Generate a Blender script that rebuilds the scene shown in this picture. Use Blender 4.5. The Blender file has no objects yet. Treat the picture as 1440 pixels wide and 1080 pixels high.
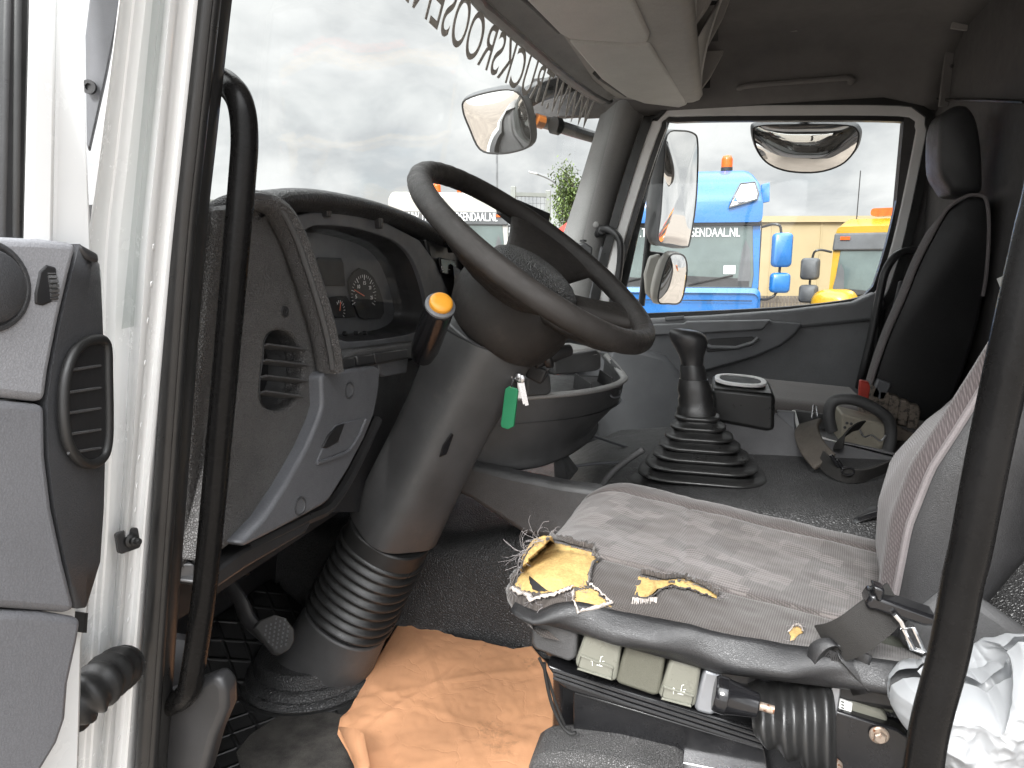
import bpy, bmesh, math, random
from mathutils import Vector as V, Matrix, noise
from mathutils.bvhtree import BVHTree
R = random.Random(7)
rad = math.radians
CZ = 2.35                       # camera height over the yard; all coordinates below are relative to the camera
sc = bpy.context.scene
COL = sc.collection

# ------------------------------------------------------------------ camera
FPX, YAW, PIT = 990.0, rad(16), rad(10)
cf = V((-math.sin(YAW)*math.cos(PIT), math.cos(YAW)*math.cos(PIT), -math.sin(PIT)))
cr_ = V((math.cos(YAW), math.sin(YAW), 0))
cu = cr_.cross(cf)
cam = bpy.data.objects.new('camera', bpy.data.cameras.new('camera'))
COL.objects.link(cam)
cam.location = (0, 0, CZ)
cam.rotation_euler = (rad(90)-PIT, 0, YAW)
cam.data.sensor_width = 36
cam.data.lens = FPX/1440*36
cam.data.clip_start = 0.02
cam.data.clip_end = 3000
sc.camera = cam

def W(px, py, **k):
    """measured point of the photograph -> place in the cab, on a plane X=, Y= or Z="""
    d = cf + cr_*((px-720)/FPX) - cu*((py-540)/FPX)
    a, v = next(iter(k.items()))
    i = 'XYZ'.index(a)
    return d*(v/d[i])
def pix(p):
    """place in the cab -> point of the photograph"""
    z = p.dot(cf); return 720+FPX*p.dot(cr_)/z, 540-FPX*p.dot(cu)/z
def inside(x, y, poly):
    r = False
    for (x0, y0), (x1, y1) in zip(poly, poly[1:]+poly[:1]):
        if (y0 > y) != (y1 > y) and x < (x1-x0)*(y-y0)/(y1-y0)+x0: r = not r
    return r
def WL(pts, **k): return [W(x, y, **k) for x, y in pts]

# ------------------------------------------------------------------ mesh helpers
def catmull(pts, n=6, loop=False):
    pts = [V(p) for p in pts]; out = []; m = len(pts)
    for i in range(m if loop else m-1):
        if loop: p0, p1, p2, p3 = pts[i-1], pts[i], pts[(i+1) % m], pts[(i+2) % m]
        else: p0, p1, p2, p3 = pts[max(i-1, 0)], pts[i], pts[i+1], pts[min(i+2, m-1)]
        for j in range(n):
            t = j/n
            out.append(0.5*((2*p1)+(p2-p0)*t+(2*p0-5*p1+4*p2-p3)*t*t+(3*p1-p0-3*p2+p3)*t**3))
    if not loop: out.append(pts[-1])
    return out
def lerp(a, b, t): return a+(b-a)*t
def interp(x, tab):
    if x <= tab[0][0]: return tab[0][1]
    for (a, b), (c, d) in zip(tab, tab[1:]):
        if x <= c: return b+(d-b)*(x-a)/(c-a)
    return tab[-1][1]
def sell(a, b, p=2.0, n=32):
    o = []
    for i in range(n):
        t = 2*math.pi*i/n; c, s = math.cos(t), math.sin(t)
        o.append((a*math.copysign(abs(c)**(2/p), c), b*math.copysign(abs(s)**(2/p), s)))
    return o
def rrect(w, h, r, k=5):
    o = []
    for cx, cy, a0 in ((w/2-r, h/2-r, 0), (-w/2+r, h/2-r, 90), (-w/2+r, -h/2+r, 180), (w/2-r, -h/2+r, 270)):
        for i in range(k+1):
            a = rad(a0+90*i/k); o.append((cx+r*math.cos(a), cy+r*math.sin(a)))
    return o

class MB:
    def __init__(s): s.v = []; s.f = []
    def add(s, vs, fs):
        n = len(s.v); s.v += [V(v) for v in vs]; s.f += [tuple(i+n for i in f) for f in fs]; return s
    def loft(s, rings, close=True, caps=True, loop=False):
        m = len(rings[0]); vs = [p for r in rings for p in r]; fs = []
        L = len(rings)
        for i in range(L if loop else L-1):
            for j in range(m if close else m-1):
                a, b = i*m+j, i*m+(j+1) % m; c, d = ((i+1) % L)*m+(j+1) % m, ((i+1) % L)*m+j
                fs.append((a, b, c, d))
        if caps and close and not loop:
            fs.append(tuple(range(m-1, -1, -1))); fs.append(tuple(range((L-1)*m, L*m)))
        return s.add(vs, fs)
    def grid(s, rows): return s.loft(rows, close=False, caps=False)
    def tube(s, pts, r, seg=12, loop=False, caps=True, flat=None, up=None):
        pts = [V(p) for p in pts]; n = len(pts); rings = []
        nrm = None
        for i, p in enumerate(pts):
            if loop: t = pts[(i+1) % n]-pts[i-1]
            else: t = pts[min(i+1, n-1)]-pts[max(i-1, 0)]
            t.normalize()
            if nrm is None:
                ref = V(up) if up else (V((0, 0, 1)) if abs(t.z) < .9 else V((1, 0, 0)))
                nrm = (ref-t*ref.dot(t)).normalized()
            else:
                if up:
                    ref = V(up); q = ref-t*ref.dot(t)
                    nrm = q.normalized() if q.length > .05 else (nrm-t*nrm.dot(t)).normalized()
                else: nrm = (nrm-t*nrm.dot(t)).normalized()
            b = t.cross(nrm)
            rr = r[i] if isinstance(r, (list, tuple)) else r
            rb = rr if flat is None else (flat[i] if isinstance(flat, (list, tuple)) else flat)
            rings.append([p+nrm*(rr*math.cos(2*math.pi*k/seg))+b*(rb*math.sin(2*math.pi*k/seg)) for k in range(seg)])
        return s.loft(rings, caps=caps, loop=loop)
    def strap(s, pts, w, t=.0015, side=None):
        """flat webbing along a path; side(i) or a fixed vector gives the width direction"""
        pts = [V(p) for p in pts]; n = len(pts); rings = []
        for i, p in enumerate(pts):
            tg = (pts[min(i+1, n-1)]-pts[max(i-1, 0)]).normalized()
            sd = V(side[i]) if isinstance(side, list) else V(side)
            sd = (sd-tg*sd.dot(tg)).normalized(); nn = tg.cross(sd)
            ww = w[i] if isinstance(w, list) else w
            rings.append([p+sd*ww/2+nn*t, p-sd*ww/2+nn*t, p-sd*ww/2-nn*t, p+sd*ww/2-nn*t])
        return s.loft(rings)
    def prism(s, poly, vec):
        poly = [V(p) for p in poly]; vec = V(vec); m = len(poly)
        vs = poly+[p+vec for p in poly]
        fs = [tuple(range(m-1, -1, -1)), tuple(range(m, 2*m))]+[(i, (i+1) % m, (i+1) % m+m, i+m) for i in range(m)]
        return s.add(vs, fs)
    def holed(s, outer, hole, axis, d, n=72):
        """plate on the plane axis=const with a hole, thickness d along the axis"""
        ai = 'XYZ'.index(axis); ui, vi = [i for i in range(3) if i != ai]
        c0 = sum((p[ai] for p in outer))/len(outer)
        cx = sum(p[ui] for p in hole)/len(hole); cy = sum(p[vi] for p in hole)/len(hole)
        angs = [2*math.pi*i/n-math.pi for i in range(n)]
        for p in list(outer)+list(hole): angs.append(math.atan2(p[vi]-cy, p[ui]-cx))
        angs = sorted(angs); A = [angs[0]]
        for a in angs[1:]:
            if a-A[-1] > 1e-3: A.append(a)
        def cast(poly, a):
            dx, dy = math.cos(a), math.sin(a); best = 0; m = len(poly)
            for i in range(m):
                ax, ay = poly[i][ui]-cx, poly[i][vi]-cy; bx, by = poly[(i+1) % m][ui]-cx, poly[(i+1) % m][vi]-cy
                den = dx*(by-ay)-dy*(bx-ax)
                if abs(den) < 1e-12: continue
                t = (ax*(by-ay)-ay*(bx-ax))/den; q = (ax*dy-ay*dx)/den
                if t > best and -1e-6 <= q <= 1+1e-6: best = t
            r = [0, 0, 0]; r[ui] = cx+dx*best; r[vi] = cy+dy*best; r[ai] = c0
            return V(r)
        O = [cast(outer, a) for a in A]; H = [cast(hole, a) for a in A]
        e = V([d if i == ai else 0 for i in range(3)])
        rings = [[O[i], H[i], H[i]+e, O[i]+e] for i in range(len(A))]
        return s.loft(rings, caps=False, loop=True)
    def box(s, c, size, rot=None):
        c = V(c); x, y, z = [q/2 for q in size]
        vs = [V((a*x, b*y, g*z)) for g in (-1, 1) for a, b in ((-1, -1), (1, -1), (1, 1), (-1, 1))]
        if rot is not None: vs = [rot @ v for v in vs]
        return s.add([v+c for v in vs], [(3, 2, 1, 0), (4, 5, 6, 7), (0, 1, 5, 4), (1, 2, 6, 5), (2, 3, 7, 6), (3, 0, 4, 7)])
    def hexa(s, b, t):
        return s.add(list(b)+list(t), [(3, 2, 1, 0), (4, 5, 6, 7), (0, 1, 5, 4), (1, 2, 6, 5), (2, 3, 7, 6), (3, 0, 4, 7)])
    def lathe(s, o, axis, prof, seg=28, caps=True, ref=None):
        o = V(o); a = V(axis).normalized(); ref = V(ref) if ref else (V((0, 0, 1)) if abs(a.z) < .9 else V((1, 0, 0)))
        x = (ref-a*ref.dot(a)).normalized(); y = a.cross(x)
        return s.loft([[o+a*h+x*(r*math.cos(2*math.pi*k/seg))+y*(r*math.sin(2*math.pi*k/seg)) for k in range(seg)] for r, h in prof], caps=caps)
    def ball(s, c, r, seg=16, rot=None):
        c = V(c); r = (r, r, r) if not isinstance(r, (tuple, list)) else r
        rings = []
        for i in range(1, seg//2):
            t = math.pi*i/(seg//2)
            ring = [V((r[0]*math.sin(t)*math.cos(2*math.pi*k/seg), r[1]*math.sin(t)*math.sin(2*math.pi*k/seg), r[2]*math.cos(t))) for k in range(seg)]
            rings.append([c+(rot @ q if rot is not None else q) for q in ring])
        return s.loft(rings)
    def build(s, name, mat, parent=None, bevel=0, sub=0, solid=0, ang=40, seg=2, off=-1):
        me = bpy.data.meshes.new(name)
        org = V((0, 0, 0))
        me.from_pydata([tuple(v) for v in s.v], [], s.f)
        bm = bmesh.new(); bm.from_mesh(me)
        bmesh.ops.remove_doubles(bm, verts=bm.verts, dist=1e-6)
        bmesh.ops.recalc_face_normals(bm, faces=bm.faces)
        bm.to_mesh(me); bm.free()
        me.shade_smooth()
        me.set_sharp_from_angle(angle=rad(ang))
        o = bpy.data.objects.new(name, me); COL.objects.link(o)
        me.materials.append(mat)
        if solid:
            m = o.modifiers.new('thick', 'SOLIDIFY'); m.thickness = solid; m.offset = off
        if bevel:
            m = o.modifiers.new('bevel', 'BEVEL'); m.width = bevel; m.segments = seg; m.limit_method = 'ANGLE'; m.angle_limit = rad(38); m.harden_normals = False
        if sub:
            m = o.modifiers.new('sub', 'SUBSURF'); m.levels = sub; m.render_levels = sub
        if parent is None: o.location = (0, 0, CZ)
        else:
            o.parent = parent
            o.location = V((0, 0, CZ))-parent.location if parent.type == 'EMPTY' else (0, 0, 0)
        return o

def tag(o, label=None, cat=None, group=None, kind=None):
    if label: o['label'] = label
    if cat: o['category'] = cat
    if group: o['group'] = group
    if kind: o['kind'] = kind
    return o
def thing(name, label, cat, base, group=None):
    o = bpy.data.objects.new(name, None); COL.objects.link(o)
    o.location = V(base)+V((0, 0, CZ)); o.empty_display_size = .1
    return tag(o, label, cat, group)

def text_mesh(txt, size=1.0):
    cu_ = bpy.data.curves.new('lettering', 'FONT'); cu_.body = txt; cu_.size = size
    o = bpy.data.objects.new('lettering', cu_); COL.objects.link(o)
    dg = bpy.context.evaluated_depsgraph_get(); dg.update()
    me = bpy.data.meshes.new_from_object(o.evaluated_get(dg))
    vs = [v.co.copy() for v in me.vertices]; fs = [tuple(p.vertices) for p in me.polygons]
    bpy.data.objects.remove(o); bpy.data.curves.remove(cu_); bpy.data.meshes.remove(me)
    return vs, fs
def lettering(txt, height, width, place, name, mat, parent, thick=.002):
    """letters laid on a surface: place(u, v) gives the point and the outward normal for u along the line and v up"""
    vs, fs = text_mesh(txt)
    x0 = min(v.x for v in vs); x1 = max(v.x for v in vs); y1 = max(v.y for v in vs); y0 = min(v.y for v in vs)
    P = []; Q = []
    for v in vs:
        p, n = place((v.x-x0)/(x1-x0)*width, (v.y-y0)/(y1-y0)*height)
        P.append(V(p)); Q.append(V(p)+V(n)*thick)
    m = MB(); m.add(P, fs); m.add(Q, fs)
    ed = {}
    for f in fs:
        for a, b in zip(f, f[1:]+f[:1]): ed[(a, b)] = 1
    n = len(P)
    bd = [(a, b) for (a, b) in ed if (b, a) not in ed]
    m.f += [(a, b, b+n, a+n) for a, b in bd]
    return m.build(name, mat, parent, ang=30)

# ------------------------------------------------------------------ materials
def nodes(name):
    m = bpy.data.materials.new(name); m.use_nodes = True
    nt = m.node_tree; b = nt.nodes['Principled BSDF']
    return m, nt, b
def N(nt, t, **k):
    n = nt.nodes.new(t)
    for a, v in k.items():
        if a.startswith('i_'):
            key = a[2:]; key = int(key) if key.isdigit() else key.replace('_', ' ')
            n.inputs[key].default_value = v
        else: setattr(n, a, v)
    return n
def ramp(nt, fac, stops):
    r = nt.nodes.new('ShaderNodeValToRGB'); e = r.color_ramp.elements
    while len(e) < len(stops): e.new(.5)
    for q, (p, c) in zip(e, stops): q.position = p; q.color = (*c, 1) if len(c) == 3 else c
    nt.links.new(fac, r.inputs[0]); return r.outputs[0]
def speckle(nt, fac, colo, amt):
    """the grain of a moulded or leathered surface: shade of the pits painted into the colour"""
    k = ramp(nt, fac, [(.35, (1-amt,)*3), (.65, (1+amt*.5,)*3)])
    mx = N(nt, 'ShaderNodeMix', data_type='RGBA', blend_type='MULTIPLY'); mx.inputs[0].default_value = 1
    nt.links.new(colo, mx.inputs[6]); nt.links.new(k, mx.inputs[7]); return mx.outputs[2]
def pm(name, col, rough=.5, var=.25, vs=9, grain=.15, gs=900, leather=0, ls=260, metal=0, coat=0, rvar=.12, spec=.5, wear=None, wscale=14, wamt=.5, dust=.0):
    m, nt, b = nodes(name); L = nt.links.new
    tc = N(nt, 'ShaderNodeTexCoord').outputs['Object']
    n1 = N(nt, 'ShaderNodeTexNoise', i_Scale=vs, i_Detail=6, i_Roughness=.62); L(tc, n1.inputs['Vector'])
    c0 = tuple(max(0, c*(1-var)) for c in col); c1 = tuple(c*(1+var) for c in col)
    colo = ramp(nt, n1.outputs[0], [(.3, c0), (.7, c1)])
    if wear:
        n3 = N(nt, 'ShaderNodeTexNoise', i_Scale=wscale, i_Detail=9, i_Roughness=.7); L(tc, n3.inputs['Vector'])
        k = ramp(nt, n3.outputs[0], [(wamt, (0, 0, 0)), (wamt+.08, (1, 1, 1))])
        mx = N(nt, 'ShaderNodeMix', data_type='RGBA'); L(k, mx.inputs[0]); L(colo, mx.inputs[6]); mx.inputs[7].default_value = (*wear, 1)
        colo = mx.outputs[2]
    L(colo, b.inputs['Base Color'])
    n2 = N(nt, 'ShaderNodeTexNoise', i_Scale=vs*3.3, i_Detail=8, i_Roughness=.7); L(tc, n2.inputs['Vector'])
    mr = N(nt, 'ShaderNodeMapRange'); L(n2.outputs[0], mr.inputs[0]); mr.inputs[3].default_value = max(.03, rough-rvar); mr.inputs[4].default_value = min(1, rough+rvar)
    mr.inputs[1].default_value = .3; mr.inputs[2].default_value = .7
    L(mr.outputs[0], b.inputs['Roughness'])
    b.inputs['Metallic'].default_value = metal; b.inputs['Coat Weight'].default_value = coat
    b.inputs['Specular IOR Level'].default_value = spec
    h = None
    if leather:
        vo = N(nt, 'ShaderNodeTexVoronoi', feature='DISTANCE_TO_EDGE', i_Scale=ls); 
        wq = N(nt, 'ShaderNodeTexNoise', i_Scale=ls*.7, i_Detail=2); L(tc, wq.inputs['Vector'])
        ad = N(nt, 'ShaderNodeVectorMath', operation='MULTIPLY_ADD'); L(wq.outputs['Color'], ad.inputs[0]); ad.inputs[1].default_value = (.004,)*3; L(tc, ad.inputs[2])
        L(ad.outputs[0], vo.inputs['Vector'])
        h = ramp(nt, vo.outputs['Distance'], [(0, (0, 0, 0)), (.22, (1, 1, 1))])
        colo = speckle(nt, h, colo, .30 if leather > .7 else .22 if leather > .2 else .08)
        L(colo, b.inputs['Base Color'])
        bp = N(nt, 'ShaderNodeBump', i_Strength=leather, i_Distance=.0022); L(h, bp.inputs['Height']); L(bp.outputs[0], b.inputs['Normal'])
    elif grain:
        g = N(nt, 'ShaderNodeTexNoise', i_Scale=gs, i_Detail=3, i_Roughness=.6); L(tc, g.inputs['Vector'])
        if gs < 2000 and grain > .25:
            colo = speckle(nt, g.outputs[0], colo, .16); L(colo, b.inputs['Base Color'])
        bp = N(nt, 'ShaderNodeBump', i_Strength=grain, i_Distance=.0012); L(g.outputs[0], bp.inputs['Height']); L(bp.outputs[0], b.inputs['Normal'])
    return m

M = {}
M['dark_plastic'] = pm('dark plastic', (.062, .062, .063), .46, wear=(.09, .088, .084), wscale=15, wamt=.62, grain=.5, gs=700)
M['grain_plastic'] = pm('grained dark plastic', (.085, .083, .082), .5, leather=.8, ls=330)
M['black_plastic'] = pm('black plastic', (.023, .023, .024), .38, grain=.2)
M['gloss_black'] = pm('gloss black plastic', (.008, .008, .009), .16, grain=0, rvar=.08)
M['column'] = pm('satin column plastic', (.055, .055, .056), .44, wear=(.075, .073, .070), wscale=13, wamt=.58, grain=.28, gs=1200, rvar=.07)
M['console'] = pm('console plastic', (.10, .10, .104), .48, grain=.5, gs=600)
M['grey_trim'] = pm('mid grey trim', (.088, .091, .099), .48, grain=.5, gs=520, var=.1)
M['door_grey'] = pm('door light grey', (.138, .140, .150), .55, leather=.16, ls=420, var=.06, wear=(.115, .115, .123), wscale=6, wamt=.6)
M['door_mid'] = pm('door mid grey', (.225, .228, .242), .55, leather=.16, ls=420, var=.07)
M['door_dark'] = pm('door dark grey', (.040, .041, .044), .5, leather=.16, ls=420, var=.1)
M['pass_trim'] = pm('passenger door trim', (.18, .183, .19), .5, grain=.4, gs=600, var=.12)
M['pass_dark'] = pm('passenger dark trim', (.125, .128, .135), .5, grain=.4, gs=600, var=.12)
M['rubber'] = pm('rubber', (.012, .012, .012), .45, grain=.15, var=.35)
M['seal'] = pm('seal rubber', (.014, .014, .014), .36, grain=.1, var=.3)
M['leather'] = pm('black leatherette', (.033, .033, .0335), .40, leather=.5, ls=185, rvar=.1)
M['vinyl'] = pm('seat vinyl', (.024, .024, .025), .42, leather=.22, ls=480, rvar=.1, var=.2)
M['wheel'] = pm('wheel leather', (.022, .0195, .018), .47, spec=.35, wear=(.036, .031, .028), wscale=20, wamt=.60, leather=.35, ls=700, var=.22, vs=22, rvar=.14)
M['hub_pad'] = pm('wheel pad', (.030, .030, .030), .33, leather=1.0, ls=230)
M['white_paint'] = pm('white lacquer', (.74, .75, .75), .22, var=.03, vs=5, grain=0, coat=.3, wear=(.6, .58, .55), wscale=26, wamt=.7)
M['grey_paint'] = pm('grey lacquer frame', (.74, .73, .72), .35, var=.06, grain=0)
M['pillar_trim'] = pm('pillar trim', (.27, .267, .262), .6, grain=.4, gs=500, var=.06)
M['headliner'] = pm('headliner', (.30, .285, .27), .85, grain=.6, gs=900, var=.08)
M['headliner_dark'] = pm('dark headliner', (.16, .151, .146), .85, grain=.6, gs=900, var=.1)
M['visor'] = pm('visor vinyl', (.56, .55, .525), .6, grain=.4, gs=600, var=.05)
M['shelf'] = pm('overhead shelf', (.36, .345, .325), .6, grain=.4, gs=600, var=.06)
M['rear_wall'] = pm('rear wall trim', (.072, .068, .068), .8, grain=.7, gs=500, var=.15)
M['worn_black'] = pm('worn black paint tube', (.006, .0058, .0058), .26, spec=.12, grain=.12, gs=300, wear=(.07, .042, .03), wscale=40, wamt=.69, vs=16)
M['black_metal'] = pm('black painted steel', (.010, .010, .011), .22, grain=.05, var=.3, wear=(.06, .04, .03), wscale=30, wamt=.68)
M['steel'] = pm('bare steel', (.52, .52, .53), .3, metal=1, grain=.05, var=.12)
M['zinc'] = pm('zinc steel', (.34, .355, .38), .42, metal=.7, grain=.1, var=.12)
M['rusty'] = pm('rusty bolt', (.34, .28, .23), .5, metal=.6, wear=(.16, .06, .025), wscale=160, wamt=.52)
M['button_olive'] = pm('olive control', (.095, .094, .074), .42, grain=.3, var=.08)
M['button_light'] = pm('grey control', (.165, .165, .138), .34, grain=.25, var=.08)
M['olive_plate'] = pm('olive grey plastic', (.105, .11, .09), .6, grain=.3, var=.07)
M['icon'] = pm('pale print', (.62, .63, .58), .5, grain=0)
M['white_print'] = pm('white print', (.8, .8, .8), .5, grain=0, var=.03)
M['red_needle'] = pm('orange needle', (.75, .20, .12), .5, grain=0)
M['glass_letters'] = pm('window letters', (.5, .47, .45), .6, grain=0, var=.05)
M['amber'] = pm('amber button', (.62, .27, .025), .38, grain=.15, var=.08)
M['green_tag'] = pm('green key tag', (.004, .135, .055), .42, grain=.1, var=.1)
M['foam'] = pm('yellow foam', (.45, .305, .115), .95, grain=1, gs=260, var=.16, vs=40)
M['lining'] = pm('torn lining', (.42, .38, .35), .9, grain=.6, var=.12, vs=120)
M['thread'] = pm('fray thread', (.20, .185, .185), .8, grain=0)
M['strap'] = pm('brown strap padding', (.050, .042, .034), .75, grain=.8, gs=700, var=.25, vs=30)
M['webbing'] = pm('black webbing', (.014, .013, .012), .7, grain=.8, gs=900)
M['beige_metal'] = pm('beige remote panel', (.28, .255, .205), .55, wear=(.12, .1, .08), wscale=50, wamt=.62)
M['lever_tab'] = pm('worn lever tab', (.17, .14, .115), .45, wear=(.04, .035, .03), wscale=70, wamt=.5)
M['red'] = pm('red plastic', (.45, .045, .03), .4)
M['gear_boot'] = pm('gear boot rubber', (.017, .017, .017), .34, grain=.3, gs=500, rvar=.1, wear=(.05, .04, .03), wscale=26, wamt=.68)
M['blue_paint'] = pm('blue truck paint', (.011, .120, .36), .3, grain=0, coat=.4, var=.10, vs=2, wear=(.035, .11, .27), wscale=5, wamt=.60)
M['yellow_paint'] = pm('yellow truck paint', (.40, .225, .008), .32, grain=0, coat=.3, var=.06, vs=2)
M['truck_white'] = pm('truck white paint', (.40, .385, .355), .35, grain=0, coat=.2, var=.05, vs=2)
M['truck_grey'] = pm('truck grey plastic', (.075, .078, .082), .55, grain=0, vs=3)
M['truck_red'] = pm('red machine paint', (.55, .03, .015), .4, grain=0, var=.12, vs=3)
M['truck_orange'] = pm('orange machine paint', (.75, .22, .02), .4, grain=0, var=.12, vs=3)
M['chrome'] = pm('chrome', (.75, .76, .77), .15, metal=1, grain=0)
M['orange_lens'] = pm('orange beacon lens', (.6, .095, .006), .2, grain=0)
M['lamp_white'] = pm('headlamp lens', (.72, .74, .76), .14, grain=0, coat=.5)
M['tyre'] = pm('tyre', (.02, .02, .02), .8, grain=0)
M['wall_yellow'] = pm('pale yellow cladding', (.37, .295, .17), .8, grain=0, var=.05, vs=1.2)
M['roof_grey'] = pm('grey cladding', (.42, .43, .44), .7, grain=0, var=.06, vs=.4)
M['concrete'] = pm('pale grey steel post', (.22, .228, .212), .7, grain=0, var=.06, vs=2)
M['pole_grey'] = pm('galvanised pole', (.14, .145, .15), .5, grain=0)
M['timber'] = pm('weathered timber', (.20, .17, .14), .8, grain=0, var=.3, vs=3)
M['bark'] = pm('bark', (.12, .09, .07), .9, grain=0)
M['leaf'] = pm('leaves', (.12, .17, .036), .6, grain=0, var=.5, vs=6)
M['leaf_dark'] = pm('leaves darker kind', (.07, .105, .025), .6, grain=0, var=.5, vs=6)  # darker leaf tone, mixed at random through the crown
M['ground'] = pm('yard gravel', (.20, .172, .146), .9, grain=.8, gs=60, var=.22, vs=.8)
M['truck_glass'] = pm('truck windscreen', (.085, .11, .105), .12, grain=0, coat=.5, vs=1.5)
M['sticker'] = pm('sticker', (.75, .76, .74), .5, grain=0, var=.04)
M['dial'] = pm('dial black', (.008, .008, .009), .6, grain=0)
M['cluster_grey'] = pm('cluster grey', (.095, .098, .105), .5, grain=.2)

def mirror_mat():
    m, nt, b = nodes('mirror glass'); b.inputs['Metallic'].default_value = 1; b.inputs['Roughness'].default_value = .02
    b.inputs['Base Color'].default_value = (.86, .85, .84, 1); return m
M['mirror'] = mirror_mat()
def glass_mat(name, tint, refl, base=.035):
    m, nt, b = nodes(name); L = nt.links.new
    nt.nodes.remove(b)
    t = N(nt, 'ShaderNodeBsdfTransparent'); t.inputs[0].default_value = (*tint, 1)
    g = N(nt, 'ShaderNodeBsdfGlossy', i_Roughness=.03)
    fr = N(nt, 'ShaderNodeLayerWeight', i_Blend=.5)
    pw = N(nt, 'ShaderNodeMath', operation='POWER'); L(fr.outputs['Facing'], pw.inputs[0]); pw.inputs[1].default_value = 4
    mu = N(nt, 'ShaderNodeMath', operation='MULTIPLY_ADD'); L(pw.outputs[0], mu.inputs[0]); mu.inputs[1].default_value = refl; mu.inputs[2].default_value = base
    tc = N(nt, 'ShaderNodeTexCoord'); nz = N(nt, 'ShaderNodeTexNoise', i_Scale=7, i_Detail=7, i_Roughness=.7); L(tc.outputs['Object'], nz.inputs['Vector'])
    d = N(nt, 'ShaderNodeBsdfDiffuse'); d.inputs[0].default_value = (.5, .5, .48, 1)
    k = ramp(nt, nz.outputs[0], [(.5, (.0, .0, .0)), (.85, (.05, .05, .05))])
    m1 = N(nt, 'ShaderNodeMixShader'); L(k, m1.inputs[0]); L(t.outputs[0], m1.inputs[1]); L(d.outputs[0], m1.inputs[2])
    mx = N(nt, 'ShaderNodeMixShader'); L(mu.outputs[0], mx.inputs[0]); L(m1.outputs[0], mx.inputs[1]); L(g.outputs[0], mx.inputs[2])
    L(mx.outputs[0], nt.nodes['Material Output'].inputs[0]); return m
M['glass'] = glass_mat('cab glass', (.73, .75, .74), .12)
M['lens'] = glass_mat('cluster lens', (.93, .93, .93), .10, .012)

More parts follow.
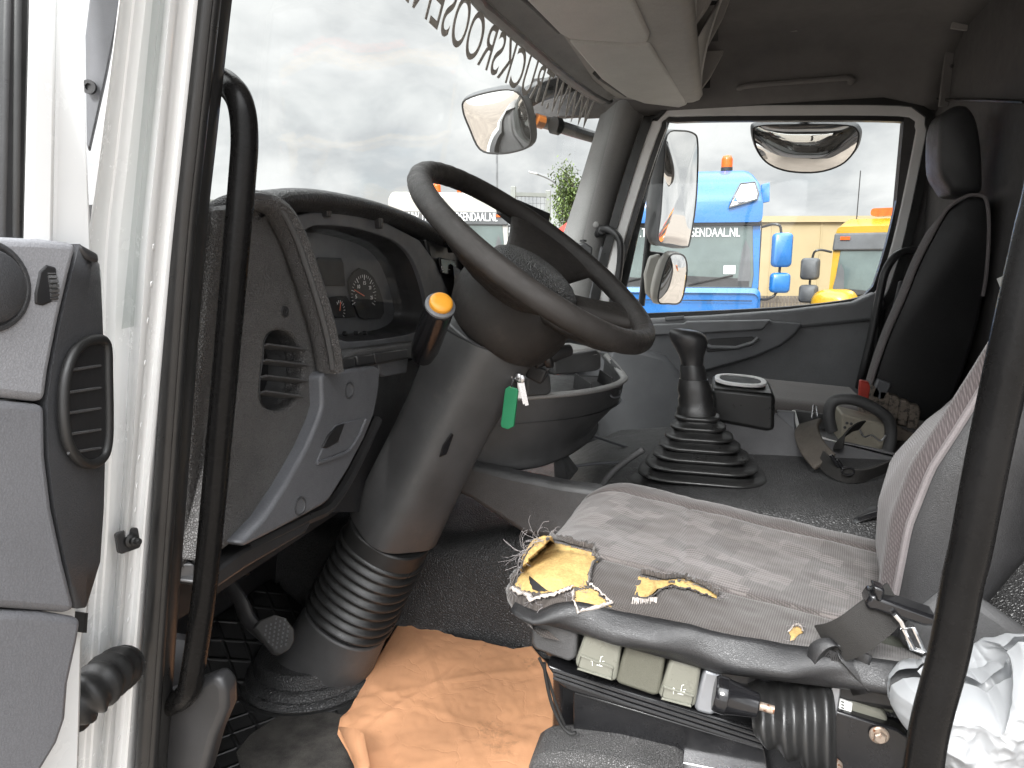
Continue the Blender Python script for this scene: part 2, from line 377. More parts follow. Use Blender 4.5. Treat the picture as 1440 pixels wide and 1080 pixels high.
def letters_mat():
    m, nt, b = nodes('window letter film'); L = nt.links.new
    b.inputs['Base Color'].default_value = (.5, .48, .46, 1); b.inputs['Roughness'].default_value = .6
    tr = N(nt, 'ShaderNodeBsdfTranslucent'); tr.inputs[0].default_value = (.5, .48, .46, 1)
    mx = N(nt, 'ShaderNodeMixShader'); mx.inputs[0].default_value = .30
    L(b.outputs[0], mx.inputs[1]); L(tr.outputs[0], mx.inputs[2]); L(mx.outputs[0], nt.nodes['Material Output'].inputs[0])
    return m
M['glass_letters'] = letters_mat()
def fabric(name, base, light, pattern=1.0, wscale=420):
    m, nt, b = nodes(name); L = nt.links.new
    tc = N(nt, 'ShaderNodeTexCoord').outputs['Object']
    mp = N(nt, 'ShaderNodeMapping'); L(tc, mp.inputs[0]); mp.inputs['Rotation'].default_value = (rad(8), rad(9), rad(12))
    w1 = N(nt, 'ShaderNodeTexWave', bands_direction='X', i_Scale=wscale/6.28*1.0, i_Distortion=.6, i_Detail=1); L(mp.outputs[0], w1.inputs['Vector'])
    mp2 = N(nt, 'ShaderNodeMapping'); L(tc, mp2.inputs[0]); mp2.inputs['Rotation'].default_value = (rad(30), rad(20), rad(100))
    w2 = N(nt, 'ShaderNodeTexWave', bands_direction='X', i_Scale=wscale/6.28*1.15, i_Distortion=.6, i_Detail=1); L(mp2.outputs[0], w2.inputs['Vector'])
    mu = N(nt, 'ShaderNodeMath', operation='MULTIPLY'); L(w1.outputs[1], mu.inputs[0]); L(w2.outputs[1], mu.inputs[1])
    dark = tuple(c*.72 for c in base); lite = tuple(c*1.28 for c in base)
    colo = ramp(nt, mu.outputs[0], [(0, dark), (.55, lite)])
    # woven blocks and arcs of the upholstery pattern
    if pattern:
        def blocks(bw, rh, rotz, off, sq):
            br = N(nt, 'ShaderNodeTexBrick', i_Scale=1, i_Brick_Width=bw, i_Row_Height=rh, i_Mortar_Size=.0006, i_Bias=0, offset=off, squash=sq, squash_frequency=3)
            br.inputs['Color1'].default_value = (0, 0, 0, 1); br.inputs['Color2'].default_value = (1, 1, 1, 1); br.inputs['Mortar'].default_value = (.4, .4, .4, 1)
            mp3 = N(nt, 'ShaderNodeMapping'); L(tc, mp3.inputs[0]); mp3.inputs['Rotation'].default_value = (0, 0, rotz); L(mp3.outputs[0], br.inputs['Vector'])
            return ramp(nt, br.outputs['Color'], [(.45, (0, 0, 0)), (.6, (1, 1, 1))])
        b1 = blocks(.055, .030, rad(20), .37, .6); b2_ = blocks(.034, .048, rad(-70), .6, 1.5)
        w3 = N(nt, 'ShaderNodeTexWave', bands_direction='Y', i_Scale=42, i_Distortion=.4); L(tc, w3.inputs['Vector'])
        a = N(nt, 'ShaderNodeMath', operation='MULTIPLY'); L(b1, a.inputs[0]); L(w3.outputs[1], a.inputs[1])
        a2 = N(nt, 'ShaderNodeMath', operation='MULTIPLY_ADD'); L(b2_, a2.inputs[0]); a2.inputs[1].default_value = .35; L(a.outputs[0], a2.inputs[2])
        b3 = N(nt, 'ShaderNodeMath', operation='MULTIPLY'); L(a2.outputs[0], b3.inputs[0]); b3.inputs[1].default_value = .62*pattern
        mx = N(nt, 'ShaderNodeMix', data_type='RGBA'); L(b3.outputs[0], mx.inputs[0]); L(colo, mx.inputs[6]); mx.inputs[7].default_value = (*light, 1)
        colo = mx.outputs[2]
    n1 = N(nt, 'ShaderNodeTexNoise', i_Scale=8, i_Detail=6, i_Roughness=.6); L(tc, n1.inputs['Vector'])
    st = ramp(nt, n1.outputs[0], [(.3, (.72, .70, .68)), (.65, (1, 1, 1))])
    m2 = N(nt, 'ShaderNodeMix', data_type='RGBA', blend_type='MULTIPLY'); m2.inputs[0].default_value = 1; L(colo, m2.inputs[6]); L(st, m2.inputs[7])
    L(m2.outputs[2], b.inputs['Base Color'])
    b.inputs['Roughness'].default_value = .85; b.inputs['Sheen Weight'].default_value = .25; b.inputs['Specular IOR Level'].default_value = .2
    bp = N(nt, 'ShaderNodeBump', i_Strength=.5, i_Distance=.001); L(mu.outputs[0], bp.inputs['Height']); L(bp.outputs[0], b.inputs['Normal'])
    return m
M['fabric'] = fabric('seat fabric pattern', (.096, .085, .081), (.215, .194, .186), 1.0, 620)
M['fabric_plain'] = fabric('seat fabric plain', (.095, .084, .081), (.2, .18, .18), 0, 700)
M['fabric_dark'] = fabric('seat fabric worn', (.070, .061, .056), (.2, .18, .18), 0, 700)
M['fabric_back'] = fabric('seat back mesh', (.082, .069, .070), (.2, .18, .18), 0, 760)
M['piping'] = pm('seat piping', (.15, .135, .136), .8, grain=.6, var=.1)

def floor_mat():
    m = pm('rubber mat', (.020, .020, .020), .5, grain=.2, gs=300, var=.5, vs=7)
    nt = m.node_tree; L = nt.links.new; b = nt.nodes['Principled BSDF']
    tc = N(nt, 'ShaderNodeTexCoord').outputs['Object']
    mp = N(nt, 'ShaderNodeMapping'); mp.inputs['Rotation'].default_value = (0, 0, rad(38)); L(tc, mp.inputs[0])
    br = N(nt, 'ShaderNodeTexBrick', i_Scale=1, i_Brick_Width=.042, i_Row_Height=.042, i_Mortar_Size=.005, i_Mortar_Smooth=.8, offset=0)
    br.inputs['Color1'].default_value = (0, 0, 0, 1); br.inputs['Color2'].default_value = (0, 0, 0, 1); br.inputs['Mortar'].default_value = (1, 1, 1, 1)
    L(mp.outputs[0], br.inputs['Vector'])
    bp = N(nt, 'ShaderNodeBump', i_Strength=.9, i_Distance=.006); L(br.outputs['Color'], bp.inputs['Height'])
    L(bp.outputs[0], b.inputs['Normal']); return m
M['mat'] = floor_mat()
M['rubber_grey'] = pm('worn grey rubber', (.040, .040, .040), .7, grain=.5, var=.3)
M['carpet'] = pm('worn carpet', (.040, .037, .033), .9, grain=1, gs=420, var=.6, vs=26)
def paper_mat():
    m = pm('kraft paper', (.68, .345, .18), .75, var=.10, vs=7, grain=.25, gs=500, wear=(.46, .23, .115), wscale=11, wamt=.60)
    nt = m.node_tree; L = nt.links.new; b = nt.nodes['Principled BSDF']
    tc = N(nt, 'ShaderNodeTexCoord').outputs['Object']
    v = N(nt, 'ShaderNodeTexVoronoi', feature='DISTANCE_TO_EDGE', i_Scale=9)
    nz = N(nt, 'ShaderNodeTexNoise', i_Scale=12, i_Detail=4); L(tc, nz.inputs['Vector'])
    ad = N(nt, 'ShaderNodeVectorMath', operation='MULTIPLY_ADD'); L(nz.outputs['Color'], ad.inputs[0]); ad.inputs[1].default_value = (.1,)*3; L(tc, ad.inputs[2]); L(ad.outputs[0], v.inputs['Vector'])
    r_ = ramp(nt, v.outputs['Distance'], [(0, (.75, .75, .75)), (.03, (1, 1, 1))])
    n2 = N(nt, 'ShaderNodeTexNoise', i_Scale=22, i_Detail=5); L(tc, n2.inputs['Vector'])
    a2 = N(nt, 'ShaderNodeMath', operation='MULTIPLY_ADD'); L(n2.outputs[0], a2.inputs[0]); a2.inputs[1].default_value = 1.1; L(r_, a2.inputs[2])
    bp = N(nt, 'ShaderNodeBump', i_Strength=.32, i_Distance=.003); L(a2.outputs[0], bp.inputs['Height']); L(bp.outputs[0], b.inputs['Normal'])
    return m
M['paper'] = paper_mat()
def bag_mat():
    m, nt, b = nodes('white plastic film'); L = nt.links.new
    b.inputs['Base Color'].default_value = (.43, .44, .45, 1); b.inputs['Roughness'].default_value = .36
    b.inputs['Subsurface Weight'].default_value = 0
    tr = N(nt, 'ShaderNodeBsdfTranslucent'); tr.inputs[0].default_value = (.5, .52, .54, 1)
    mx = N(nt, 'ShaderNodeMixShader'); mx.inputs[0].default_value = .35
    L(b.outputs[0], mx.inputs[1]); L(tr.outputs[0], mx.inputs[2]); L(mx.outputs[0], nt.nodes['Material Output'].inputs[0])
    return m
M['bag'] = bag_mat()
# ------------------------------------------------------------------ sky, sun, ground
SUN_EL, SUN_AZ = rad(40), rad(192)      # azimuth of the sun measured from +Y clockwise
wd = bpy.data.worlds.new('World'); sc.world = wd; wd.use_nodes = True
nt = wd.node_tree; L = nt.links.new
bg = nt.nodes['Background']
sky = N(nt, 'ShaderNodeTexSky', sky_type='NISHITA', sun_disc=False); sky.sun_elevation = SUN_EL; sky.sun_rotation = SUN_AZ
sky.dust_density = 2
tc = N(nt, 'ShaderNodeTexCoord').outputs['Generated']
sp = N(nt, 'ShaderNodeSeparateXYZ'); L(tc, sp.inputs[0])
za = N(nt, 'ShaderNodeMath', operation='MAXIMUM'); L(sp.outputs[2], za.inputs[0]); za.inputs[1].default_value = 0
zb = N(nt, 'ShaderNodeMath', operation='ADD'); L(za.outputs[0], zb.inputs[0]); zb.inputs[1].default_value = .42
dx = N(nt, 'ShaderNodeMath', operation='DIVIDE'); L(sp.outputs[0], dx.inputs[0]); L(zb.outputs[0], dx.inputs[1])
dy = N(nt, 'ShaderNodeMath', operation='DIVIDE'); L(sp.outputs[1], dy.inputs[0]); L(zb.outputs[0], dy.inputs[1])
cb = N(nt, 'ShaderNodeCombineXYZ'); L(dx.outputs[0], cb.inputs[0]); L(dy.outputs[0], cb.inputs[1])
cn = N(nt, 'ShaderNodeTexNoise', i_Scale=3.4, i_Detail=9, i_Roughness=.54, i_Distortion=.3); L(cb.outputs[0], cn.inputs['Vector'])
cn2 = N(nt, 'ShaderNodeTexNoise', i_Scale=1.5, i_Detail=5, i_Roughness=.5); L(cb.outputs[0], cn2.inputs['Vector'])
cad = N(nt, 'ShaderNodeMath', operation='MULTIPLY_ADD'); L(cn2.outputs[0], cad.inputs[0]); cad.inputs[1].default_value = .7; L(cn.outputs[0], cad.inputs[2])
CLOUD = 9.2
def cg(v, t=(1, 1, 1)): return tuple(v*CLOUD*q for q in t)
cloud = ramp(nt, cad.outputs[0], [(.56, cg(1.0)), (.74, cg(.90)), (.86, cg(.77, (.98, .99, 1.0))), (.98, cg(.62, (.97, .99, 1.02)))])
gap = ramp(nt, cn2.outputs[0], [(.60, (0, 0, 0)), (.75, (.45, .45, .45))])
mx = N(nt, 'ShaderNodeMix', data_type='RGBA'); L(gap, mx.inputs[0]); L(cloud, mx.inputs[6]); L(sky.outputs[0], mx.inputs[7])
# an overcast sky is brighter overhead; raised far beyond that to light the cab
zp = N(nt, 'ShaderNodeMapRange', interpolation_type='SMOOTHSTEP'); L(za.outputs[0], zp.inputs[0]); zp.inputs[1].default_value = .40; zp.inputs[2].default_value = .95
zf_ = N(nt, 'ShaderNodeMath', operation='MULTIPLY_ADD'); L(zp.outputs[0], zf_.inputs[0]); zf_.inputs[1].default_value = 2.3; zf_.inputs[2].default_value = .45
# and the sun side, behind the camera, boosted as added fill for the cab
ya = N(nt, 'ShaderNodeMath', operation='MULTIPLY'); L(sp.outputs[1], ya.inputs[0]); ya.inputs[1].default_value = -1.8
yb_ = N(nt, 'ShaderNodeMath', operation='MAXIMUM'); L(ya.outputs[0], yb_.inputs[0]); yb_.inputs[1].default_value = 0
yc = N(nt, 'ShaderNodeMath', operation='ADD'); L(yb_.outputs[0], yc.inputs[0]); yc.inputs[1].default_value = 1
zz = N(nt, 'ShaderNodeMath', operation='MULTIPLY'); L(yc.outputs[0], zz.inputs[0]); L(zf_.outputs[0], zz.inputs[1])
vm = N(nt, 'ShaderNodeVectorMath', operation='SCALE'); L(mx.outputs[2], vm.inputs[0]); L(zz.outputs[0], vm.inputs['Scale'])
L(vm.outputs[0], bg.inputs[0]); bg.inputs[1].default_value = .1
sun = bpy.data.lights.new('sun', 'SUN'); sun.energy = 1.5; sun.angle = rad(14); sun.color = (1, .99, .975)
so = bpy.data.objects.new('sun', sun); COL.objects.link(so)
sdir = V((math.sin(SUN_AZ)*math.cos(SUN_EL), math.cos(SUN_AZ)*math.cos(SUN_EL), math.sin(SUN_EL)))
so.rotation_euler = sdir.to_track_quat('Z', 'Y').to_euler(); so.location = (0, 0, 30)
sc.view_settings.view_transform = 'Standard'; sc.view_settings.look = 'None'; sc.view_settings.exposure = 1.86; sc.view_settings.gamma = 1
sc.cycles.use_denoising = True; sc.cycles.max_bounces = 12; sc.cycles.transparent_max_bounces = 24; sc.cycles.sample_clamp_indirect = 6

m = MB(); m.grid([[V((x, y, -CZ)) for x in (-1500, -60, -15, 0, 15, 60, 1500)] for y in (-1500, -60, -15, 0, 15, 60, 1500)])
tag(m.build('ground', M['ground']), kind='structure')

# ------------------------------------------------------------------ cab shell
FZ = -.82
cab = thing('truck_cab', 'cab shell of the parked truck with dark roof lining, black floor and white door pillar', 'truck cab', (0, 1.6, FZ))
m = MB(); m.box((-.2, 1.65, FZ-.03), (1.9, 2.16, .06)); m.build('floor_pan', M['black_metal'], cab)
# roof lining: ceiling, cove and cant panel towards the passenger door
prof = [(.50, .50), (.60, .62), (.80, .70), (1.6, .735), (2.38, .715), (2.50, .69), (2.58, .645), (2.63, .58), (2.67, .528), (2.74, .52)]
prof = [(p.x, p.y) for p in catmull([V((a, b, 0)) for a, b in prof], 3)]
m = MB(); xs = [-.50, -.3, -.1, .1, .3, .5, .60, .665]
m.grid([[V((x, y, z-(.0 if x < .5 else .35*(x-.5)**1.1))) for y, z in prof] for x in xs])
m.build('roof_lining', M['headliner_dark'], cab, solid=.03, off=1)
m = MB(); m.box((.05, 1.62, .80), (1.35, 2.3, .05)); m.build('roof_skin', M['white_paint'], cab, bevel=.02)
# lining details: recess, moulded grip, seam strip, side seam
m = MB(); p = WL([(1085, 44), (1120, 40), (1167, 42), (1167, 50), (1120, 52), (1090, 50)], Z=.705); m.prism([q-V((0, 0, .008)) for q in p], (0, 0, .02)); m.build('lining_recess', M['headliner'], cab, bevel=.002)
m = MB(); a, b = W(1040, 120, Y=2.60), W(1195, 112, Y=2.60)
m.tube(catmull([a+V((0, .05, 0)), a+V((.01, .0, -.005)), a+V((.05, -.012, -.004)), lerp(a, b, .5)+V((0, -.014, 0)), b+V((-.05, -.012, .004)), b+V((-.0, 0, .005)), b+V((.01, .05, 0))], 5), .009, 10, flat=.012)
m.build('ceiling_grip', M['headliner_dark'], cab)
m = MB(); pts = WL([(1372, -40), (1362, 0), (1348, 42)], Y=2.45)
m.strap(pts, .045, .006, side=(1, 0, 0)); m.build('seam_strip', M['headliner'], cab, bevel=.003)
m = MB(); m.strap(WL([(1346, 44), (1338, 90), (1331, 150)], Y=2.56), .045, .005, side=(1, 0, 0)); m.build('seam_cover', M['headliner_dark'], cab, bevel=.003)
m = MB(); m.lathe(W(1339, 93, Y=2.548), (0, -1, -.3), [(.001, .004), (.005, .003), (.006, -.002)], 12); m.build('lining_screw', M['black_plastic'], cab)
m = MB(); m.box((.69, 1.62, -.05), (.06, 2.3, 1.56)); m.build('rear_wall', M['rear_wall'], cab, bevel=.01)
m = MB(); m.tube(WL([(1300, 138), (1330, 140), (1390, 141), (1440, 143)], X=.652), .004, 8); m.build('wall_seam', M['seal'], cab)
m = MB(); m.box((-.98, 1.62, -.42), (.05, 2.2, .86)); m.build('firewall', M['black_plastic'], cab)
m = MB(); m.box((-1.06, 1.62, -.50), (.06, 2.24, .98)); m.box((-1.08, 1.62, -1.35), (.12, 2.24, .5)); m.build('front_skin', M['white_paint'], cab, bevel=.03)
m = MB(); m.box((-.2, .60, FZ-.12), (.85, .10, .30)); m.build('door_sill', M['black_plastic'], cab, bevel=.02)
m = MB(); m.box((.60, .60, -.2), (.16, .10, 1.5)); m.build('rear_pillar', M['dark_plastic'], cab, bevel=.02)
# white hinge pillar, lofted between upright edges read off the photograph
ys = [-160, -60, 40, 140, 240, 340, 440, 540, 640, 740, 840, 940, 1040, 1140, 1250]
def edge(tab, Y): return [W(interp(y, tab) if tab[0][0] <= y <= tab[-1][0] else (tab[0][1]+(y-tab[0][0])*(tab[1][1]-tab[0][1])/(tab[1][0]-tab[0][0]) if y < tab[0][0] else tab[-1][1]+(y-tab[-1][0])*(tab[-1][1]-tab[-2][1])/(tab[-1][0]-tab[-2][0])), y, Y=Y) for y in ys]
cols = [edge([(0, 290), (360, 250), (700, 218), (1080, 190)], .565),
        edge([(0, 276), (360, 238), (700, 207), (1080, 178)], .545),
        edge([(0, 262), (360, 226), (700, 195), (1080, 166)], .540),
        edge([(0, 240), (360, 205), (700, 182), (1080, 150)], .514),
        edge([(0, 226), (360, 188), (700, 172), (1080, 140)], .528),
        edge([(0, 205), (360, 165), (700, 155), (1080, 128)], .508),
        edge([(0, 186), (360, 146), (700, 143), (1080, 116)], .505),
        edge([(0, 172), (360, 132), (700, 130), (1080, 104)], .485),
        edge([(0, 168), (360, 122), (700, 122), (1080, 96)], .465)]
rows = [[c[i] for c in cols] for i in range(len(ys))]
rows = [catmull(r, 4) for r in rows]
rows = [list(r) for r in zip(*[catmull(list(c), 3) for c in zip(*rows)])]
m = MB(); m.grid(rows)
hp = m.build('hinge_pillar', M['white_paint'], cab, solid=.0006, off=0)
bv = BVHTree.FromPolygons([tuple(v) for v in m.v], m.f)
def on(bvh, px, py, lift=0.0, far=4.0):
    d = W(px, py, Y=1.0).normalized()
    h = bvh.ray_cast(V((0, 0, 0)), d, far)
    if h[0] is None: return None, None
    n = h[1] if h[1].dot(d) < 0 else -h[1]
    return h[0]+n*lift, n
for x, y in [(216, 347), (213, 399), (208, 451), (204, 510), (203, 558), (198, 598), (195, 644), (192, 683), (190, 717), (184, 802), (182, 839), (180, 872), (167, 1038)]:
    q, n = on(bv, x, y)
    if q: m = MB(); m.lathe(q-n*.0004, n, [(.0034, 0), (.0030, .0012), (.0010, .0015)], 12); m.build('pillar_dimple', M['white_paint'], hp)
q, n = on(bv, 180, 760)
n = (n-q.normalized()*1.2).normalized()
m = MB(); rot = n.to_track_quat('Z', 'Y').to_matrix(); 
pl = [q+n*.002+rot @ V((x, y, 0)) for x, y in rrect(.021, .021, .003)]
m.prism(pl, n*.002-n*.008); bu = m.build('door_buffer', M['black_plastic'], cab, bevel=.0008)
m = MB(); m.lathe(q+n*.003+rot @ V((.001, .0, 0)), n, [(.0065, 0), (.0065, .003), (.004, .004), (.0045, .009), (.0032, .010), (.0035, .014), (.002, .016)], 16); m.build('buffer_tip', M['rubber'], bu)
q, n = on(bv, 152, 600)
m = MB(); m.prism([W(149, 568, Y=.50), W(158, 571, Y=.497), W(155, 630, Y=.497), W(148, 630, Y=.50)], (.001, -.0015, 0)); m.build('type_label', M['sticker'], cab)
# black rubber door seal: two beads and a flange
def sealpath(dx, Y): return catmull([W(x+dx, y, Y=Y) for x, y in [(312, -160), (293, 0), (274, 180), (256, 360), (232, 700), (206, 1080), (196, 1250)]], 6)
m = MB(); m.tube(sealpath(-6, .553), .0085, 10, flat=.006); m.tube(sealpath(5, .560), .0075, 10); m.tube(sealpath(13, .575), .009, 10, flat=.016)
m.build('door_seal', M['seal'], cab)
# inner cover of the left windscreen pillar behind the grab handle
m = MB(); A = WL([(318, -160), (300, 0), (282, 180), (264, 330)], Y=.60); B = WL([(332, -160), (309, 0), (287, 180), (267, 330)], Y=.66)
m.grid([A, B, [p+V((-.06, .02, 0)) for p in B]]); m.build('pillar_cover', M['dark_plastic'], cab, solid=.004)
# trim of the passenger side windscreen pillar
A = WL([(869, 132), (862, 152), (846, 205), (820, 290), (800, 345), (770, 430)], Y=2.64)
B = WL([(912, 132), (905, 156), (884, 215), (860, 290), (848, 345), (828, 440)], Y=2.70)
Am = [lerp(a, b, .5)+V((0, -.03, 0)) for a, b in zip(A, B)]
m = MB(); m.grid([[p+V((-.05, .05, 0)) for p in A], A, Am, B, [p+V((.0, .05, 0)) for p in B]])
pt = m.build('windscreen_pillar', M['pillar_trim'], cab, sub=2, ang=70)
m = MB(); m.lathe(W(838, 316, Y=2.66), (.3, -1, 0), [(.013, -.01), (.012, .003), (.009, .005)], 16); m.build('pillar_plug', M['pillar_trim'], pt, bevel=.001)

# windscreen with lettering
TOP = [(-.36, .50), (-.455, .80), (-.50, 1.2), (-.512, 1.55), (-.49, 1.85), (-.46, 2.2), (-.425, 2.45), (-.385, 2.62), (-.35, 2.7)]
def wtop(Y): return interp(Y, [(b, a) for a, b in TOP])
def wsx(Y, z):
    """x of the windscreen at lateral place Y and height z"""
    return wtop(Y)-(.54-z)*(.235+.10*math.sin(math.pi*min(1, max(0, (Y-.5)/2.2))))
wind = thing('windscreen', 'large raked windscreen with mirrored grey web address letters along its top edge', 'windscreen', (-.6, 1.6, .05))
Ys = [.50+i*.11 for i in range(21)]
m = MB(); m.grid([[V((wsx(Y, z), Y, z)) for Y in Ys] for z in (.56, .45, .3, .15, 0, -.06)])
wp = m.build('pane', M['glass'], wind, ang=80)
def lplace(u, v):
    Y = 2.47-u; z = .432+v
    return V((wsx(Y, z)+.004, Y, z)), V((1, 0, .25)).normalized()
lettering('WWW.TRUCKSROOSENDAAL.NL', .092, 1.72, lplace, 'window_lettering', M['glass_letters'], wind, .0012)
m = MB(); m.tube([V((wsx(Y, .545)+.005, Y, .545)) for Y in [.55+i*.07 for i in range(30)]], .011, 8, flat=.016)
m.build('windscreen_seal', M['seal'], wind)

# ------------------------------------------------------------------ header shelf and sun visors
hs = thing('overhead_shelf', 'grey overhead storage shelf with open compartments above the windscreen', 'overhead shelf', (-.2, 1.6, .56))
def hx(px, py, **k): return W(px, py, **k)
# profile across x (rear lip is rounded), swept along Y
def shelf_ring(Y, f=1.0):
    k = max(0, min(1, (2.62-Y)/.25))
    pr = [(-.47, .57), (-.40, .565), (-.30, .552), (-.185, .538), (-.14, .532), (-.105, .532), (-.088, .537), (-.080, .548), (-.082, .560), (-.095, .566), (-.2, .575)]
    return [V((x, Y, z-.02*(1-k)*0)) for x, z in pr]
m = MB(); m.grid([shelf_ring(Y) for Y in [.55, 1, 1.5, 1.9, 2.2, 2.4, 2.5, 2.55, 2.58]]); m.build('shelf_tray', M['shelf'], hs, solid=.008, ang=60)
for Y in (1.32, 1.86, 2.16, 2.54):
    m = MB(); m.prism([V((-.092, Y, .54)), V((-.078, Y, .555)), V((-.052, Y, .59)), V((-.015, Y, .66)), V((.01, Y, .735)), V((-.35, Y, .735)), V((-.35, Y, .56))], (0, .022, 0)); m.build('shelf_divider', M['shelf'], hs, bevel=.004)
m = MB(); m.box((-.2, 1.97, .70), (.36, .20, .06)); m.build('shelf_door', M['shelf'], hs, bevel=.006)
rows = []
for Y in [.55+i*.1 for i in range(21)]: rows.append([V((wsx(Y, .54)-.01, Y, .53)), V((wsx(Y, .54)+.022, Y, .545)), V((wsx(Y, .54)+.04, Y, .556)), V((-.40, Y, .560)), V((-.38, Y, .62))])
m = MB(); m.grid(rows); m.build('header_trim', M['pillar_trim'], hs, solid=.004)
m = MB(); m.box((-.195, 1.565, .693), (.33, 2.03, .006)); m.box((-.20, 2.572, .63), (.30, .006, .13)); m.build('shelf_shade', M['dial'], hs)  # black sheets: shade inside the compartments put into the colour
m = MB(); m.box((-.33, 1.55, .65), (.02, 2.0, .18)); m.build('shelf_back', M['black_plastic'], hs)
for y0, y1 in ((.6, 1.3), (1.36, 1.80), (1.97, 2.49)):
    pts = catmull([V((-.012, y0, .67)), V((-.030, y0+.02, .63)), V((-.055, lerp(y0, y1, .3), .590)), V((-.074, lerp(y0, y1, .7), .562)), V((-.080, y1, .552))], 5)
    m = MB(); m.tube(pts, .006, 8, flat=.009); m.build('shelf_lip', M['visor'], hs)
    m = MB(); m.grid([pts, [V((-.082, p.y, .548)) for p in pts]]); m.build('shelf_front', M['shelf'], hs, solid=.004)
for k, (pts, lab) in enumerate([([(690, -60), (872, -60), (890, 0), (914, 50), (911, 60), (888, 62), (800, 56), (786, 48), (738, 0)], 'grey sun visor folded up above the middle of the windscreen'),
                  ([(801, 61), (888, 66), (914, 64), (964, 140), (966, 148), (955, 152), (905, 146), (880, 137), (845, 112)], 'grey sun visor folded up in the passenger side corner above the windscreen')]):
    P = [W(x, y, Z=.535-.012) for x, y in pts]
    t = thing('sun_visor', lab, 'sun visor', sum(P, V())/len(P), 'sun visors above the windscreen')
    m = MB(); m.prism(P, (0, 0, .022)); m.build('visor_panel', M['visor'], t, bevel=.008, seg=3)
    a, b = P[-1], P[-2]
    m = MB(); m.tube([P[7]+V((.0, 0, .006)), P[8]+V((-.006, 0, .006)), P[8]+V((-.02, -.01, .02))], .006, 8); m.build('visor_clip', M['dark_plastic'], t)

# ------------------------------------------------------------------ passenger door
pd = thing('passenger_door', 'closed passenger door with large window, grey frame and dark moulded lower trim', 'door', (.1, 2.7, -.7))
PY = 2.70
gl = [(937, 180), (952, 172), (1100, 170), (1262, 171), (1278, 180), (1277, 200), (1252, 320), (1232, 390), (1222, 408), (1200, 420), (1110, 431), (1000, 437), (905, 441), (880, 442), (866, 432), (868, 405), (900, 290)]
def grow(pts, k, kx=None):
    c = (1072, 305)
    out = []
    n = len(pts)
    for i in range(n):
        x0, y0 = pts[i-1]; x1, y1 = pts[(i+1) % n]; x, y = pts[i]
        tx, ty = x1-x0, y1-y0; l = math.hypot(tx, ty); nx, ny = ty/l, -tx/l
        if (x-c[0])*nx+(y-c[1])*ny < 0: nx, ny = -nx, -ny
        out.append((x+nx*k, y+ny*k))
    return out
def sm(pts): return [(p.x, p.y) for p in catmull([V((x, y, 0)) for x, y in pts], 4, True)]
g0 = sm(gl); 
R1 = WL(g0, Y=PY); R2 = WL(grow(g0, 7), Y=PY); R3 = WL(grow(g0, 22), Y=PY); R4 = WL(grow(g0, 33), Y=PY)
m = MB(); m.add([p+V((0, .02, 0)) for p in WL(grow(g0, 3), Y=PY)], [tuple(range(len(g0)))]); m.build('pane', M['glass'], pd)
m = MB(); m.holed(WL(grow(g0, 8), Y=PY-.004), R1, 'Y', .03); m.build('glass_seal', M['seal'], pd, bevel=.003)
m = MB(); m.holed([p+V((0, -.012, 0)) for p in R3], [p+V((0, -.012, 0)) for p in R2], 'Y', .03); m.build('window_frame', M['grey_paint'], pd, bevel=.005, seg=3)
outer = [p+V((0, -.02, 0)) for p in R4]; inn = [p+V((0, -.02, 0)) for p in WL(grow(g0, 21), Y=PY)]
m = MB(); m.holed(outer, inn, 'Y', .06); m.build('frame_seal', M['seal'], pd, bevel=.008, seg=3)
# sill and lower trim
sill = [(820, 452), (905, 449), (1000, 444), (1110, 436), (1200, 425), (1232, 410), (1246, 425), (1236, 450), (1120, 462), (1000, 468), (840, 472)]
m = MB(); m.prism(WL(sill, Y=PY-.055), (0, .06, 0)); m.build('door_sill_trim', M['pass_trim'], pd, bevel=.012, seg=3)
trim = [(800, 455), (1000, 450), (1244, 425), (1230, 480), (1212, 560), (1180, 600), (1000, 660), (820, 720), (760, 640)]
m = MB(); m.prism(WL(trim, Y=PY-.022), (0, .06, 0)); m.build('trim_panel', M['pass_trim'], pd, bevel=.01)
arm = [(790, 472), (905, 470), (1083, 450), (1086, 452), (1129, 455), (1120, 470), (1098, 487), (1060, 503), (990, 523), (900, 548), (800, 575)]
m = MB(); m.prism(WL(arm, Y=PY-.075), (0, .06, 0)); ar = m.build('armrest', M['pass_dark'], pd, bevel=.010, seg=3)
led = [(870, 458), (962, 455), (965, 452), (1084, 450), (1072, 464), (965, 470), (880, 473)]
m = MB(); m.prism(WL(led, Y=PY-.090), (0, .03, 0)); m.build('armrest_ledge', M['pass_trim'], ar, bevel=.006, seg=3)
m = MB(); m.prism(WL([(985, 482), (1000, 476), (1058, 473), (1065, 477), (1058, 486), (1035, 492), (995, 496)], Y=PY-.0765), (0, .01, 0)); m.build('pull_recess', M['black_plastic'], ar, bevel=.003)
m = MB(); m.tube(WL([(985, 482), (1000, 488), (1035, 489), (1058, 482), (1066, 475)], Y=PY-.082), .007, 8); m.build('pull_lip', M['pass_trim'], ar)
m = MB(); m.prism(WL([(935, 446), (962, 444), (962, 449), (935, 451)], Y=PY-.062), (0, .012, 0)); m.build('lock_catch', M['pass_trim'], pd, bevel=.002)
kick = [(905, 548), (925, 545), (950, 560), (965, 600), (960, 640), (905, 640)]
m = MB(); m.prism(WL(kick, Y=PY-.06), (0, .05, 0)); m.build('speaker_bulge', M['pass_dark'], pd, bevel=.01)
m = MB(); m.tube(catmull(WL([(1236, 440), (1230, 500), (1212, 560), (1170, 582)], Y=PY-.05), 5), .006, 8); m.build('trim_welt', M['seal'], pd)
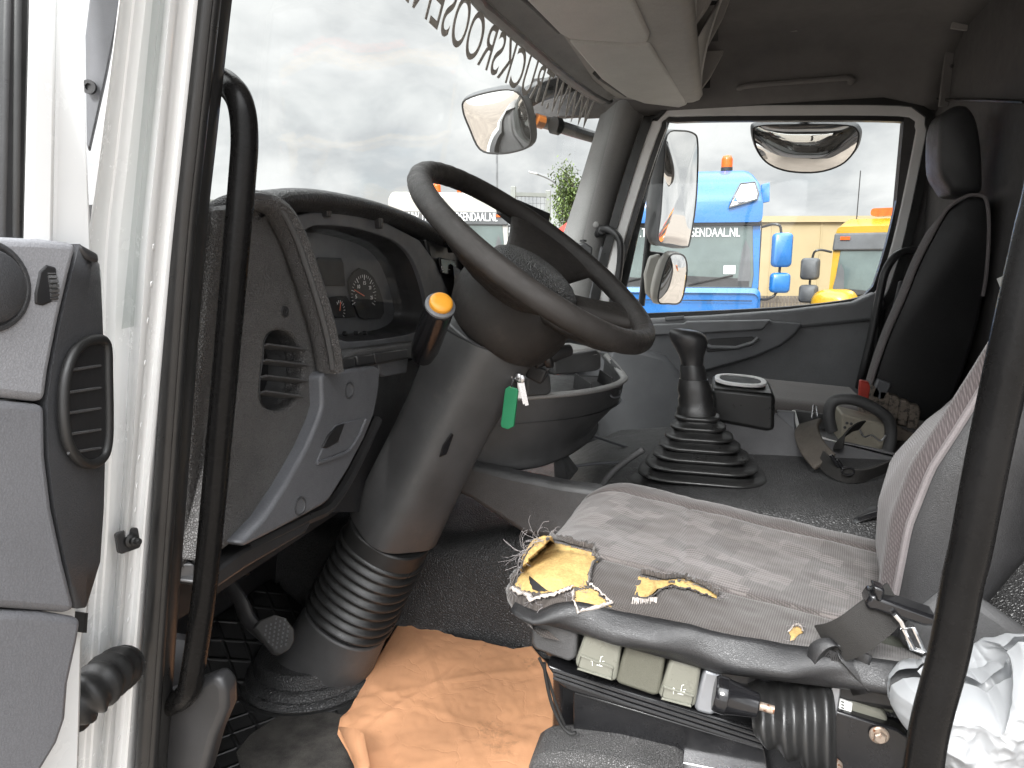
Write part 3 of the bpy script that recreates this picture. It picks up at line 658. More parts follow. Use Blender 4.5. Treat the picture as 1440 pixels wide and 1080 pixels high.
# grey kick panel ahead of the passenger door
m = MB(); m.prism(WL([(858, 480), (935, 500), (985, 560), (960, 650), (840, 660), (835, 600)], Y=2.60), (0, .05, 0)); m.build('kick_panel', M['pass_dark'], cab, bevel=.02)
m = MB(); m.prism(WL([(790, 440), (842, 330), (872, 430), (895, 470), (905, 560), (880, 640), (800, 640)], Y=2.70), (0, .06, 0)); m.build('door_pillar_base', M['pass_dark'], cab, bevel=.01)
m = MB(); m.prism(WL([(1226, 425), (1300, 200), (1330, 200), (1310, 420), (1260, 700), (1100, 760), (1200, 560)], Y=2.73), (0, .03, 0)); m.build('rear_door_pillar', M['rear_wall'], cab, bevel=.01)
m = MB(); m.box((-.86, .60, -.42), (.36, .03, .85)); m.build('footwell_side', M['black_plastic'], cab)
m = MB(); m.prism(WL([(880, 140), (945, 160), (915, 250), (872, 445), (800, 445)], Y=2.77), (0, .02, 0)); m.build('door_gap_filler', M['seal'], cab)
m = MB(); m.box((.62, 2.72, .15), (.10, .05, .9)); m.box((.0, 2.74, .60), (1.4, .05, .14)); m.build('side_wall', M['rear_wall'], cab)
m = MB(); m.prism(WL([(1265, 395), (1300, 395), (1295, 470), (1245, 480)], Y=2.60), (0, .02, 0)); m.build('belt_guide', M['black_plastic'], cab, bevel=.006)

# grab handles
def handle(lab, pts, r, ends, mat='worn_black', flat=None):
    P = catmull(pts, 7)
    t = thing('grab_handle', lab, 'grab handle', P[-1], 'grab handles at the door openings')
    m = MB(); m.tube(P, r, 16); m.build('rail', M[mat], t)
    for c, ax, rr, ln in ends:
        m = MB(); m.lathe(c, ax, [(rr, 0), (rr*1.02, ln*.3), (rr*.8, ln*.8), (rr*.62, ln)], 18); m.build('end_mount', M['black_plastic'], t, bevel=.002)
    return t
gh = handle('long black grab handle with worn paint on the driver side windscreen pillar',
       [W(276, 118, Y=.63), W(292, 112, Y=.625), W(316, 116, Y=.61), W(337, 142, Y=.60), W(344, 190, Y=.597), W(340, 260, Y=.595), W(325, 430, Y=.59), W(308, 620, Y=.585), W(290, 810, Y=.58), W(272, 940, Y=.578), W(262, 975, Y=.58), W(240, 990, Y=.585), W(215, 992, Y=.59)],
       .0125, [(W(281, 116, Y=.63), (1, -.2, 0), .020, .025)])
m = MB(); m.prism(WL([(200, 988), (270, 962), (302, 950), (316, 968), (317, 1000), (300, 1040), (284, 1100), (186, 1100)], Y=.585), (0, .025, .0)); m.build('foot_mount', M['black_plastic'], gh, bevel=.008, seg=3)
m = MB(); m.lathe(W(238, 930, Y=.63), (.8, -.6, .1), [(.03, -.01), (.034, .0), (.03, .012), (.01, .018)], 20); m.build('foot_boss', M['black_plastic'], gh)
handle('black grab handle beside the driver seat at the rear of the door opening',
       [V((.42, .58, .50)), V((.30, .54, .47)), V((.20, .49, .36)), V((.172, .46, .22)), W(1485, 200, Y=.455), W(1458, 330, Y=.455), W(1437, 422, Y=.455), W(1411, 540, Y=.455), W(1386, 660, Y=.455), W(1365, 770, Y=.455), W(1353, 820, Y=.455), W(1334, 920, Y=.455), W(1308, 1020, Y=.455), W(1292, 1110, Y=.455), W(1262, 1220, Y=.47)], .0112, [], 'worn_black')
handle('short black grab handle on the passenger side windscreen pillar',
       [W(838, 330, Y=2.68), W(850, 322, Y=2.64), W(862, 326, Y=2.61), W(872, 340, Y=2.60), W(872, 370, Y=2.60), W(866, 410, Y=2.60), W(858, 440, Y=2.60), W(850, 470, Y=2.64)], .013, [(W(846, 325, Y=2.67), (.2, -1, 0), .02, .03)], 'black_plastic')
handle('curved black grab handle between passenger window and passenger seat',
       [W(1302, 353, Y=2.62), W(1286, 352, Y=2.56), W(1262, 358, Y=2.53), W(1246, 380, Y=2.52), W(1238, 410, Y=2.52), W(1226, 470, Y=2.52), W(1214, 520, Y=2.52), W(1208, 545, Y=2.54)], .013, [], 'black_plastic')

# ------------------------------------------------------------------ driver door, swung open
DX = -.46
dd = thing('driver_door', 'open driver door at the edge of the photo with grey inner trim, oval air duct and white frame', 'door', (-.5, .0, -.6))
def ext(pts, up=True):
    """close an outline towards the free end of the door, out of frame"""
    a, b = W(*pts[0], X=DX), W(*pts[-1], X=DX)
    return [W(x, y, X=DX) for x, y in pts]+[V((DX, -.5, b.z*.8)), V((DX, -.5, a.z*.9))]
m = MB(); m.prism(ext([(0, 333), (60, 336), (112, 342), (100, 390), (86, 450), (72, 520), (66, 566), (0, 559)]), (-.05, 0, 0)); up_ = m.build('upper_trim', M['door_mid'], dd, bevel=.006, seg=3)
m = MB(); m.prism(ext([(0, 562), (66, 569), (67, 640), (76, 715), (92, 790), (109, 858), (95, 862), (0, 855)]), (-.05, 0, 0)); m.build('middle_trim', M['door_grey'], dd, bevel=.006, seg=3)
m = MB(); m.prism(ext([(0, 858), (60, 860), (95, 865), (118, 869), (113, 900), (100, 960), (96, 1010), (84, 1045), (60, 1085), (40, 1130), (0, 1200)]), (-.04, 0, 0)); m.build('lower_trim', M['door_grey'], dd, bevel=.006, seg=3)
# dark end panel: leans back from the grey trim to the door edge
X2 = -.478
A = [(112, 343), (100, 391), (86, 451), (73, 521), (67, 567), (68, 640), (77, 715), (93, 790), (108, 856)]
B = [(140, 372), (142, 400), (144, 440), (146, 500), (149, 567), (148, 640), (146, 715), (141, 790), (122, 852)]
Ap = WL(A, X=DX-.001); Bp = WL(B, X=X2)
m = MB(); m.grid([[p+V((-.03, 0, 0)) for p in Ap], Ap, [lerp(a, b, .5)+V((.003, 0, 0)) for a, b in zip(Ap, Bp)], Bp, [p+V((-.03, -.004, 0)) for p in Bp]])
ep = m.build('end_panel', M['door_dark'], dd, solid=.004, ang=50)
m = MB(); m.prism(WL([(113, 342), (140, 357), (141, 371), (124, 364), (112, 352)], X=DX), (-.03, 0, 0)); m.build('corner_cap', M['black_plastic'], dd, bevel=.003)
# oval duct with a thick rubber lip
ov = [(128, 477), (139, 478), (145, 490), (146, 530), (147, 580), (146, 620), (140, 642), (125, 652), (108, 648), (92, 628), (85, 600), (83, 560), (87, 525), (97, 498), (112, 482)]
def duct(dx): return catmull([lerp(W(x, y, X=DX), W(x, y, X=X2), max(0, min(1, (x-85)/60)))+V((dx, 0, 0)) for x, y in ov], 4, True)
m = MB(); m.tube(duct(.004), .0040, 10, loop=True, flat=.0040); du = m.build('air_duct', M['rubber'], dd)
dm = duct(.001); c = sum(dm, V())/len(dm)
m = MB(); m.loft([dm, [lerp(p, c, .12)+V((-.025, 0, 0)) for p in dm]], caps=False); m.add([lerp(p, c, .12)+V((-.025, 0, 0)) for p in dm], [tuple(range(len(dm)))]); m.build('duct_mouth', M['dial'], du)
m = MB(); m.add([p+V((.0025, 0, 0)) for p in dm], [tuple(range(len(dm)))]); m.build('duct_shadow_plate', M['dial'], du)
m = MB()
for z in (518, 549, 578, 608, 634): m.tube([W(96, z+3, X=DX+.003), W(141, z-4, X=X2+.006)], .0012, 6)
m.build('duct_slat', M['dark_plastic'], du)
# thumb wheel in its recess, round speaker/handle cup
m = MB(); m.prism(WL([(56, 382), (66, 372), (80, 376), (81, 392), (74, 425), (62, 430), (50, 428), (50, 412)], X=DX+.0012), (-.006, 0, 0)); re = m.build('wheel_recess', M['dial'], dd, bevel=.0015)
m = MB(); cth = W(65, 402, X=DX-.0050); 
for k in range(24):
    a = 2*math.pi*k/24
    m.box(cth+V((.0075*math.cos(a), 0, .0125*math.sin(a))), (.0020, .0065, .0022), Matrix.Rotation(-a, 3, 'Y'))
m.loft([[cth+V((.0072*math.cos(a), y, .0118*math.sin(a))) for a in [2*math.pi*k/24 for k in range(24)]] for y in (-.003, .003)]); m.build('thumb_wheel', M['dark_plastic'], re)
c = W(-20, 402, X=DX)
m = MB(); m.lathe(c, (1, 0, 0), [(.031, .0), (.031, .002), (.027, .003), (.0265, .001)], 36); m.lathe(c, (1, 0, 0), [(.026, .0), (.024, .006), (.016, .010), (.004, .011)], 36); m.build('pull_cup', M['door_dark'], dd, bevel=.001)
# white window frame, its rubber and the pane
def post(tl, tr, bl, br, X, d):
    a, b, c2, e = W(*tl, X=X), W(*tr, X=X), W(*bl, X=X), W(*br, X=X)
    a2, b2 = a+(a-c2)*1.0, b+(b-e)*1.0
    mm = MB(); mm.prism([a2, b2, e+(e-b)*.15, c2+(c2-a)*.15], (d, 0, 0)); return mm
m = post((44, 0), (86, 0), (35, 340), (80, 340), -.468, -.04); wf = m.build('window_frame', M['white_paint'], dd, bevel=.006, seg=3)
m = post((80, 0), (117, 0), (74, 340), (131, 340), -.478, -.05); m.build('frame_flange', M['white_paint'], wf, bevel=.004, seg=3)
m = post((25, 0), (44, 0), (22, 340), (37, 340), -.470, -.03); m.build('window_rubber', M['seal'], wf, bevel=.003)
m = post((10, 0), (27, 0), (2, 340), (24, 340), -.474, -.02); m.build('window_channel', M['black_plastic'], wf, bevel=.003)
m = MB(); m.add([W(12, -340, X=-.486), W(4, 350, X=-.486), V((-.486, -.5, 0)), V((-.486, -.5, .42))], [(0, 1, 2, 3)]); m.build('pane', M['glass'], dd)
m = MB(); m.prism([W(-10, 0, X=-.50), W(9, 0, X=-.50), W(3, 340, X=-.5), W(-10, 340, X=-.5)], (-.02, 0, 0)); m.build('frame_rear_edge', M['pillar_trim'], dd)
# outer skin behind the trim, visible below as a white edge
m = MB(); m.prism([W(120, 345, X=-.50), W(146, 380, X=-.50), W(146, 700, X=-.50), W(126, 860, X=-.5), W(118, 900, X=-.5), W(112, 1130, X=-.5), W(-60, 1200, X=-.5), V((-.5, -.5, -.45)), V((-.5, -.5, .0))], (-.05, 0, 0)); m.build('door_skin', M['white_paint'], dd, bevel=.004)
m = MB(); m.prism(WL([(119, 862), (124, 862), (122, 890), (117, 890)], X=-.49), (-.01, 0, 0)); m.build('edge_seal', M['seal'], dd)
# corrugated cable sleeve between door and pillar
P = catmull([W(96, 1000, Y=.44), W(114, 985, Y=.445), W(136, 966, Y=.46), W(156, 948, Y=.485), W(172, 938, Y=.515)], 10)
rr = []
for i in range(len(P)): rr.append(.0205+.0022*math.sin(i*2*math.pi/6.6))
m = MB(); m.tube(P, rr, 20); m.build('cable_sleeve', M['rubber'], dd, ang=80)
# dark wind deflector seen between door frame and pillar
m = MB(); m.prism(WL([(133, -60), (185, -60), (168, 8), (150, 100), (126, 208), (122, 205), (120, 50)], Y=.52), (-.02, .02, 0)); wdf = tag(m.build('wind_deflector', M['cluster_grey'], bevel=.003), 'dark grey wedge shaped wind deflector showing between open door frame and white pillar', 'wind deflector')
m = MB(); m.lathe(W(127, 123, Y=.517), (.3, -1, 0), [(.006, 0), (.006, .003), (.003, .003), (.003, .001)], 14); m.build('deflector_screw', M['black_plastic'], wdf)
# ------------------------------------------------------------------ dashboard
db = thing('dashboard', 'black and grey dashboard with round air vent, hooded instrument cluster and open tray', 'dashboard', (-.6, 1.4, -.5))
# rounded end cover next to the door pillar
A = WL([(272, 300), (262, 380), (250, 520), (240, 640), (228, 800)], Y=.62)
rows = []
for i, a in enumerate(A):
    xs_ = [0, 1, 2, 3, 4]
    px, py = [(272, 306), (262, 380), (250, 520), (240, 640), (228, 800)][i]
    w = [58, 60, 55, 52, 56][i]
    rows.append([W(px-14, py+4, Y=.64)+V((-.06, .02, 0)), W(px-6, py, Y=.618), W(px+w*.22, py-3, Y=.612), W(px+w*.36, py-4, Y=.620), W(px+w*.5, py-5, Y=.622), W(px+w*.72, py-7, Y=.640), W(px+w, py-9, X=-.545)])
rows = [[p+V((-.02, .01, -.012)) for p in rows[0]]]+rows
rows = [catmull(r, 4) for r in rows]
rows = [list(r) for r in zip(*[catmull(list(c), 4) for c in zip(*rows)])]
m = MB(); m.grid(rows); ec = m.build('end_cover', M['grain_plastic'], db, solid=.006, ang=60)
m = MB(); m.prism([W(228, 800, Y=.62), W(240, 796, Y=.615), W(275, 793, Y=.62), W(276, 812, Y=.625), W(238, 826, Y=.615), W(226, 822, Y=.62)], (-.06, .03, 0)); m.build('lower_edge', M['black_plastic'], db, bevel=.004)
# panel with the round vent
vx = -.535
vp = [(318, 296), (345, 283), (372, 282), (392, 300), (410, 335), (426, 385), (438, 440), (447, 500), (450, 540), (448, 575), (438, 612), (418, 650), (388, 700), (352, 745), (312, 775), (282, 792), (288, 700), (300, 560), (310, 420)]
vh = [(371, 500), (372, 482), (378, 470), (390, 465), (406, 468), (418, 480), (426, 500), (428, 522), (425, 545), (417, 562), (404, 574), (388, 577), (375, 573), (367, 562), (366, 540), (368, 520)]
vh = sm2 = [(p.x, p.y) for p in catmull([V((x, y, 0)) for x, y in vh], 3, True)]
m = MB(); m.holed(WL(vp, X=vx), WL(vh, X=vx), 'X', -.03); pv = m.build('vent_panel', M['grain_plastic'], db, bevel=.005, seg=3)
m = MB(); h = WL(vh, X=vx-.002); hc = sum(h, V())/len(h)
m.loft([h, [lerp(p, hc, .06)+V((-.055, .0, 0)) for p in h]], caps=False); m.build('vent_duct', M['dark_plastic'], pv)
m = MB(); m.add([lerp(p, hc, .05)+V((-.056, 0, 0)) for p in h], [tuple(range(len(h)))]); m.build('vent_back', M['dial'], pv)
for x0, x1, y in ((369, 424, 487), (367, 428, 509), (366, 427, 531), (366, 420, 553)):
    m = MB(); m.strap([W(x0, y-1, X=vx-.004), W(x1, y+6, X=vx-.004)], .017, .0011, side=(1, 0, .28)); m.build('vent_slat', M['dark_plastic'], pv)
m = MB(); m.ball(W(392, 566, X=vx-.035), (.012, .012, .006), 12); m.build('vent_damper', M['strap'], pv)
m = MB(); c = W(400, 438, X=vx+.0005); m.lathe(c, (1, 0, 0), [(.0075, 0), (.007, .002), (.0035, .0022), (.003, -.001)], 18); m.build('panel_screw', M['black_plastic'], pv)
# padded roll that frames the cluster, and the hood above it
roll = [W(300, 302, X=-.56), W(330, 287, X=-.535), W(362, 282, X=-.525), W(384, 292, X=-.52), W(400, 312, X=-.517), W(416, 345, X=-.515), W(430, 385, X=-.513), W(443, 425, X=-.511), W(454, 465, X=-.51), W(461, 498, X=-.51), W(464, 520, X=-.512)]
P = catmull(roll, 5)
m = MB(); m.tube(P, [.013+.008*min(1, i/14) for i in range(len(P))], 12, flat=[.012]*len(P), up=(1, 0, 0)); m.build('side_roll', M['grain_plastic'], db)
m = MB(); P2 = [p+V((.012, -.014, .004)) for p in P[8:]]; m.tube(P2, .004, 8); m.build('roll_welt', M['dark_plastic'], db)
lip = [W(366, 286, X=-.53), W(392, 274, X=-.535), W(430, 271, X=-.54), W(475, 276, X=-.545), W(530, 288, X=-.55), W(580, 306, X=-.555), W(625, 330, X=-.56), W(665, 358, X=-.57), W(700, 388, X=-.58), W(760, 430, X=-.59)]
LP = catmull(lip, 4)
rows = []
for p in LP:
    rows.append([p+V((-.045, 0, -.028)), p+V((-.012, 0, -.022)), p+V((.008, 0, -.012)), p+V((.010, 0, -.002)), p+V((0, 0, .005)), p+V((-.02, .0, .006)), p+V((-.08, .005, -.002)), p+V((-.2, .02, -.05)), p+V((-.36, .05, -.13))])
m = MB(); m.grid([catmull(r, 3) for r in rows]); m.build('cluster_hood', M['leather'], db, ang=80)
for x, y in ((464, 301), (537, 318)):
    m = MB(); c = W(x, y, X=-.555); m.prism([c+V((0, -.009, .018)), c+V((0, .009, .018)), c+V((0, .006, -.004)), c+V((0, -.005, -.004))], (-.02, 0, 0)); m.build('hood_support', M['black_plastic'], db, bevel=.002)
# instrument cluster
bx = -.565
bo = [(405, 306), (440, 298), (490, 300), (545, 314), (590, 338), (612, 368), (630, 410), (640, 455), (632, 490), (560, 508), (470, 512), (455, 480), (440, 420), (420, 360)]
bi = [(427, 332), (436, 320), (455, 317), (495, 320), (535, 331), (562, 344), (580, 365), (592, 395), (600, 430), (600, 452), (585, 466), (555, 474), (500, 480), (478, 477), (468, 462), (452, 415), (436, 368)]
bi = [(p.x, p.y) for p in catmull([V((x, y, 0)) for x, y in bi], 3, True)]
ic = m = MB(); m.holed(WL(bo, X=bx), WL(bi, X=bx), 'X', -.02); cl = m.build('cluster_bezel', M['cluster_grey'], db, bevel=.005, seg=3)
h = WL(bi, X=bx-.002); hc = sum(h, V())/len(h)
back = [lerp(p, hc, .10)+V((-.055, -.02, 0)) for p in h]
m = MB(); m.loft([h, back], caps=False); m.build('cluster_well', M['black_plastic'], cl)
m = MB(); m.add([p+V((.001, 0, 0)) for p in back], [tuple(range(len(back)))]); m.build('cluster_face', M['cluster_grey'], cl)
m = MB(); m.add([lerp(p, hc, .035)+V((-.026, -.009, 0)) for p in h], [tuple(range(len(h)))]); m.build('cluster_lens', M['lens'], cl)
fx = bx-.053
def FW(x, y, d=0): return W(x, y, X=fx+d)
m = MB(); m.prism(WL([(440, 366), (446, 362), (478, 363), (481, 370), (484, 402), (446, 402)], X=fx), (.003, 0, 0)); m.build('display', M['dial'], cl, bevel=.001)
m = MB(); m.prism(WL([(456, 418), (485, 416), (494, 430), (499, 446), (470, 447), (462, 436)], X=fx), (.003, 0, 0)); m.build('small_gauge', M['dial'], cl, bevel=.001)
c = FW(512, 412, .002); rd = .046
cc = FW(513, 414)
Dm = [(488, 395), (494, 384), (503, 377), (513, 380), (523, 390), (531, 405), (537, 425), (538, 440), (533, 448), (510, 449), (503, 446), (494, 425), (489, 408)]
m = MB(); m.prism(WL(Dm, X=fx), (.004, 0, 0)); m.build('rev_counter', M['dial'], cl, bevel=.001)
m = MB(); c = FW(512, 416, .0055)
for k in range(25):
    a = rad(200-k*230/24); big = k % 4 == 0
    r0, r1 = (.029, .038) if big else (.033, .038)
    q0 = c+V((0, math.cos(a)*r0*1.25, math.sin(a)*r0)); q1 = c+V((0, math.cos(a)*r1*1.25, math.sin(a)*r1))
    m.tube([q0, q1], .0006 if big else .00035, 5)
c2 = FW(478, 437, .0045)
for k in range(9):
    a = rad(120-k*160/8); q0 = c2+V((0, math.cos(a)*.013, math.sin(a)*.013)); q1 = c2+V((0, math.cos(a)*.018, math.sin(a)*.018)); m.tube([q0, q1], .0004, 5)
m.build('dial_marks', M['white_print'], cl)
m = MB(); m.tube([c, c+V((.001, -.036, .012))], .0011, 6); m.build('needle', M['red_needle'], cl)
m = MB(); m.tube([c2, c2+V((.001, .002, .015))], .0007, 6); m.build('needle', M['red_needle'], cl)
for k, t_ in enumerate('5 10 15 20 25'.split()):
    a = rad(180-k*48); q = c+V((0, math.cos(a)*.029, math.sin(a)*.023-.003))
    lettering(t_, .0065, .006 if len(t_) == 1 else .009, lambda u, v, q=q: (q+V((0, u-.004, v)), V((1, 0, 0))), 'dial_number', M['white_print'], cl, .0004)
m = MB()
for x in (483, 499, 511): m.lathe(W(x, 469-(x-483)*.03, X=bx-.035), (1, 0, 0), [(.004, 0), (.004, .006), (.001, .007)], 12)
m.build('reset_knob', M['black_plastic'], cl)
# small round knob at the left of the cluster
m = MB(); m.lathe(W(424, 356, X=-.545), (.8, .5, 0), [(.020, -.01), (.020, .004), (.017, .006), (.001, .007)], 24); m.build('side_knob', M['dark_plastic'], db, bevel=.001)
# black row of blanks and trays below the cluster
m = MB(); m.prism(WL([(470, 512), (500, 492), (575, 482), (640, 478), (640, 500), (574, 505), (530, 514), (478, 523)], X=-.535), (-.05, 0, 0)); m.build('blank_row', M['dark_plastic'], db, bevel=.004)
for q in ([(474, 506), (499, 501), (501, 516), (478, 520)], [(502, 500), (527, 497), (529, 511), (504, 515)], [(527, 496), (574, 490), (574, 503), (529, 512)]):
    m = MB(); m.prism(WL(q, X=-.53), (-.02, 0, 0)); m.build('switch_blank', M['black_plastic'], db, bevel=.0025)
m = MB(); m.prism(WL([(534, 509), (575, 503), (572, 525), (540, 530), (533, 524)], X=-.545), (-.02, 0, 0)); m.build('tray_end', M['grey_trim'], db, bevel=.003)
m = MB(); m.prism(WL([(530, 520), (600, 500), (700, 500), (690, 620), (560, 720), (470, 720)], X=-.60), (-.03, 0, 0)); m.build('column_shroud', M['black_plastic'], db)
# lower grey knee panel
kx = -.515
kp = [(452, 531), (456, 524), (528, 515), (535, 519), (534, 540), (532, 556), (526, 584), (512, 618), (490, 660), (464, 702), (455, 710), (430, 724), (385, 748), (345, 768), (338, 764), (372, 728), (402, 682), (432, 628), (449, 588), (454, 570)]
m = MB(); m.prism(WL(kp, X=kx), (-.05, 0, 0)); kn = m.build('knee_panel', M['grey_trim'], db, bevel=.006, seg=3)
m = MB(); m.tube(catmull(WL([(345, 771), (385, 752), (430, 729), (462, 712), (494, 664), (530, 590)], X=kx-.03), 4), .010, 8); m.build('knee_edge', M['black_plastic'], db)
m = MB(); m.prism(WL([(300, 806), (345, 772), (440, 732), (430, 750), (345, 800), (305, 828), (286, 822)], X=-.535), (-.06, 0, 0)); m.build('under_cover', M['black_plastic'], db, bevel=.004)
for x, y, r in ((492, 549, .013), (423, 712, .013)):
    m = MB(); c = W(x, y, X=kx+.0012); m.lathe(c, (1, 0, 0), [(r, -.004), (r, 0), (r*.82, .0003), (r*.72, -.0035), (.0045, -.0036), (.004, -.002), (.001, -.002)], 24); m.build('screw_recess', M['door_dark'], kn)
pk = [(462, 612), (472, 597), (503, 588), (516, 587), (512, 600), (498, 628), (490, 634), (444, 652)]
m = MB(); m.prism(WL(pk, X=kx+.0015), (-.02, 0, 0)); m.build('pocket', M['grey_trim'], kn, bevel=.003)
m = MB(); m.prism(WL([(463, 612), (474, 599), (486, 595), (476, 622), (460, 631), (454, 630)], X=kx+.003), (-.01, 0, 0)); m.build('pocket_opening', M['dial'], kn, bevel=.002)
m = MB(); m.tube(catmull(WL([(446, 651), (470, 643), (491, 633), (505, 612), (514, 590)], X=kx+.002), 4), .0028, 6); m.build('pocket_edge', M['grey_trim'], kn)
# black centre panel with rocker switches
m = MB(); m.prism([W(600, 335, X=-.57), W(650, 352, X=-.57), W(760, 425, X=-.585), W(760, 500, X=-.585), W(620, 490, X=-.57), W(612, 400, X=-.57)], (-.04, 0, 0)); m.build('centre_panel', M['black_plastic'], db, bevel=.006)
for (x, y, w, hh) in ((625, 375, 22, 22), (656, 371, 18, 22)):
    q = [(x-w/2, y-hh/2-2), (x+w/2, y-hh/2+2), (x+w/2+2, y+hh/2+3), (x-w/2+3, y+hh/2-1)]
    m = MB(); m.prism(WL(q, X=-.566), (.008, 0, 0)); s_ = m.build('rocker_switch', M['gloss_black'], db, bevel=.003)
    m = MB(); a = W(x-3, y+2, X=-.557); m.tube([a+V((0, -.004, .004)), a+V((0, -.005, 0)), a+V((0, -.001, -.004)), a+V((0, .003, -.003))], .0006, 5); a = W(x+6, y+4, X=-.557); m.tube([a, a+V((0, .008, 0))], .0006, 5); m.build('switch_mark', M['white_print'], s_)
# top of the dashboard out to the far pillar
rows = []
for Y in [1.46, 1.6, 1.9, 2.2, 2.5, 2.68]:
    x0 = -.60; zt = interp(Y, [(.66, .03), (.95, .07), (1.3, .045), (1.6, -.03), (2.68, -.04)])
    rows.append([V((x0+.04, Y, zt-.25)), V((x0+.05, Y, zt-.04)), V((x0+.035, Y, zt-.012)), V((x0, Y, zt)), V((-.75, Y, zt-.03)), V((min(-.76, wsx(Y, 0)-.0), Y, -.03)), V((-.98, Y, -.07))])
m = MB(); m.grid([catmull(r, 3) for r in rows]); m.build('top_pad', M['leather'], db, ang=80)
m = MB(); m.prism([V((-.52, 1.62, -.10)), V((-.52, 2.66, -.10)), V((-.56, 2.66, -.42)), V((-.56, 1.62, -.45))], (-.04, 0, 0)); m.build('glove_panel', M['pass_dark'], db, bevel=.02)
m = MB(); m.box((-.80, 1.06, -.20), (.30, .84, .52)); m.build('dash_core', M['black_plastic'], db)
# open tray below the centre of the dashboard
tr = thing('storage_tray', 'dark storage tray with pale rim and dividers under the middle of the dashboard', 'storage tray', (-.4, 1.6, -.42))
rim = [W(640, 566, Y=1.34), W(700, 562, Y=1.36), W(775, 556, Y=1.40), W(815, 552, Y=1.45), W(845, 547, Y=1.52), W(866, 541, Y=1.60), W(877, 534, Y=1.67), W(876, 528, Y=1.72), W(866, 515, Y=1.76), W(852, 499, Y=1.78)]
RP = catmull(rim, 5)
m = MB(); m.tube(RP, .0065, 10, flat=.009, up=(0, 0, 1)); m.build('tray_rim', M['pillar_trim'], tr)
def low(p, i, n):
    t = i/(n-1)
    return V((p.x-.05-.04*t, p.y-.0, -.455+.06*t)) if True else p
n_ = len(RP)
rows = [[p for p in RP], [V((p.x-.012, p.y, lerp(p.z, -.40, .45))) for i, p in enumerate(RP)], [low(p, i, n_)+V((.018, 0, .03)) for i, p in enumerate(RP)], [low(p, i, n_) for i, p in enumerate(RP)], [low(p, i, n_)+V((-.2, 0, .01)) for i, p in enumerate(RP)]]
m = MB(); m.grid([list(r) for r in zip(*[catmull(list(c), 4) for c in zip(*rows)])]); m.build('tray_body', M['column'], tr, ang=80, solid=.004)
m = MB(); m.add([V((p.x-.005, p.y, p.z-.055)) for p in RP]+[V((-.50, 1.8, -.30)), V((-.55, 1.3, -.31))], [tuple(range(n_+2))]); m.build('tray_floor', M['black_plastic'], tr)
m = MB(); m.prism([W(778, 528, Y=1.52), W(838, 522, Y=1.58), W(845, 519, Y=1.62), W(846, 498, Y=1.62), W(840, 493, Y=1.60), W(778, 502, Y=1.52)], (-.09, .10, 0)); m.build('tray_cover', M['dark_plastic'], tr, bevel=.006, seg=3)
m = MB(); m.prism([W(775, 494, Y=1.54), W(838, 489, Y=1.62), W(846, 494, Y=1.63), W(840, 499, Y=1.60), W(780, 506, Y=1.54)], (-.08, .08, 0)); m.build('cover_lip', M['pillar_trim'], tr, bevel=.003)
m = MB(); m.strap([W(808, 535, Y=1.55), W(830, 550, Y=1.5)], .035, .0015, side=(0, 0, 1)); m.build('tray_divider', M['dark_plastic'], tr)
m = MB(); m.strap([W(842, 528, Y=1.63), W(860, 540, Y=1.6)], .03, .0015, side=(0, 0, 1)); m.build('tray_divider', M['dark_plastic'], tr)
m = MB(); m.prism([W(742, 530, Y=1.36), W(775, 525, Y=1.40), W(776, 552, Y=1.40), W(770, 556, Y=1.38), W(738, 558, Y=1.36)], (-.06, .05, 0)); m.build('tray_bracket', M['dark_plastic'], tr, bevel=.006)
m = MB(); m.tube(catmull([W(855, 551, Y=1.58), W(862, 559, Y=1.58), W(871, 557, Y=1.60), W(872, 549, Y=1.62)], 5), .0025, 8); m.build('bag_hook', M['grey_trim'], tr)
m = MB(); m.prism([W(850, 497, Y=1.78), W(853, 497, Y=1.78), W(875, 522, Y=1.73), W(873, 527, Y=1.73)], (-.02, .02, 0)); m.build('tray_cheek', M['dark_plastic'], tr)

# small black device on the dashboard top by the windscreen
dv = thing('dash_monitor', 'small black flat device standing on the dashboard top behind the steering wheel', 'device', W(755, 335, Y=1.75))
m = MB(); m.prism([W(718, 279, Y=1.7), W(730, 281, Y=1.7), W(775, 300, Y=1.78), W(772, 318, Y=1.78), W(758, 330, Y=1.78), W(722, 300, Y=1.7)], (-.05, .02, .0)); m.build('device_housing', M['black_plastic'], dv, bevel=.003)
m = MB(); m.tube([W(750, 318, Y=1.76), W(742, 372, Y=1.76)], .012, 10); m.build('device_foot', M['black_plastic'], dv)
dv2 = thing('phone_clamp', 'black phone clamp clipped on the dashboard edge above the rocker switches', 'phone clamp', W(640, 350, X=-.55))
m = MB(); c = W(634, 338, X=-.55); m.box(c, (.02, .04, .022), Matrix.Rotation(.3, 3, 'X')); m.box(c+V((0, .02, -.012)), (.024, .03, .018), Matrix.Rotation(.5, 3, 'X')); m.lathe(c+V((.01, -.012, -.006)), (1, .2, 0), [(.012, 0), (.012, .006), (.009, .009), (.001, .009)], 16); m.build('clamp_body', M['gloss_black'], dv2, bevel=.003)
m = MB(); m.tube([W(621, 309, X=-.57), W(627, 330, X=-.56)], .0022, 8); m.build('clamp_arm', M['glass_letters'], dv2)
ph = thing('black_knob_box', 'small black box on the dashboard corner below the passenger side pillar', 'device', W(822, 360, Y=2.45))
m = MB(); m.prism(WL([(806, 345), (822, 340), (834, 348), (832, 366), (812, 368)], Y=2.45), (-.02, .05, 0)); m.build('box_body', M['black_plastic'], ph, bevel=.006)
m = MB(); m.lathe(W(820, 340, Y=2.46), (0, 0, 1), [(.012, 0), (.012, .006), (.002, .008)], 12); m.build('box_knob', M['black_plastic'], ph)

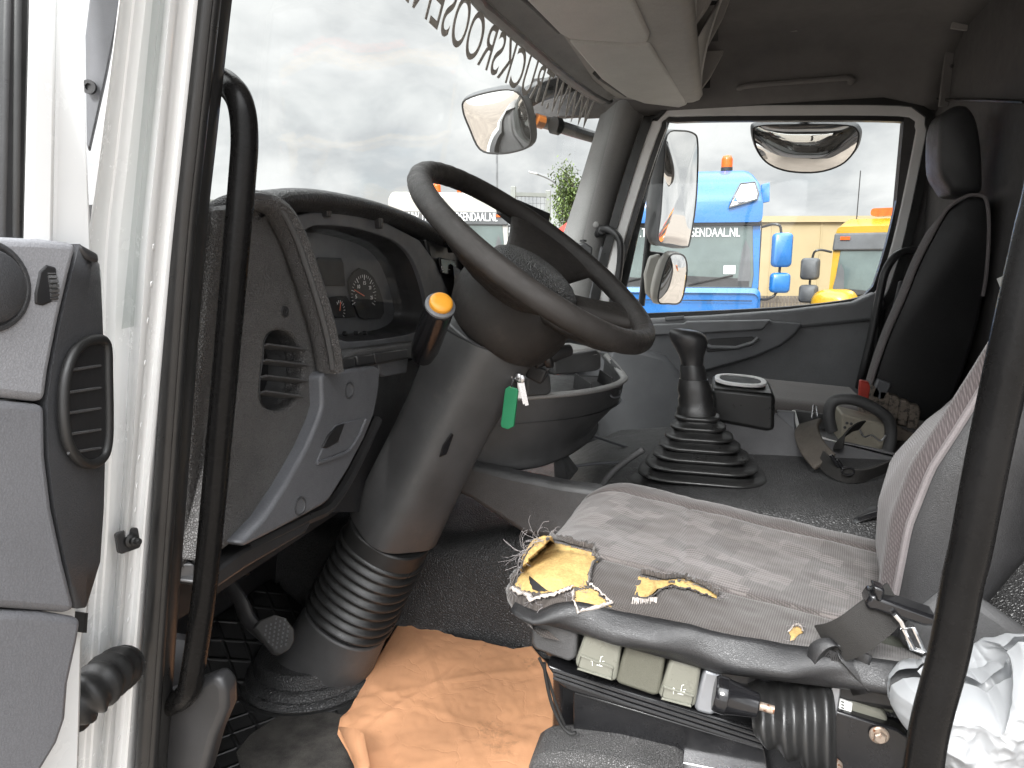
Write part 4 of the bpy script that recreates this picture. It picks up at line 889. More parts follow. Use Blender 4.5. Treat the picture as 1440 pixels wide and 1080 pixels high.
# ------------------------------------------------------------------ steering column
sc_ = thing('steering_column', 'thick black steering column with ribbed gaiter between floor and steering wheel', 'steering column', (-.72, 1.12, FZ))
c0, c1 = W(438, 972, Y=1.13), V((-.33, 1.145, -.05))
ax = (c1-c0).normalized(); n1 = ax.cross(V((0, 1, 0))).normalized(); n2 = V((0, 1, 0))
n2 = n1.cross(ax).normalized(); Lc = (c1-c0).length
def cring(t, a, b, tilt=0.0, p=2.3, n=40, off=(0, 0), rot=0.0):
    o = c0+ax*(t*Lc)+n1*off[0]+n2*off[1]; c_, s_ = math.cos(rot), math.sin(rot)
    return [o+n1*(a*(x*c_-y*s_))+n2*(b*(x*s_+y*c_))+ax*(tilt*(y*b)) for x, y in sell(1, 1, p, n)]
def at(px, py):
    """distance along the column axis for a measured point"""
    d = W(px, py, Y=1.13)-c0
    return d.dot(ax)/Lc
m = MB(); m.loft([cring(t, a, b) for t, a, b in ((.0, .098, .094), (.04, .095, .090), (.12, .090, .085), (.215, .083, .080))]); m.build('column_foot', M['column'], sc_, bevel=.004)
rg = []; t = .215; k = 0
nf = 9
for i in range(nf):
    u = i/(nf-1); tb = lerp(.222, .395, u); w = lerp(.088, .084, u)
    for f, dt in ((.90, 0), (.965, .003), (1.0, .007), (1.0, .0095), (.965, .0135), (.90, .0165)):
        rg.append(cring(tb+dt, w*f, w*f*.96))
m = MB(); m.loft(rg); m.build('gaiter', M['gear_boot'], sc_, ang=75)
m = MB(); m.loft([cring(t, a, b, tl) for t, a, b, tl in ((.41, .080, .077, .12), (.452, .079, .076, .12))]); m.build('gaiter_collar', M['rubber'], sc_, bevel=.003)
m = MB(); m.loft([cring(t, a, b, tl, 3.4, 48, (0, 0), .62) for t, a, b, tl in ((.452, .0735, .071, .12), (.456, .075, .072, .12), (.55, .072, .068, .08), (.65, .070, .065, .05), (.73, .070, .065, .02), (.79, .073, .068, 0), (.84, .076, .070, 0), (.90, .076, .070, 0))]); cv = m.build('column_cover', M['column'], sc_, bevel=.003)
bvc = BVHTree.FromPolygons([tuple(v) for v in m.v], m.f)
# seams and clip of the cover
for pts, r in (([(706, 470), (692, 492), (640, 470), (620, 455)], .0018), ([(575, 500), (556, 540), (530, 600), (503, 655), (488, 680)], .0020)):
    P = []
    for x, y in [(p.x, p.y) for p in catmull([V((x, y, 0)) for x, y in pts], 6)]:
        q, n = on(bvc, x, y, .0002)
        if q: P.append(q)
    if len(P) > 2:
        m = MB(); m.tube(P, r, 6); m.build('cover_seam', M['dial'], cv)
P = [on(bvc, x, y, .001)[0] for x, y in ((622, 626), (634, 608), (637, 611), (627, 638), (617, 642))]
if all(P):
    m = MB(); m.prism(P, (.002, -.003, 0)); m.build('cover_clip', M['gloss_black'], cv, bevel=.0008)
q, n = on(bvc, 568, 547, .0)
if q: m = MB(); m.lathe(q, n, [(.003, 0), (.003, .0006), (.001, .0006)], 8); m.build('cover_hole', M['dial'], cv)
# leatherette collar on the floor
zf = c0.z
m = MB(); O = V((c0.x, c0.y, FZ+.004))
for rr_, zz in ((0, 0),): pass
m.lathe(O+V((.005, 0, 0)), (0, 0, 1), [(.140, -.002), (.139, .010), (.130, .018), (.126, .018), (.123, .026), (.114, .032), (.110, .032), (.107, .044), (.102, .054), (.096, .056)], 48); m.build('floor_collar', M['leather'], sc_, ang=60)
m = MB(); m.tube([O+V((.005+.145*math.cos(a), .145*math.sin(a), .004)) for a in [2*math.pi*k/48 for k in range(48)]], .006, 8, loop=True); m.build('collar_edge', M['rubber'], sc_)
# turn signal stalk with amber button
s0, s1 = W(597, 492, Y=1.02), W(621, 424, Y=.945)
d = (s1-s0); Ls = d.length
m = MB(); m.lathe(s0-d*.15, d, [(.018, 0), (.0215, Ls*.18), (.022, Ls*.2), (.0225, Ls*.7), (.022, Ls*1.0), (.0212, Ls*1.06), (.0195, Ls*1.08)], 32, ref=(1, 0, 0)); st = m.build('stalk', M['gloss_black'], sc_, bevel=.001)
m = MB(); m.lathe(s0-d*.15, d, [(.0222, Ls*1.055), (.0222, Ls*1.085), (.0185, Ls*1.10), (.0175, Ls*1.10)], 32, ref=(1, 0, 0)); m.build('stalk_ring', M['cluster_grey'], st)
m = MB(); m.lathe(s0-d*.15, d, [(.0172, Ls*1.08), (.0172, Ls*1.135), (.0165, Ls*1.15), (.013, Ls*1.165), (.006, Ls*1.172), (.001, Ls*1.173)], 32, ref=(1, 0, 0)); m.build('amber_button', M['amber'], st, ang=60)
# ignition lock and retarder lever on the right of the column
m = MB(); a = W(735, 505, Y=1.22); m.lathe(a+V((0, .0, 0)), (.75, -.1, -.5), [(.026, -.03), (.026, .012), (.022, .016), (.012, .017), (.010, .012)], 24); m.build('ignition_lock', M['black_plastic'], sc_, bevel=.001)
m = MB(); m.tube([W(752, 512, Y=1.25), W(775, 502, Y=1.27), W(792, 494, Y=1.29), W(802, 492, Y=1.30)], [.010, .012, .013, .011], 14); m.lathe(W(764, 505, Y=1.26), (.8, .2, .3), [(.018, 0), (.021, .005), (.021, .012), (.017, .016)], 18); m.build('right_stalk', M['black_plastic'], sc_, bevel=.001)
m = MB(); m.box(W(756, 524, Y=1.27), (.035, .03, .03), Matrix.Rotation(.4, 3, 'Y')); m.build('lock_housing', M['black_plastic'], sc_, bevel=.004)

# keys hang from the ignition lock
ky = thing('key_bunch', 'bunch of keys with green plastic tag hanging from the ignition lock', 'keys', W(728, 520, Y=1.19))
k0 = W(727, 516, Y=1.13)
m = MB(); m.tube([k0+V((.012*math.cos(a)*.5, .012*math.cos(a), -.012+.014*math.sin(a))) for a in [2*math.pi*i/24 for i in range(24)]], .0011, 6, loop=True); m.build('key_ring', M['steel'], ky)
m = MB(); tg = WL([(710, 547), (716, 543), (727, 547), (728, 551), (722, 600), (714, 604), (705, 601), (704, 596)], Y=1.10); m.prism(tg, (.001, .004, 0)); m.build('green_tag', M['green_tag'], ky, bevel=.001)
m = MB(); m.tube([W(719, 545, Y=1.10), W(722, 532, Y=1.12)], .0013, 6); m.build('tag_loop', M['steel'], ky)
for (x0, y0, x1, y1) in ((729, 528, 738, 568), (733, 530, 741, 570), (730, 530, 731, 560)):
    m = MB(); m.strap([W(x0, y0, Y=1.12), W(x1, y1, Y=1.12)], .006, .001, side=(1, .3, 0)); m.ball(W(x0, y0+3, Y=1.12), (.007, .003, .008), 10); m.build('key', M['steel'], ky)
m = MB(); m.prism(WL([(724, 534), (730, 533), (732, 545), (726, 548)], Y=1.187), (.0, .005, 0)); m.build('key_grip', M['blue_paint'], ky, bevel=.001)

# ------------------------------------------------------------------ steering wheel
sw = thing('steering_wheel', 'large dark steering wheel with leather rim tilted over the column', 'steering wheel', (-.288, 1.146, .0))
C = V((-.288, 1.1455, .0103)); tl = .6431; sl = .0856
wa = V((math.cos(tl), 0, -math.sin(tl))); wb = V((0, math.cos(sl), math.sin(sl))); wn = wa.cross(wb).normalized()
def wp_(r, ph, h=0): return C+wa*(r*math.cos(ph))+wb*(r*math.sin(ph))+wn*h
RR = .225
pts = []; rads = []
for i in range(120):
    a = 2*math.pi*i/120
    grip = .0009*math.sin(a*44) if (rad(150) < a < rad(215)) else 0
    pts.append(wp_(RR, a)); rads.append(.0190+grip*.6)
m = MB(); m.tube(pts, rads, 18, loop=True, flat=[x*.94 for x in rads]); m.build('rim', M['wheel'], sw, ang=180)
def spoke(ph, half_rim, half_hub, d0=-.006, d1=-.060, r0=.222, r1=.085, th=.017):
    rings = []
    for i in range(13):
        u = i/12; r = lerp(r0, r1, u)
        flare = half_hub+(half_rim-half_hub)*(1-u)**1.8
        flare = max(flare, half_hub*(.9+.1*u))
        h = lerp(d0, d1, u**.8); ring = []
        for x, y in sell(1, 1, 2.6, 20):
            dph = x*flare/r
            ring.append(wp_(r*(1.0) if abs(dph) < 2 else r, ph+dph, h+y*lerp(.0145, th, min(1, u*2))))
        rings.append(ring)
    return rings
for ph, hr, hh_ in ((rad(268), .120, .066), (rad(94), .105, .060)):
    m = MB(); m.loft(spoke(ph, hr, hh_)); m.build('spoke', M['wheel'], sw, ang=80)
for ph in (rad(34), rad(-34)):
    m = MB(); m.loft(spoke(ph, .040, .026, -.012, -.055)); m.build('spoke', M['wheel'], sw, ang=80)
hubr = [(.088, -.046), (.100, -.058), (.106, -.078), (.107, -.098), (.104, -.118), (.098, -.138), (.090, -.152), (.078, -.160)]
HC = C+wa*.022
m = MB(); m.lathe(HC, wn, [(.05, -.028)]+hubr, 48, ref=tuple(wa)); hb = m.build('hub_shroud', M['wheel'], sw, ang=60)
m = MB(); m.lathe(HC, wn, [(.086, -.048), (.086, -.036), (.081, -.026), (.068, -.016), (.046, -.009), (.022, -.006), (.001, -.0055)], 48, ref=tuple(wa)); m.build('horn_pad', M['hub_pad'], sw, ang=60)
m = MB(); m.tube([HC+wn*-.042+(wa*math.cos(a)+wb*math.sin(a))*.089 for a in [2*math.pi*k/64 for k in range(64)]], .003, 6, loop=True); m.build('pad_gap', M['dial'], sw)

# ------------------------------------------------------------------ footwell and engine tunnel
et = thing('engine_tunnel', 'black leatherette engine tunnel cover between the two seats', 'engine cover', (0, 1.7, FZ))
def tunnel_ring(x):
    zt = interp(x, [(-.97, -.60), (-.52, -.60), (-.40, -.57), (-.25, -.50), (-.05, -.475), (.7, -.45)])
    pr = [(1.30, FZ-.01), (1.315, FZ+.05), (1.335, zt-.10), (1.36, zt-.035), (1.40, zt-.008), (1.47, zt), (1.7, zt+.008), (2.0, zt), (2.06, zt-.03), (2.10, FZ)]
    return catmull([V((x, y, z)) for y, z in pr], 4)
m = MB(); m.grid([tunnel_ring(x) for x in [-.97, -.8, -.65, -.52, -.46, -.40, -.33, -.25, -.18, -.1, -.02, .1, .25, .4, .55, .7]]); m.build('tunnel_cover', M['leather'], et, ang=80)
# dark grey side panel in front of the tunnel
sp_ = [(655, 640), (640, 690), (700, 728), (735, 752), (830, 740), (850, 700), (842, 690), (760, 672)]
m = MB(); m.prism([W(x, y, Y=1.325) for x, y in [(640, 660), (655, 652), (720, 668), (790, 682), (846, 690), (850, 712), (800, 760), (738, 753), (700, 728), (660, 702), (632, 690)]], (0, .05, 0)); m.build('side_panel', M['dark_plastic'], et, bevel=.012, seg=3)
m = MB(); m.tube([W(560, 868, Y=1.37), W(640, 890, Y=1.35), W(700, 905, Y=1.33), W(760, 912, Y=1.31)], .006, 8); m.build('tunnel_hem', M['leather'], et)
m = MB(); m.hexa([W(780, 690, Y=1.45), W(800, 678, Y=1.5), W(815, 660, Y=1.6), W(790, 660, Y=1.6)], [W(778, 628, Y=1.5), W(786, 626, Y=1.5), W(788, 626, Y=1.6), W(776, 628, Y=1.6)]); m.build('duct_rib', M['dark_plastic'], et, bevel=.004)
m = MB(); m.tube([W(815, 606, Y=1.75), W(860, 622, Y=1.8), W(905, 636, Y=1.85)], .0035, 8); m.tube([W(805, 656, Y=1.6), W(835, 652, Y=1.62), W(872, 650, Y=1.65)], .004, 8); m.build('tunnel_trim_strip', M['grey_trim'], et)
m = MB(); m.tube(catmull(WL([(845, 690), (852, 676), (866, 660), (884, 646), (905, 632)], Y=1.47), 5), .007, 10); m.build('tunnel_welt', M['dark_plastic'], et)

fm = thing('floor_mat', 'black rubber floor mat with raised diamond tread by the pedals', 'floor mat', (-.7, .95, FZ))
m = MB(); rows = []
for i in range(30):
    for_ = []
    for j in range(24):
        x = lerp(-.95, -.05, i/29); y = lerp(.655, 1.30, j/23)
        for_.append(V((x, y, FZ+.006+.0025*noise.noise(V((x*9, y*9, 3)))+max(0, -.82-x)*.7)))
    rows.append(for_)
m.grid(rows); m.build('mat_sheet', M['mat'], fm, solid=.004)
m = MB(); P = WL([(345, 1110), (332, 1060), (350, 1035), (400, 1003), (430, 998), (470, 1004), (500, 1010), (560, 1000), (600, 1120)], Z=FZ+.010)
m.prism(P, (0, 0, .0025)); m.build('carpet_inlay', M['carpet'], fm, bevel=.001)
# clutch pedal
cp = thing('clutch_pedal', 'clutch pedal with studded grey rubber pad on a bent black arm', 'pedal', W(390, 905, Y=.97))
arm_ = [W(348, 770, Y=.99)+V((-.05, 0, 0)), W(338, 815, Y=.98)+V((-.03, 0, 0)), W(338, 845, Y=.975), W(350, 872, Y=.972), W(375, 895, Y=.972)]
m = MB(); m.tube(catmull(arm_, 6), .008, 10, flat=.016, up=(0, 1, 0)); m.build('pedal_arm', M['black_plastic'], cp)
pd_c = W(386, 893, Y=.965)
fr_ = [V(W(x, y, Y=.955+yy)) for x, y, yy in ((358, 882, 0), (366, 872, .004), (386, 864, .01), (402, 868, .018), (414, 884, .022), (415, 900, .02), (408, 913, .012), (394, 921, .004), (386, 918, .002))]
m = MB(); nn = V((.75, -.35, .55)).normalized(); m.prism(fr_, -nn*.014); pdl = m.build('pedal_pad', M['rubber_grey'], cp, bevel=.003)
ex = (fr_[4]-fr_[0]).normalized(); pc = sum(fr_, V())/len(fr_)
pn = (fr_[3]-fr_[0]).cross(fr_[7]-fr_[0]).normalized()
if pn.dot(-pc) < 0: pn = -pn
e1 = (fr_[3]-fr_[7]).normalized(); e2 = pn.cross(e1)
m = MB(); rot = Matrix((e1, e2, pn)).transposed()
for i in range(-3, 4):
    for j in range(-2, 4):
        if abs(i)+abs(j) < 5: m.box(pc+e1*(i*.0075+(.0035 if j % 2 else 0))+e2*(j*.0075)+pn*.001, (.0042, .0028, .003), rot)
m.build('pedal_studs', M['cluster_grey'], pdl)
m = MB(); 
for (x0, y0, x1, y1, w) in ((385, 772, 383, 812, .012), (352, 790, 334, 840, .008)): m.tube([W(x0, y0, Y=1.05)+V((-.06, 0, 0)), W(x1, y1, Y=1.05)+V((-.06, 0, 0))], w, 8)
tag(m.build('pedal_bracket', M['black_metal'], None), 'black steel pedal bracket in the shade under the dashboard', 'pedal bracket')

# brown paper on the floor
pp = thing('paper_sheet', 'crumpled brown kraft paper sheet spread on the cab floor as a dirt cover', 'paper', (-.35, 1.05, FZ))
po = [(568, 863), (600, 878), (640, 897), (700, 908), (722, 911), (748, 907), (772, 935), (797, 962), (786, 1010), (768, 1040), (750, 1110), (640, 1130), (510, 1120), (497, 1065), (474, 1022), (478, 1000), (492, 985), (510, 955), (540, 908)]
outl = WL(po, Z=FZ+.03)
m = MB(); cx = sum(outl, V())/len(outl); outl = [lerp(a, b, t/8) for a, b in zip(outl, outl[1:]+outl[:1]) for t in range(8)]
rows = []
for k in range(61):
    u = k/60; row = []
    for i, p in enumerate(outl):
        q = lerp(cx, p, u)
        h = .006*noise.noise(V((q.x*6, q.y*6, 1)))+.003*abs(noise.noise(V((q.x*19, q.y*13, 4))))+.002*abs(noise.noise(V((q.x*45, q.y*40, 8))))
        for (ax_, ay_, cc_, am_) in ((.8, .6, .30, .0022), (-.5, .86, 1.22, .0016), (.95, -.3, -.80, .002), (.3, .95, .88, .0014)): h += am_*max(0, 1-abs(q.x*ax_+q.y*ay_-cc_+.02*noise.noise(V((q.x*5, q.y*5, 2))))/.012)
        ed = max(0, (q-W(486, 1000, Z=FZ)).length); fold = .035*math.exp(-(ed/.05)**2)
        lift = .05*max(0, q.x-(-.32))+.05*max(0, (q.y-1.12))
        row.append(V((q.x, q.y, FZ+.018+h*(.5+u)+lift-fold*.2)))
    rows.append(row)
m.loft(rows, caps=False); m.build('paper_face', M['paper'], pp, solid=.0012, ang=180)
m = MB(); fl = [W(476, 1022, Z=FZ+.045), W(500, 1024, Z=FZ+.058), W(512, 1032, Z=FZ+.055), W(520, 1075, Z=FZ+.045), W(514, 1125, Z=FZ+.036), W(497, 1070, Z=FZ+.03)]
m.add(fl, [(0, 1, 5), (1, 2, 5), (2, 3, 5), (3, 4, 5)]); m.build('folded_corner', M['paper'], pp, solid=.001)

# ------------------------------------------------------------------ gear lever
GY = 1.58
gl_ = thing('gear_lever', 'black gear lever with bulbous knob rising from a stepped rubber bellows', 'gear lever', W(985, 680, Y=GY))
b0, b1 = W(988, 678, Y=GY), W(980, 580, Y=GY)
rings = []
steps = [(0, 92, 64), (1, 79, 57), (2, 69, 50), (3, 59, 44), (4, 50, 38), (5, 42, 33), (6, 34, 28), (7, 28, 24)]
px = 1.67/990*1.0
def bring(u, hw, hd, r):
    c = lerp(b0, b1, u); k = 1.72/990
    return [c+V((x*k, y*k, 0)) for x, y in rrect(2*hw, 2*hd, r, 5)]
ns = len(steps)
for i, hw, hd in steps:
    u = i/(ns-.4)
    for f, du_ in ((.86, -.015), (.95, .0), (1.0, .012), (1.01, .03), (.985, .045), (.93, .058), (.83, .066)):
        rings.append(bring(u+du_, hw*f, hd*f, min(hw, hd)*f*.72))
m = MB(); m.loft(rings); m.build('bellows', M['gear_boot'], gl_, ang=70)
m = MB(); m.loft([bring(-.12, 96, 68, 46), bring(-.03, 97, 69, 46), bring(.0, 92, 64, 44)]); m.build('bellows_base', M['rubber'], gl_, bevel=.003)
def K(y, x=None): return W(interp(y, [(465, 966), (510, 973), (570, 979)]) if x is None else x, y, Y=GY)
k = 1.70/990
m = MB(); m.loft([[c+V((a*k, b*k, 0)) for a, b in sell(r1, r2, 2.4, 28)] for c, r1, r2 in ((K(586), 25, 22), (K(574), 24.5, 22), (K(571), 22, 20), (K(562), 22.5, 20), (K(556), 20.5, 19), (K(548), 22, 19), (K(541), 20, 18), (K(533), 18, 16))]); m.build('collar', M['gear_boot'], gl_, ang=50)
m = MB(); m.loft([[c+V((a*k, b*k, 0)) for a, b in sell(r1, r2, 2.0, 28)] for c, r1, r2 in ((K(540), 16, 15), (K(535), 17, 15), (K(515), 15.5, 15), (K(512), 14, 14))]); m.build('selector_ring', M['black_plastic'], gl_, ang=50)
m = MB(); m.loft([[c+V((a*k, b*k, a*k*-.12)) for a, b in sell(r1, r2, 2.2, 28)] for c, r1, r2 in ((K(516), 14, 14), (K(508), 14.5, 14), (K(500), 16, 15), (K(492), 19, 17), (K(484), 22.5, 19), (K(476), 24, 20), (K(470), 23, 19.5), (K(466), 20, 17), (K(464), 14, 12), (K(463.5), 4, 4))]); m.build('knob', M['black_plastic'], gl_, ang=80)
# ------------------------------------------------------------------ driver seat
ds = thing('driver_seat', 'worn grey fabric driver seat with torn front edge showing yellow foam', 'seat', (0, 1.12, FZ))
YN, YF, XR = .850, 1.385, .30
def seat_z(x, y):
    z = -.420-.155*(x+.19)
    a = y-YN
    if a < .10: z -= interp(x, [(-.25, .016), (-.1, .014), (.05, .002), (.2, -.016), (.3, -.03)])*(1-a/.10)**2.0
    b = YF-y
    if b < .10: z -= .050*(1-b/.10)**2.2
    xf = seat_front(y); c = x-xf
    if c < .085: z -= .034*(1-max(0, c)/.085)**2.4
    z += .008*math.exp(-((y-1.32)/.05)**2)-.005*math.exp(-((y-1.12)/.10)**2)
    for ys in (.970, 1.270): z -= .0055*math.exp(-((y-ys)/.0055)**2)
    if .97 < y < 1.27: z -= .004*math.exp(-((x+.025+.02*(y-1.1))/.0055)**2)
    z += .0030*noise.noise(V((x*14, y*14, 2)))+.0012*noise.noise(V((x*45, y*45, 5)))
    return z
def seat_front(y):
    t = (y-YN)/(YF-YN)
    return -.262+.055*t+.060*max(0, (t-.80)/.20)**2+.055*max(0, (.10-t)/.10)**2
def srow(y, n=90):
    xf = seat_front(y)
    return [V((lerp(xf, XR, (i/n)**1.15), y, seat_z(lerp(xf, XR, (i/n)**1.15), y))) for i in range(n+1)]
def smesh(y0, y1, n):
    mm = MB(); mm.grid([srow(lerp(y0, y1, j/n)) for j in range(n+1)]); return mm
allv = smesh(YN, YF, 110); 
# front face of the cushion
front = []
for j in range(61):
    y = lerp(YN, YF, j/60); p = V((seat_front(y), y, seat_z(seat_front(y), y)))
    front.append([p, p+V((-.010, 0, -.012)), p+V((-.008, 0, -.022)), p+V((.004, 0, -.032)), p+V((.03, 0, -.034))])
f1 = [(680+x/3, 660+y/3) for x, y in [(215, 318), (250, 305), (300, 308), (380, 330), (455, 350), (470, 372), (482, 390), (455, 402), (447, 440), (438, 480), (430, 496), (380, 498), (330, 518), (250, 522), (205, 520), (170, 512), (135, 492), (140, 462), (165, 430), (172, 385), (190, 345)]]
f2 = [(680+x/3, 660+y/3) for x, y in [(380, 515), (420, 508), (455, 505), (500, 545), (540, 575), (480, 590), (410, 603), (388, 580)]]
f3 = [(680+x/3, 660+y/3) for x, y in [(662, 455), (700, 465), (760, 480), (840, 470), (900, 490), (975, 520), (992, 548), (930, 530), (870, 510), (800, 498), (750, 505), (720, 530), (690, 545), (646, 542)]]
def cut(mm):
    """open the cloth where it is torn"""
    keep = []
    for f in mm.f:
        c = sum((mm.v[i] for i in f), V())/len(f); x, y = pix(c)
        if not any(inside(x, y, q) for q in (f1, f2, f3)): keep.append(f)
    mm.f = keep; return mm
cush = cut(smesh(.968, 1.272, 64)); cu_o = cush.build('cushion', M['fabric'], ds, ang=80)
m = smesh(1.272, YF, 26); m.build('far_bolster', M['fabric_plain'], cu_o, ang=80)
m = cut(smesh(YN, .968, 44)); m.build('near_bolster', M['fabric_dark'], cu_o, ang=80)
m = MB(); m.grid(front); cut(m); fm_o = m.build('front_face', M['fabric_dark'], cu_o, ang=80)
m = MB(); m.grid([[V((x, YF, seat_z(max(x, seat_front(YF)), YF))) , V((x, YF+.006, -.50)), V((x, YF-.01, -.54))] for x in [lerp(seat_front(YF), XR, i/30) for i in range(31)]]); m.build('far_side', M['vinyl'], cu_o, ang=80)
# near side vinyl skirt with soft folds
sk = []
topx = [lerp(-.245, .285, i/60) for i in range(61)]
for x in topx:
    zt = seat_z(max(x, seat_front(YN)), YN)
    yb = YN+(.03*((-.19-x)/.055)**2 if x < -.19 else 0)
    zb = interp(x, [(-.245, -.47), (-.15, -.484), (-.05, -.499), (.03, -.509), (.13, -.507), (.29, -.50)])
    row = []
    for k in range(13):
        u = k/12
        fold = .006*math.sin(x*38+u*3.2)*math.sin(math.pi*u)+.004*noise.noise(V((x*20, u*3, 7)))*math.sin(math.pi*u)
        row.append(V((x, yb-.020*math.sin(math.pi*min(1, u*1.05))**.8+fold*1.2, lerp(zt, zb, u))))
    sk.append(row)
m = MB(); m.grid(sk); sko = m.build('side_skirt', M['vinyl'], cu_o, ang=80, solid=.003, off=1)
allb = MB(); allb.v = []; allb.add(allv.v, allv.f)
mm_ = MB(); mm_.grid(front); allb.add(mm_.v, mm_.f); mm_ = MB(); mm_.grid(sk); allb.add(mm_.v, mm_.f)
bvs = BVHTree.FromPolygons([tuple(v) for v in allb.v], allb.f)
def lay(poly, lift, name, mat, parent, jag=0, res=5, dome=0, thick=.001):
    """a patch that follows the seat surface inside a measured outline"""
    xs0 = min(p[0] for p in poly); xs1 = max(p[0] for p in poly); ys0 = min(p[1] for p in poly); ys1 = max(p[1] for p in poly)
    if jag:
        P = []
        for (x0, y0), (x1, y1) in zip(poly, poly[1:]+poly[:1]):
            n = max(1, int(math.hypot(x1-x0, y1-y0)/3.2))
            for i in range(n): P.append((lerp(x0, x1, i/n)+R.uniform(-jag, jag), lerp(y0, y1, i/n)+R.uniform(-jag, jag)))
        poly = P
    bm = bmesh.new(); vs = [bm.verts.new((x, y, 0)) for x, y in poly]; f = bm.faces.new(vs)
    bmesh.ops.triangulate(bm, faces=[f]); 
    for it in range(5):
        es = [e for e in bm.edges if e.calc_length() > res]
        if not es: break
        bmesh.ops.subdivide_edges(bm, edges=es, cuts=1); bmesh.ops.triangulate(bm, faces=bm.faces[:])
    bm.verts.ensure_lookup_table(); bnd = {v.index for e in bm.edges if e.is_boundary for v in e.verts}
    pts = []; ok = True
    cx = sum(p[0] for p in poly)/len(poly); cy = sum(p[1] for p in poly)/len(poly)
    for v in bm.verts:
        q, n = on(bvs, v.co.x, v.co.y, 0)
        if q is None: q = W(v.co.x, v.co.y, Y=.9); n = V((0, -1, 0))
        e = 0 if v.index in bnd else 1
        h = lift+e*(dome+.0012*noise.noise(V((v.co.x*.09, v.co.y*.09, 1))))
        pts.append(q+n*h)
    mm = MB(); mm.add(pts, [tuple(v.index for v in f.verts) for f in bm.faces]); bm.free()
    return mm.build(name, mat, parent, ang=80), poly
def zx(pts): return [(680+x/3, 660+y/3) for x, y in pts]
f1_ = zx([(215, 318), (250, 305), (300, 308), (380, 330), (455, 350), (470, 372), (482, 390), (455, 402), (447, 440), (438, 480), (430, 496), (380, 498), (330, 518), (250, 522), (205, 520), (170, 512), (135, 492), (140, 462), (165, 430), (172, 385), (190, 345)])
f2_ = zx([(380, 515), (420, 508), (455, 505), (500, 545), (540, 575), (480, 590), (410, 603), (388, 580)])
f3_ = zx([(662, 455), (700, 465), (760, 480), (840, 470), (900, 490), (975, 520), (992, 548), (930, 530), (870, 510), (800, 498), (750, 505), (720, 530), (690, 545), (646, 542)])
f4 = zx([(1284, 690), (1296, 672), (1322, 664), (1340, 676), (1346, 694), (1326, 704), (1310, 724), (1292, 730), (1296, 708)])
cov = []
for k, f in enumerate((f1, f2, f3, f4)):
    if k < 3:
        gx = sum(p[0] for p in f)/len(f); gy = sum(p[1] for p in f)/len(f)
        f = [(x+5*(x-gx)/math.hypot(x-gx, y-gy), y+5*(y-gy)/math.hypot(x-gx, y-gy)-(3 if k == 2 else 0)) for x, y in f]
    o_, pj = lay(f, (-.0095, -.0035, -.0035, .0015)[k], 'foam_patch', M['foam'], cu_o, jag=.6 if k < 3 else .4, dome=(.0085, .0035, .0035, .001)[k], res=4)
lay(zx([(193, 452), (200, 478), (222, 502), (275, 513), (235, 515), (208, 506), (194, 482)]), .0006, 'foam_tear', M['dial'], cu_o, jag=.8)
# torn edges of lining and cloth: ragged strips that stand up from the seat
def ragged(pts, wmin, wmax, lift, name, mat, seed, out=None, curl=.004):
    rr = random.Random(seed); P = []
    for (x0, y0), (x1, y1) in zip(pts, pts[1:]):
        n = max(1, int(math.hypot(x1-x0, y1-y0)/2.2))
        for i in range(n): P.append((lerp(x0, x1, i/n), lerp(y0, y1, i/n)))
    P.append(pts[-1])
    rowa, rowb, rowc = [], [], []
    for i, (x, y) in enumerate(P):
        x0, y0 = P[max(0, i-1)]; x1, y1 = P[min(len(P)-1, i+1)]; tx, ty = x1-x0, y1-y0; l = math.hypot(tx, ty) or 1
        nx, ny = -ty/l, tx/l
        w = rr.uniform(wmin, wmax)
        for row, k, lf in ((rowa, 0, lift), (rowb, .55, lift+curl*rr.uniform(.5, 1)), (rowc, 1, lift+curl*rr.uniform(0, 1.2))):
            q, n = on(bvs, x+nx*w*k, y+ny*w*k, lf)
            if q is None: q = W(x+nx*w*k, y+ny*w*k, Y=.86)
            row.append(q)
    mm = MB(); mm.grid([rowa, rowb, rowc]); return mm.build(name, mat, cu_o, ang=80, solid=.0012)
ragged(zx([(438, 482), (470, 500), (500, 530), (548, 573), (480, 595), (408, 606)]), 2, 5, .003, 'torn_lining', M['lining'], 1)
ragged(zx([(132, 497), (165, 515), (205, 528), (215, 545), (250, 530), (300, 525), (350, 505), (378, 498)]), 3, 7, .003, 'torn_lining', M['lining'], 2)
ragged(zx([(1280, 694), (1296, 668), (1325, 660), (1346, 676), (1350, 700)]), 1, 4, .003, 'torn_lining', M['lining'], 9)
ragged(zx([(384, 520), (382, 560), (400, 590), (410, 604)]), 1, 4, .003, 'torn_lining', M['lining'], 8)
ragged(zx([(470, 372), (455, 350), (380, 330), (300, 307), (262, 300)]), 2, 5, .006, 'torn_cloth', M['fabric_dark'], 3, curl=.007)
ragged(zx([(440, 495), (446, 440), (456, 402), (482, 390), (470, 372)]), 1, 3, .004, 'torn_cloth', M['fabric_dark'], 4)
ragged(zx([(985, 545), (930, 505), (840, 462), (760, 474), (700, 458), (660, 450)]), 1.5, 4, .004, 'torn_cloth', M['fabric_dark'], 5, curl=.006)
ragged(zx([(640, 545), (690, 548), (722, 533), (750, 508), (800, 501), (870, 513), (960, 545)]), 1, 3.5, .003, 'torn_cloth', M['fabric_dark'], 6)
ragged(zx([(215, 318), (190, 345), (170, 385), (160, 430), (136, 465), (130, 497)]), 1.5, 4, .003, 'torn_cloth', M['fabric_dark'], 7)
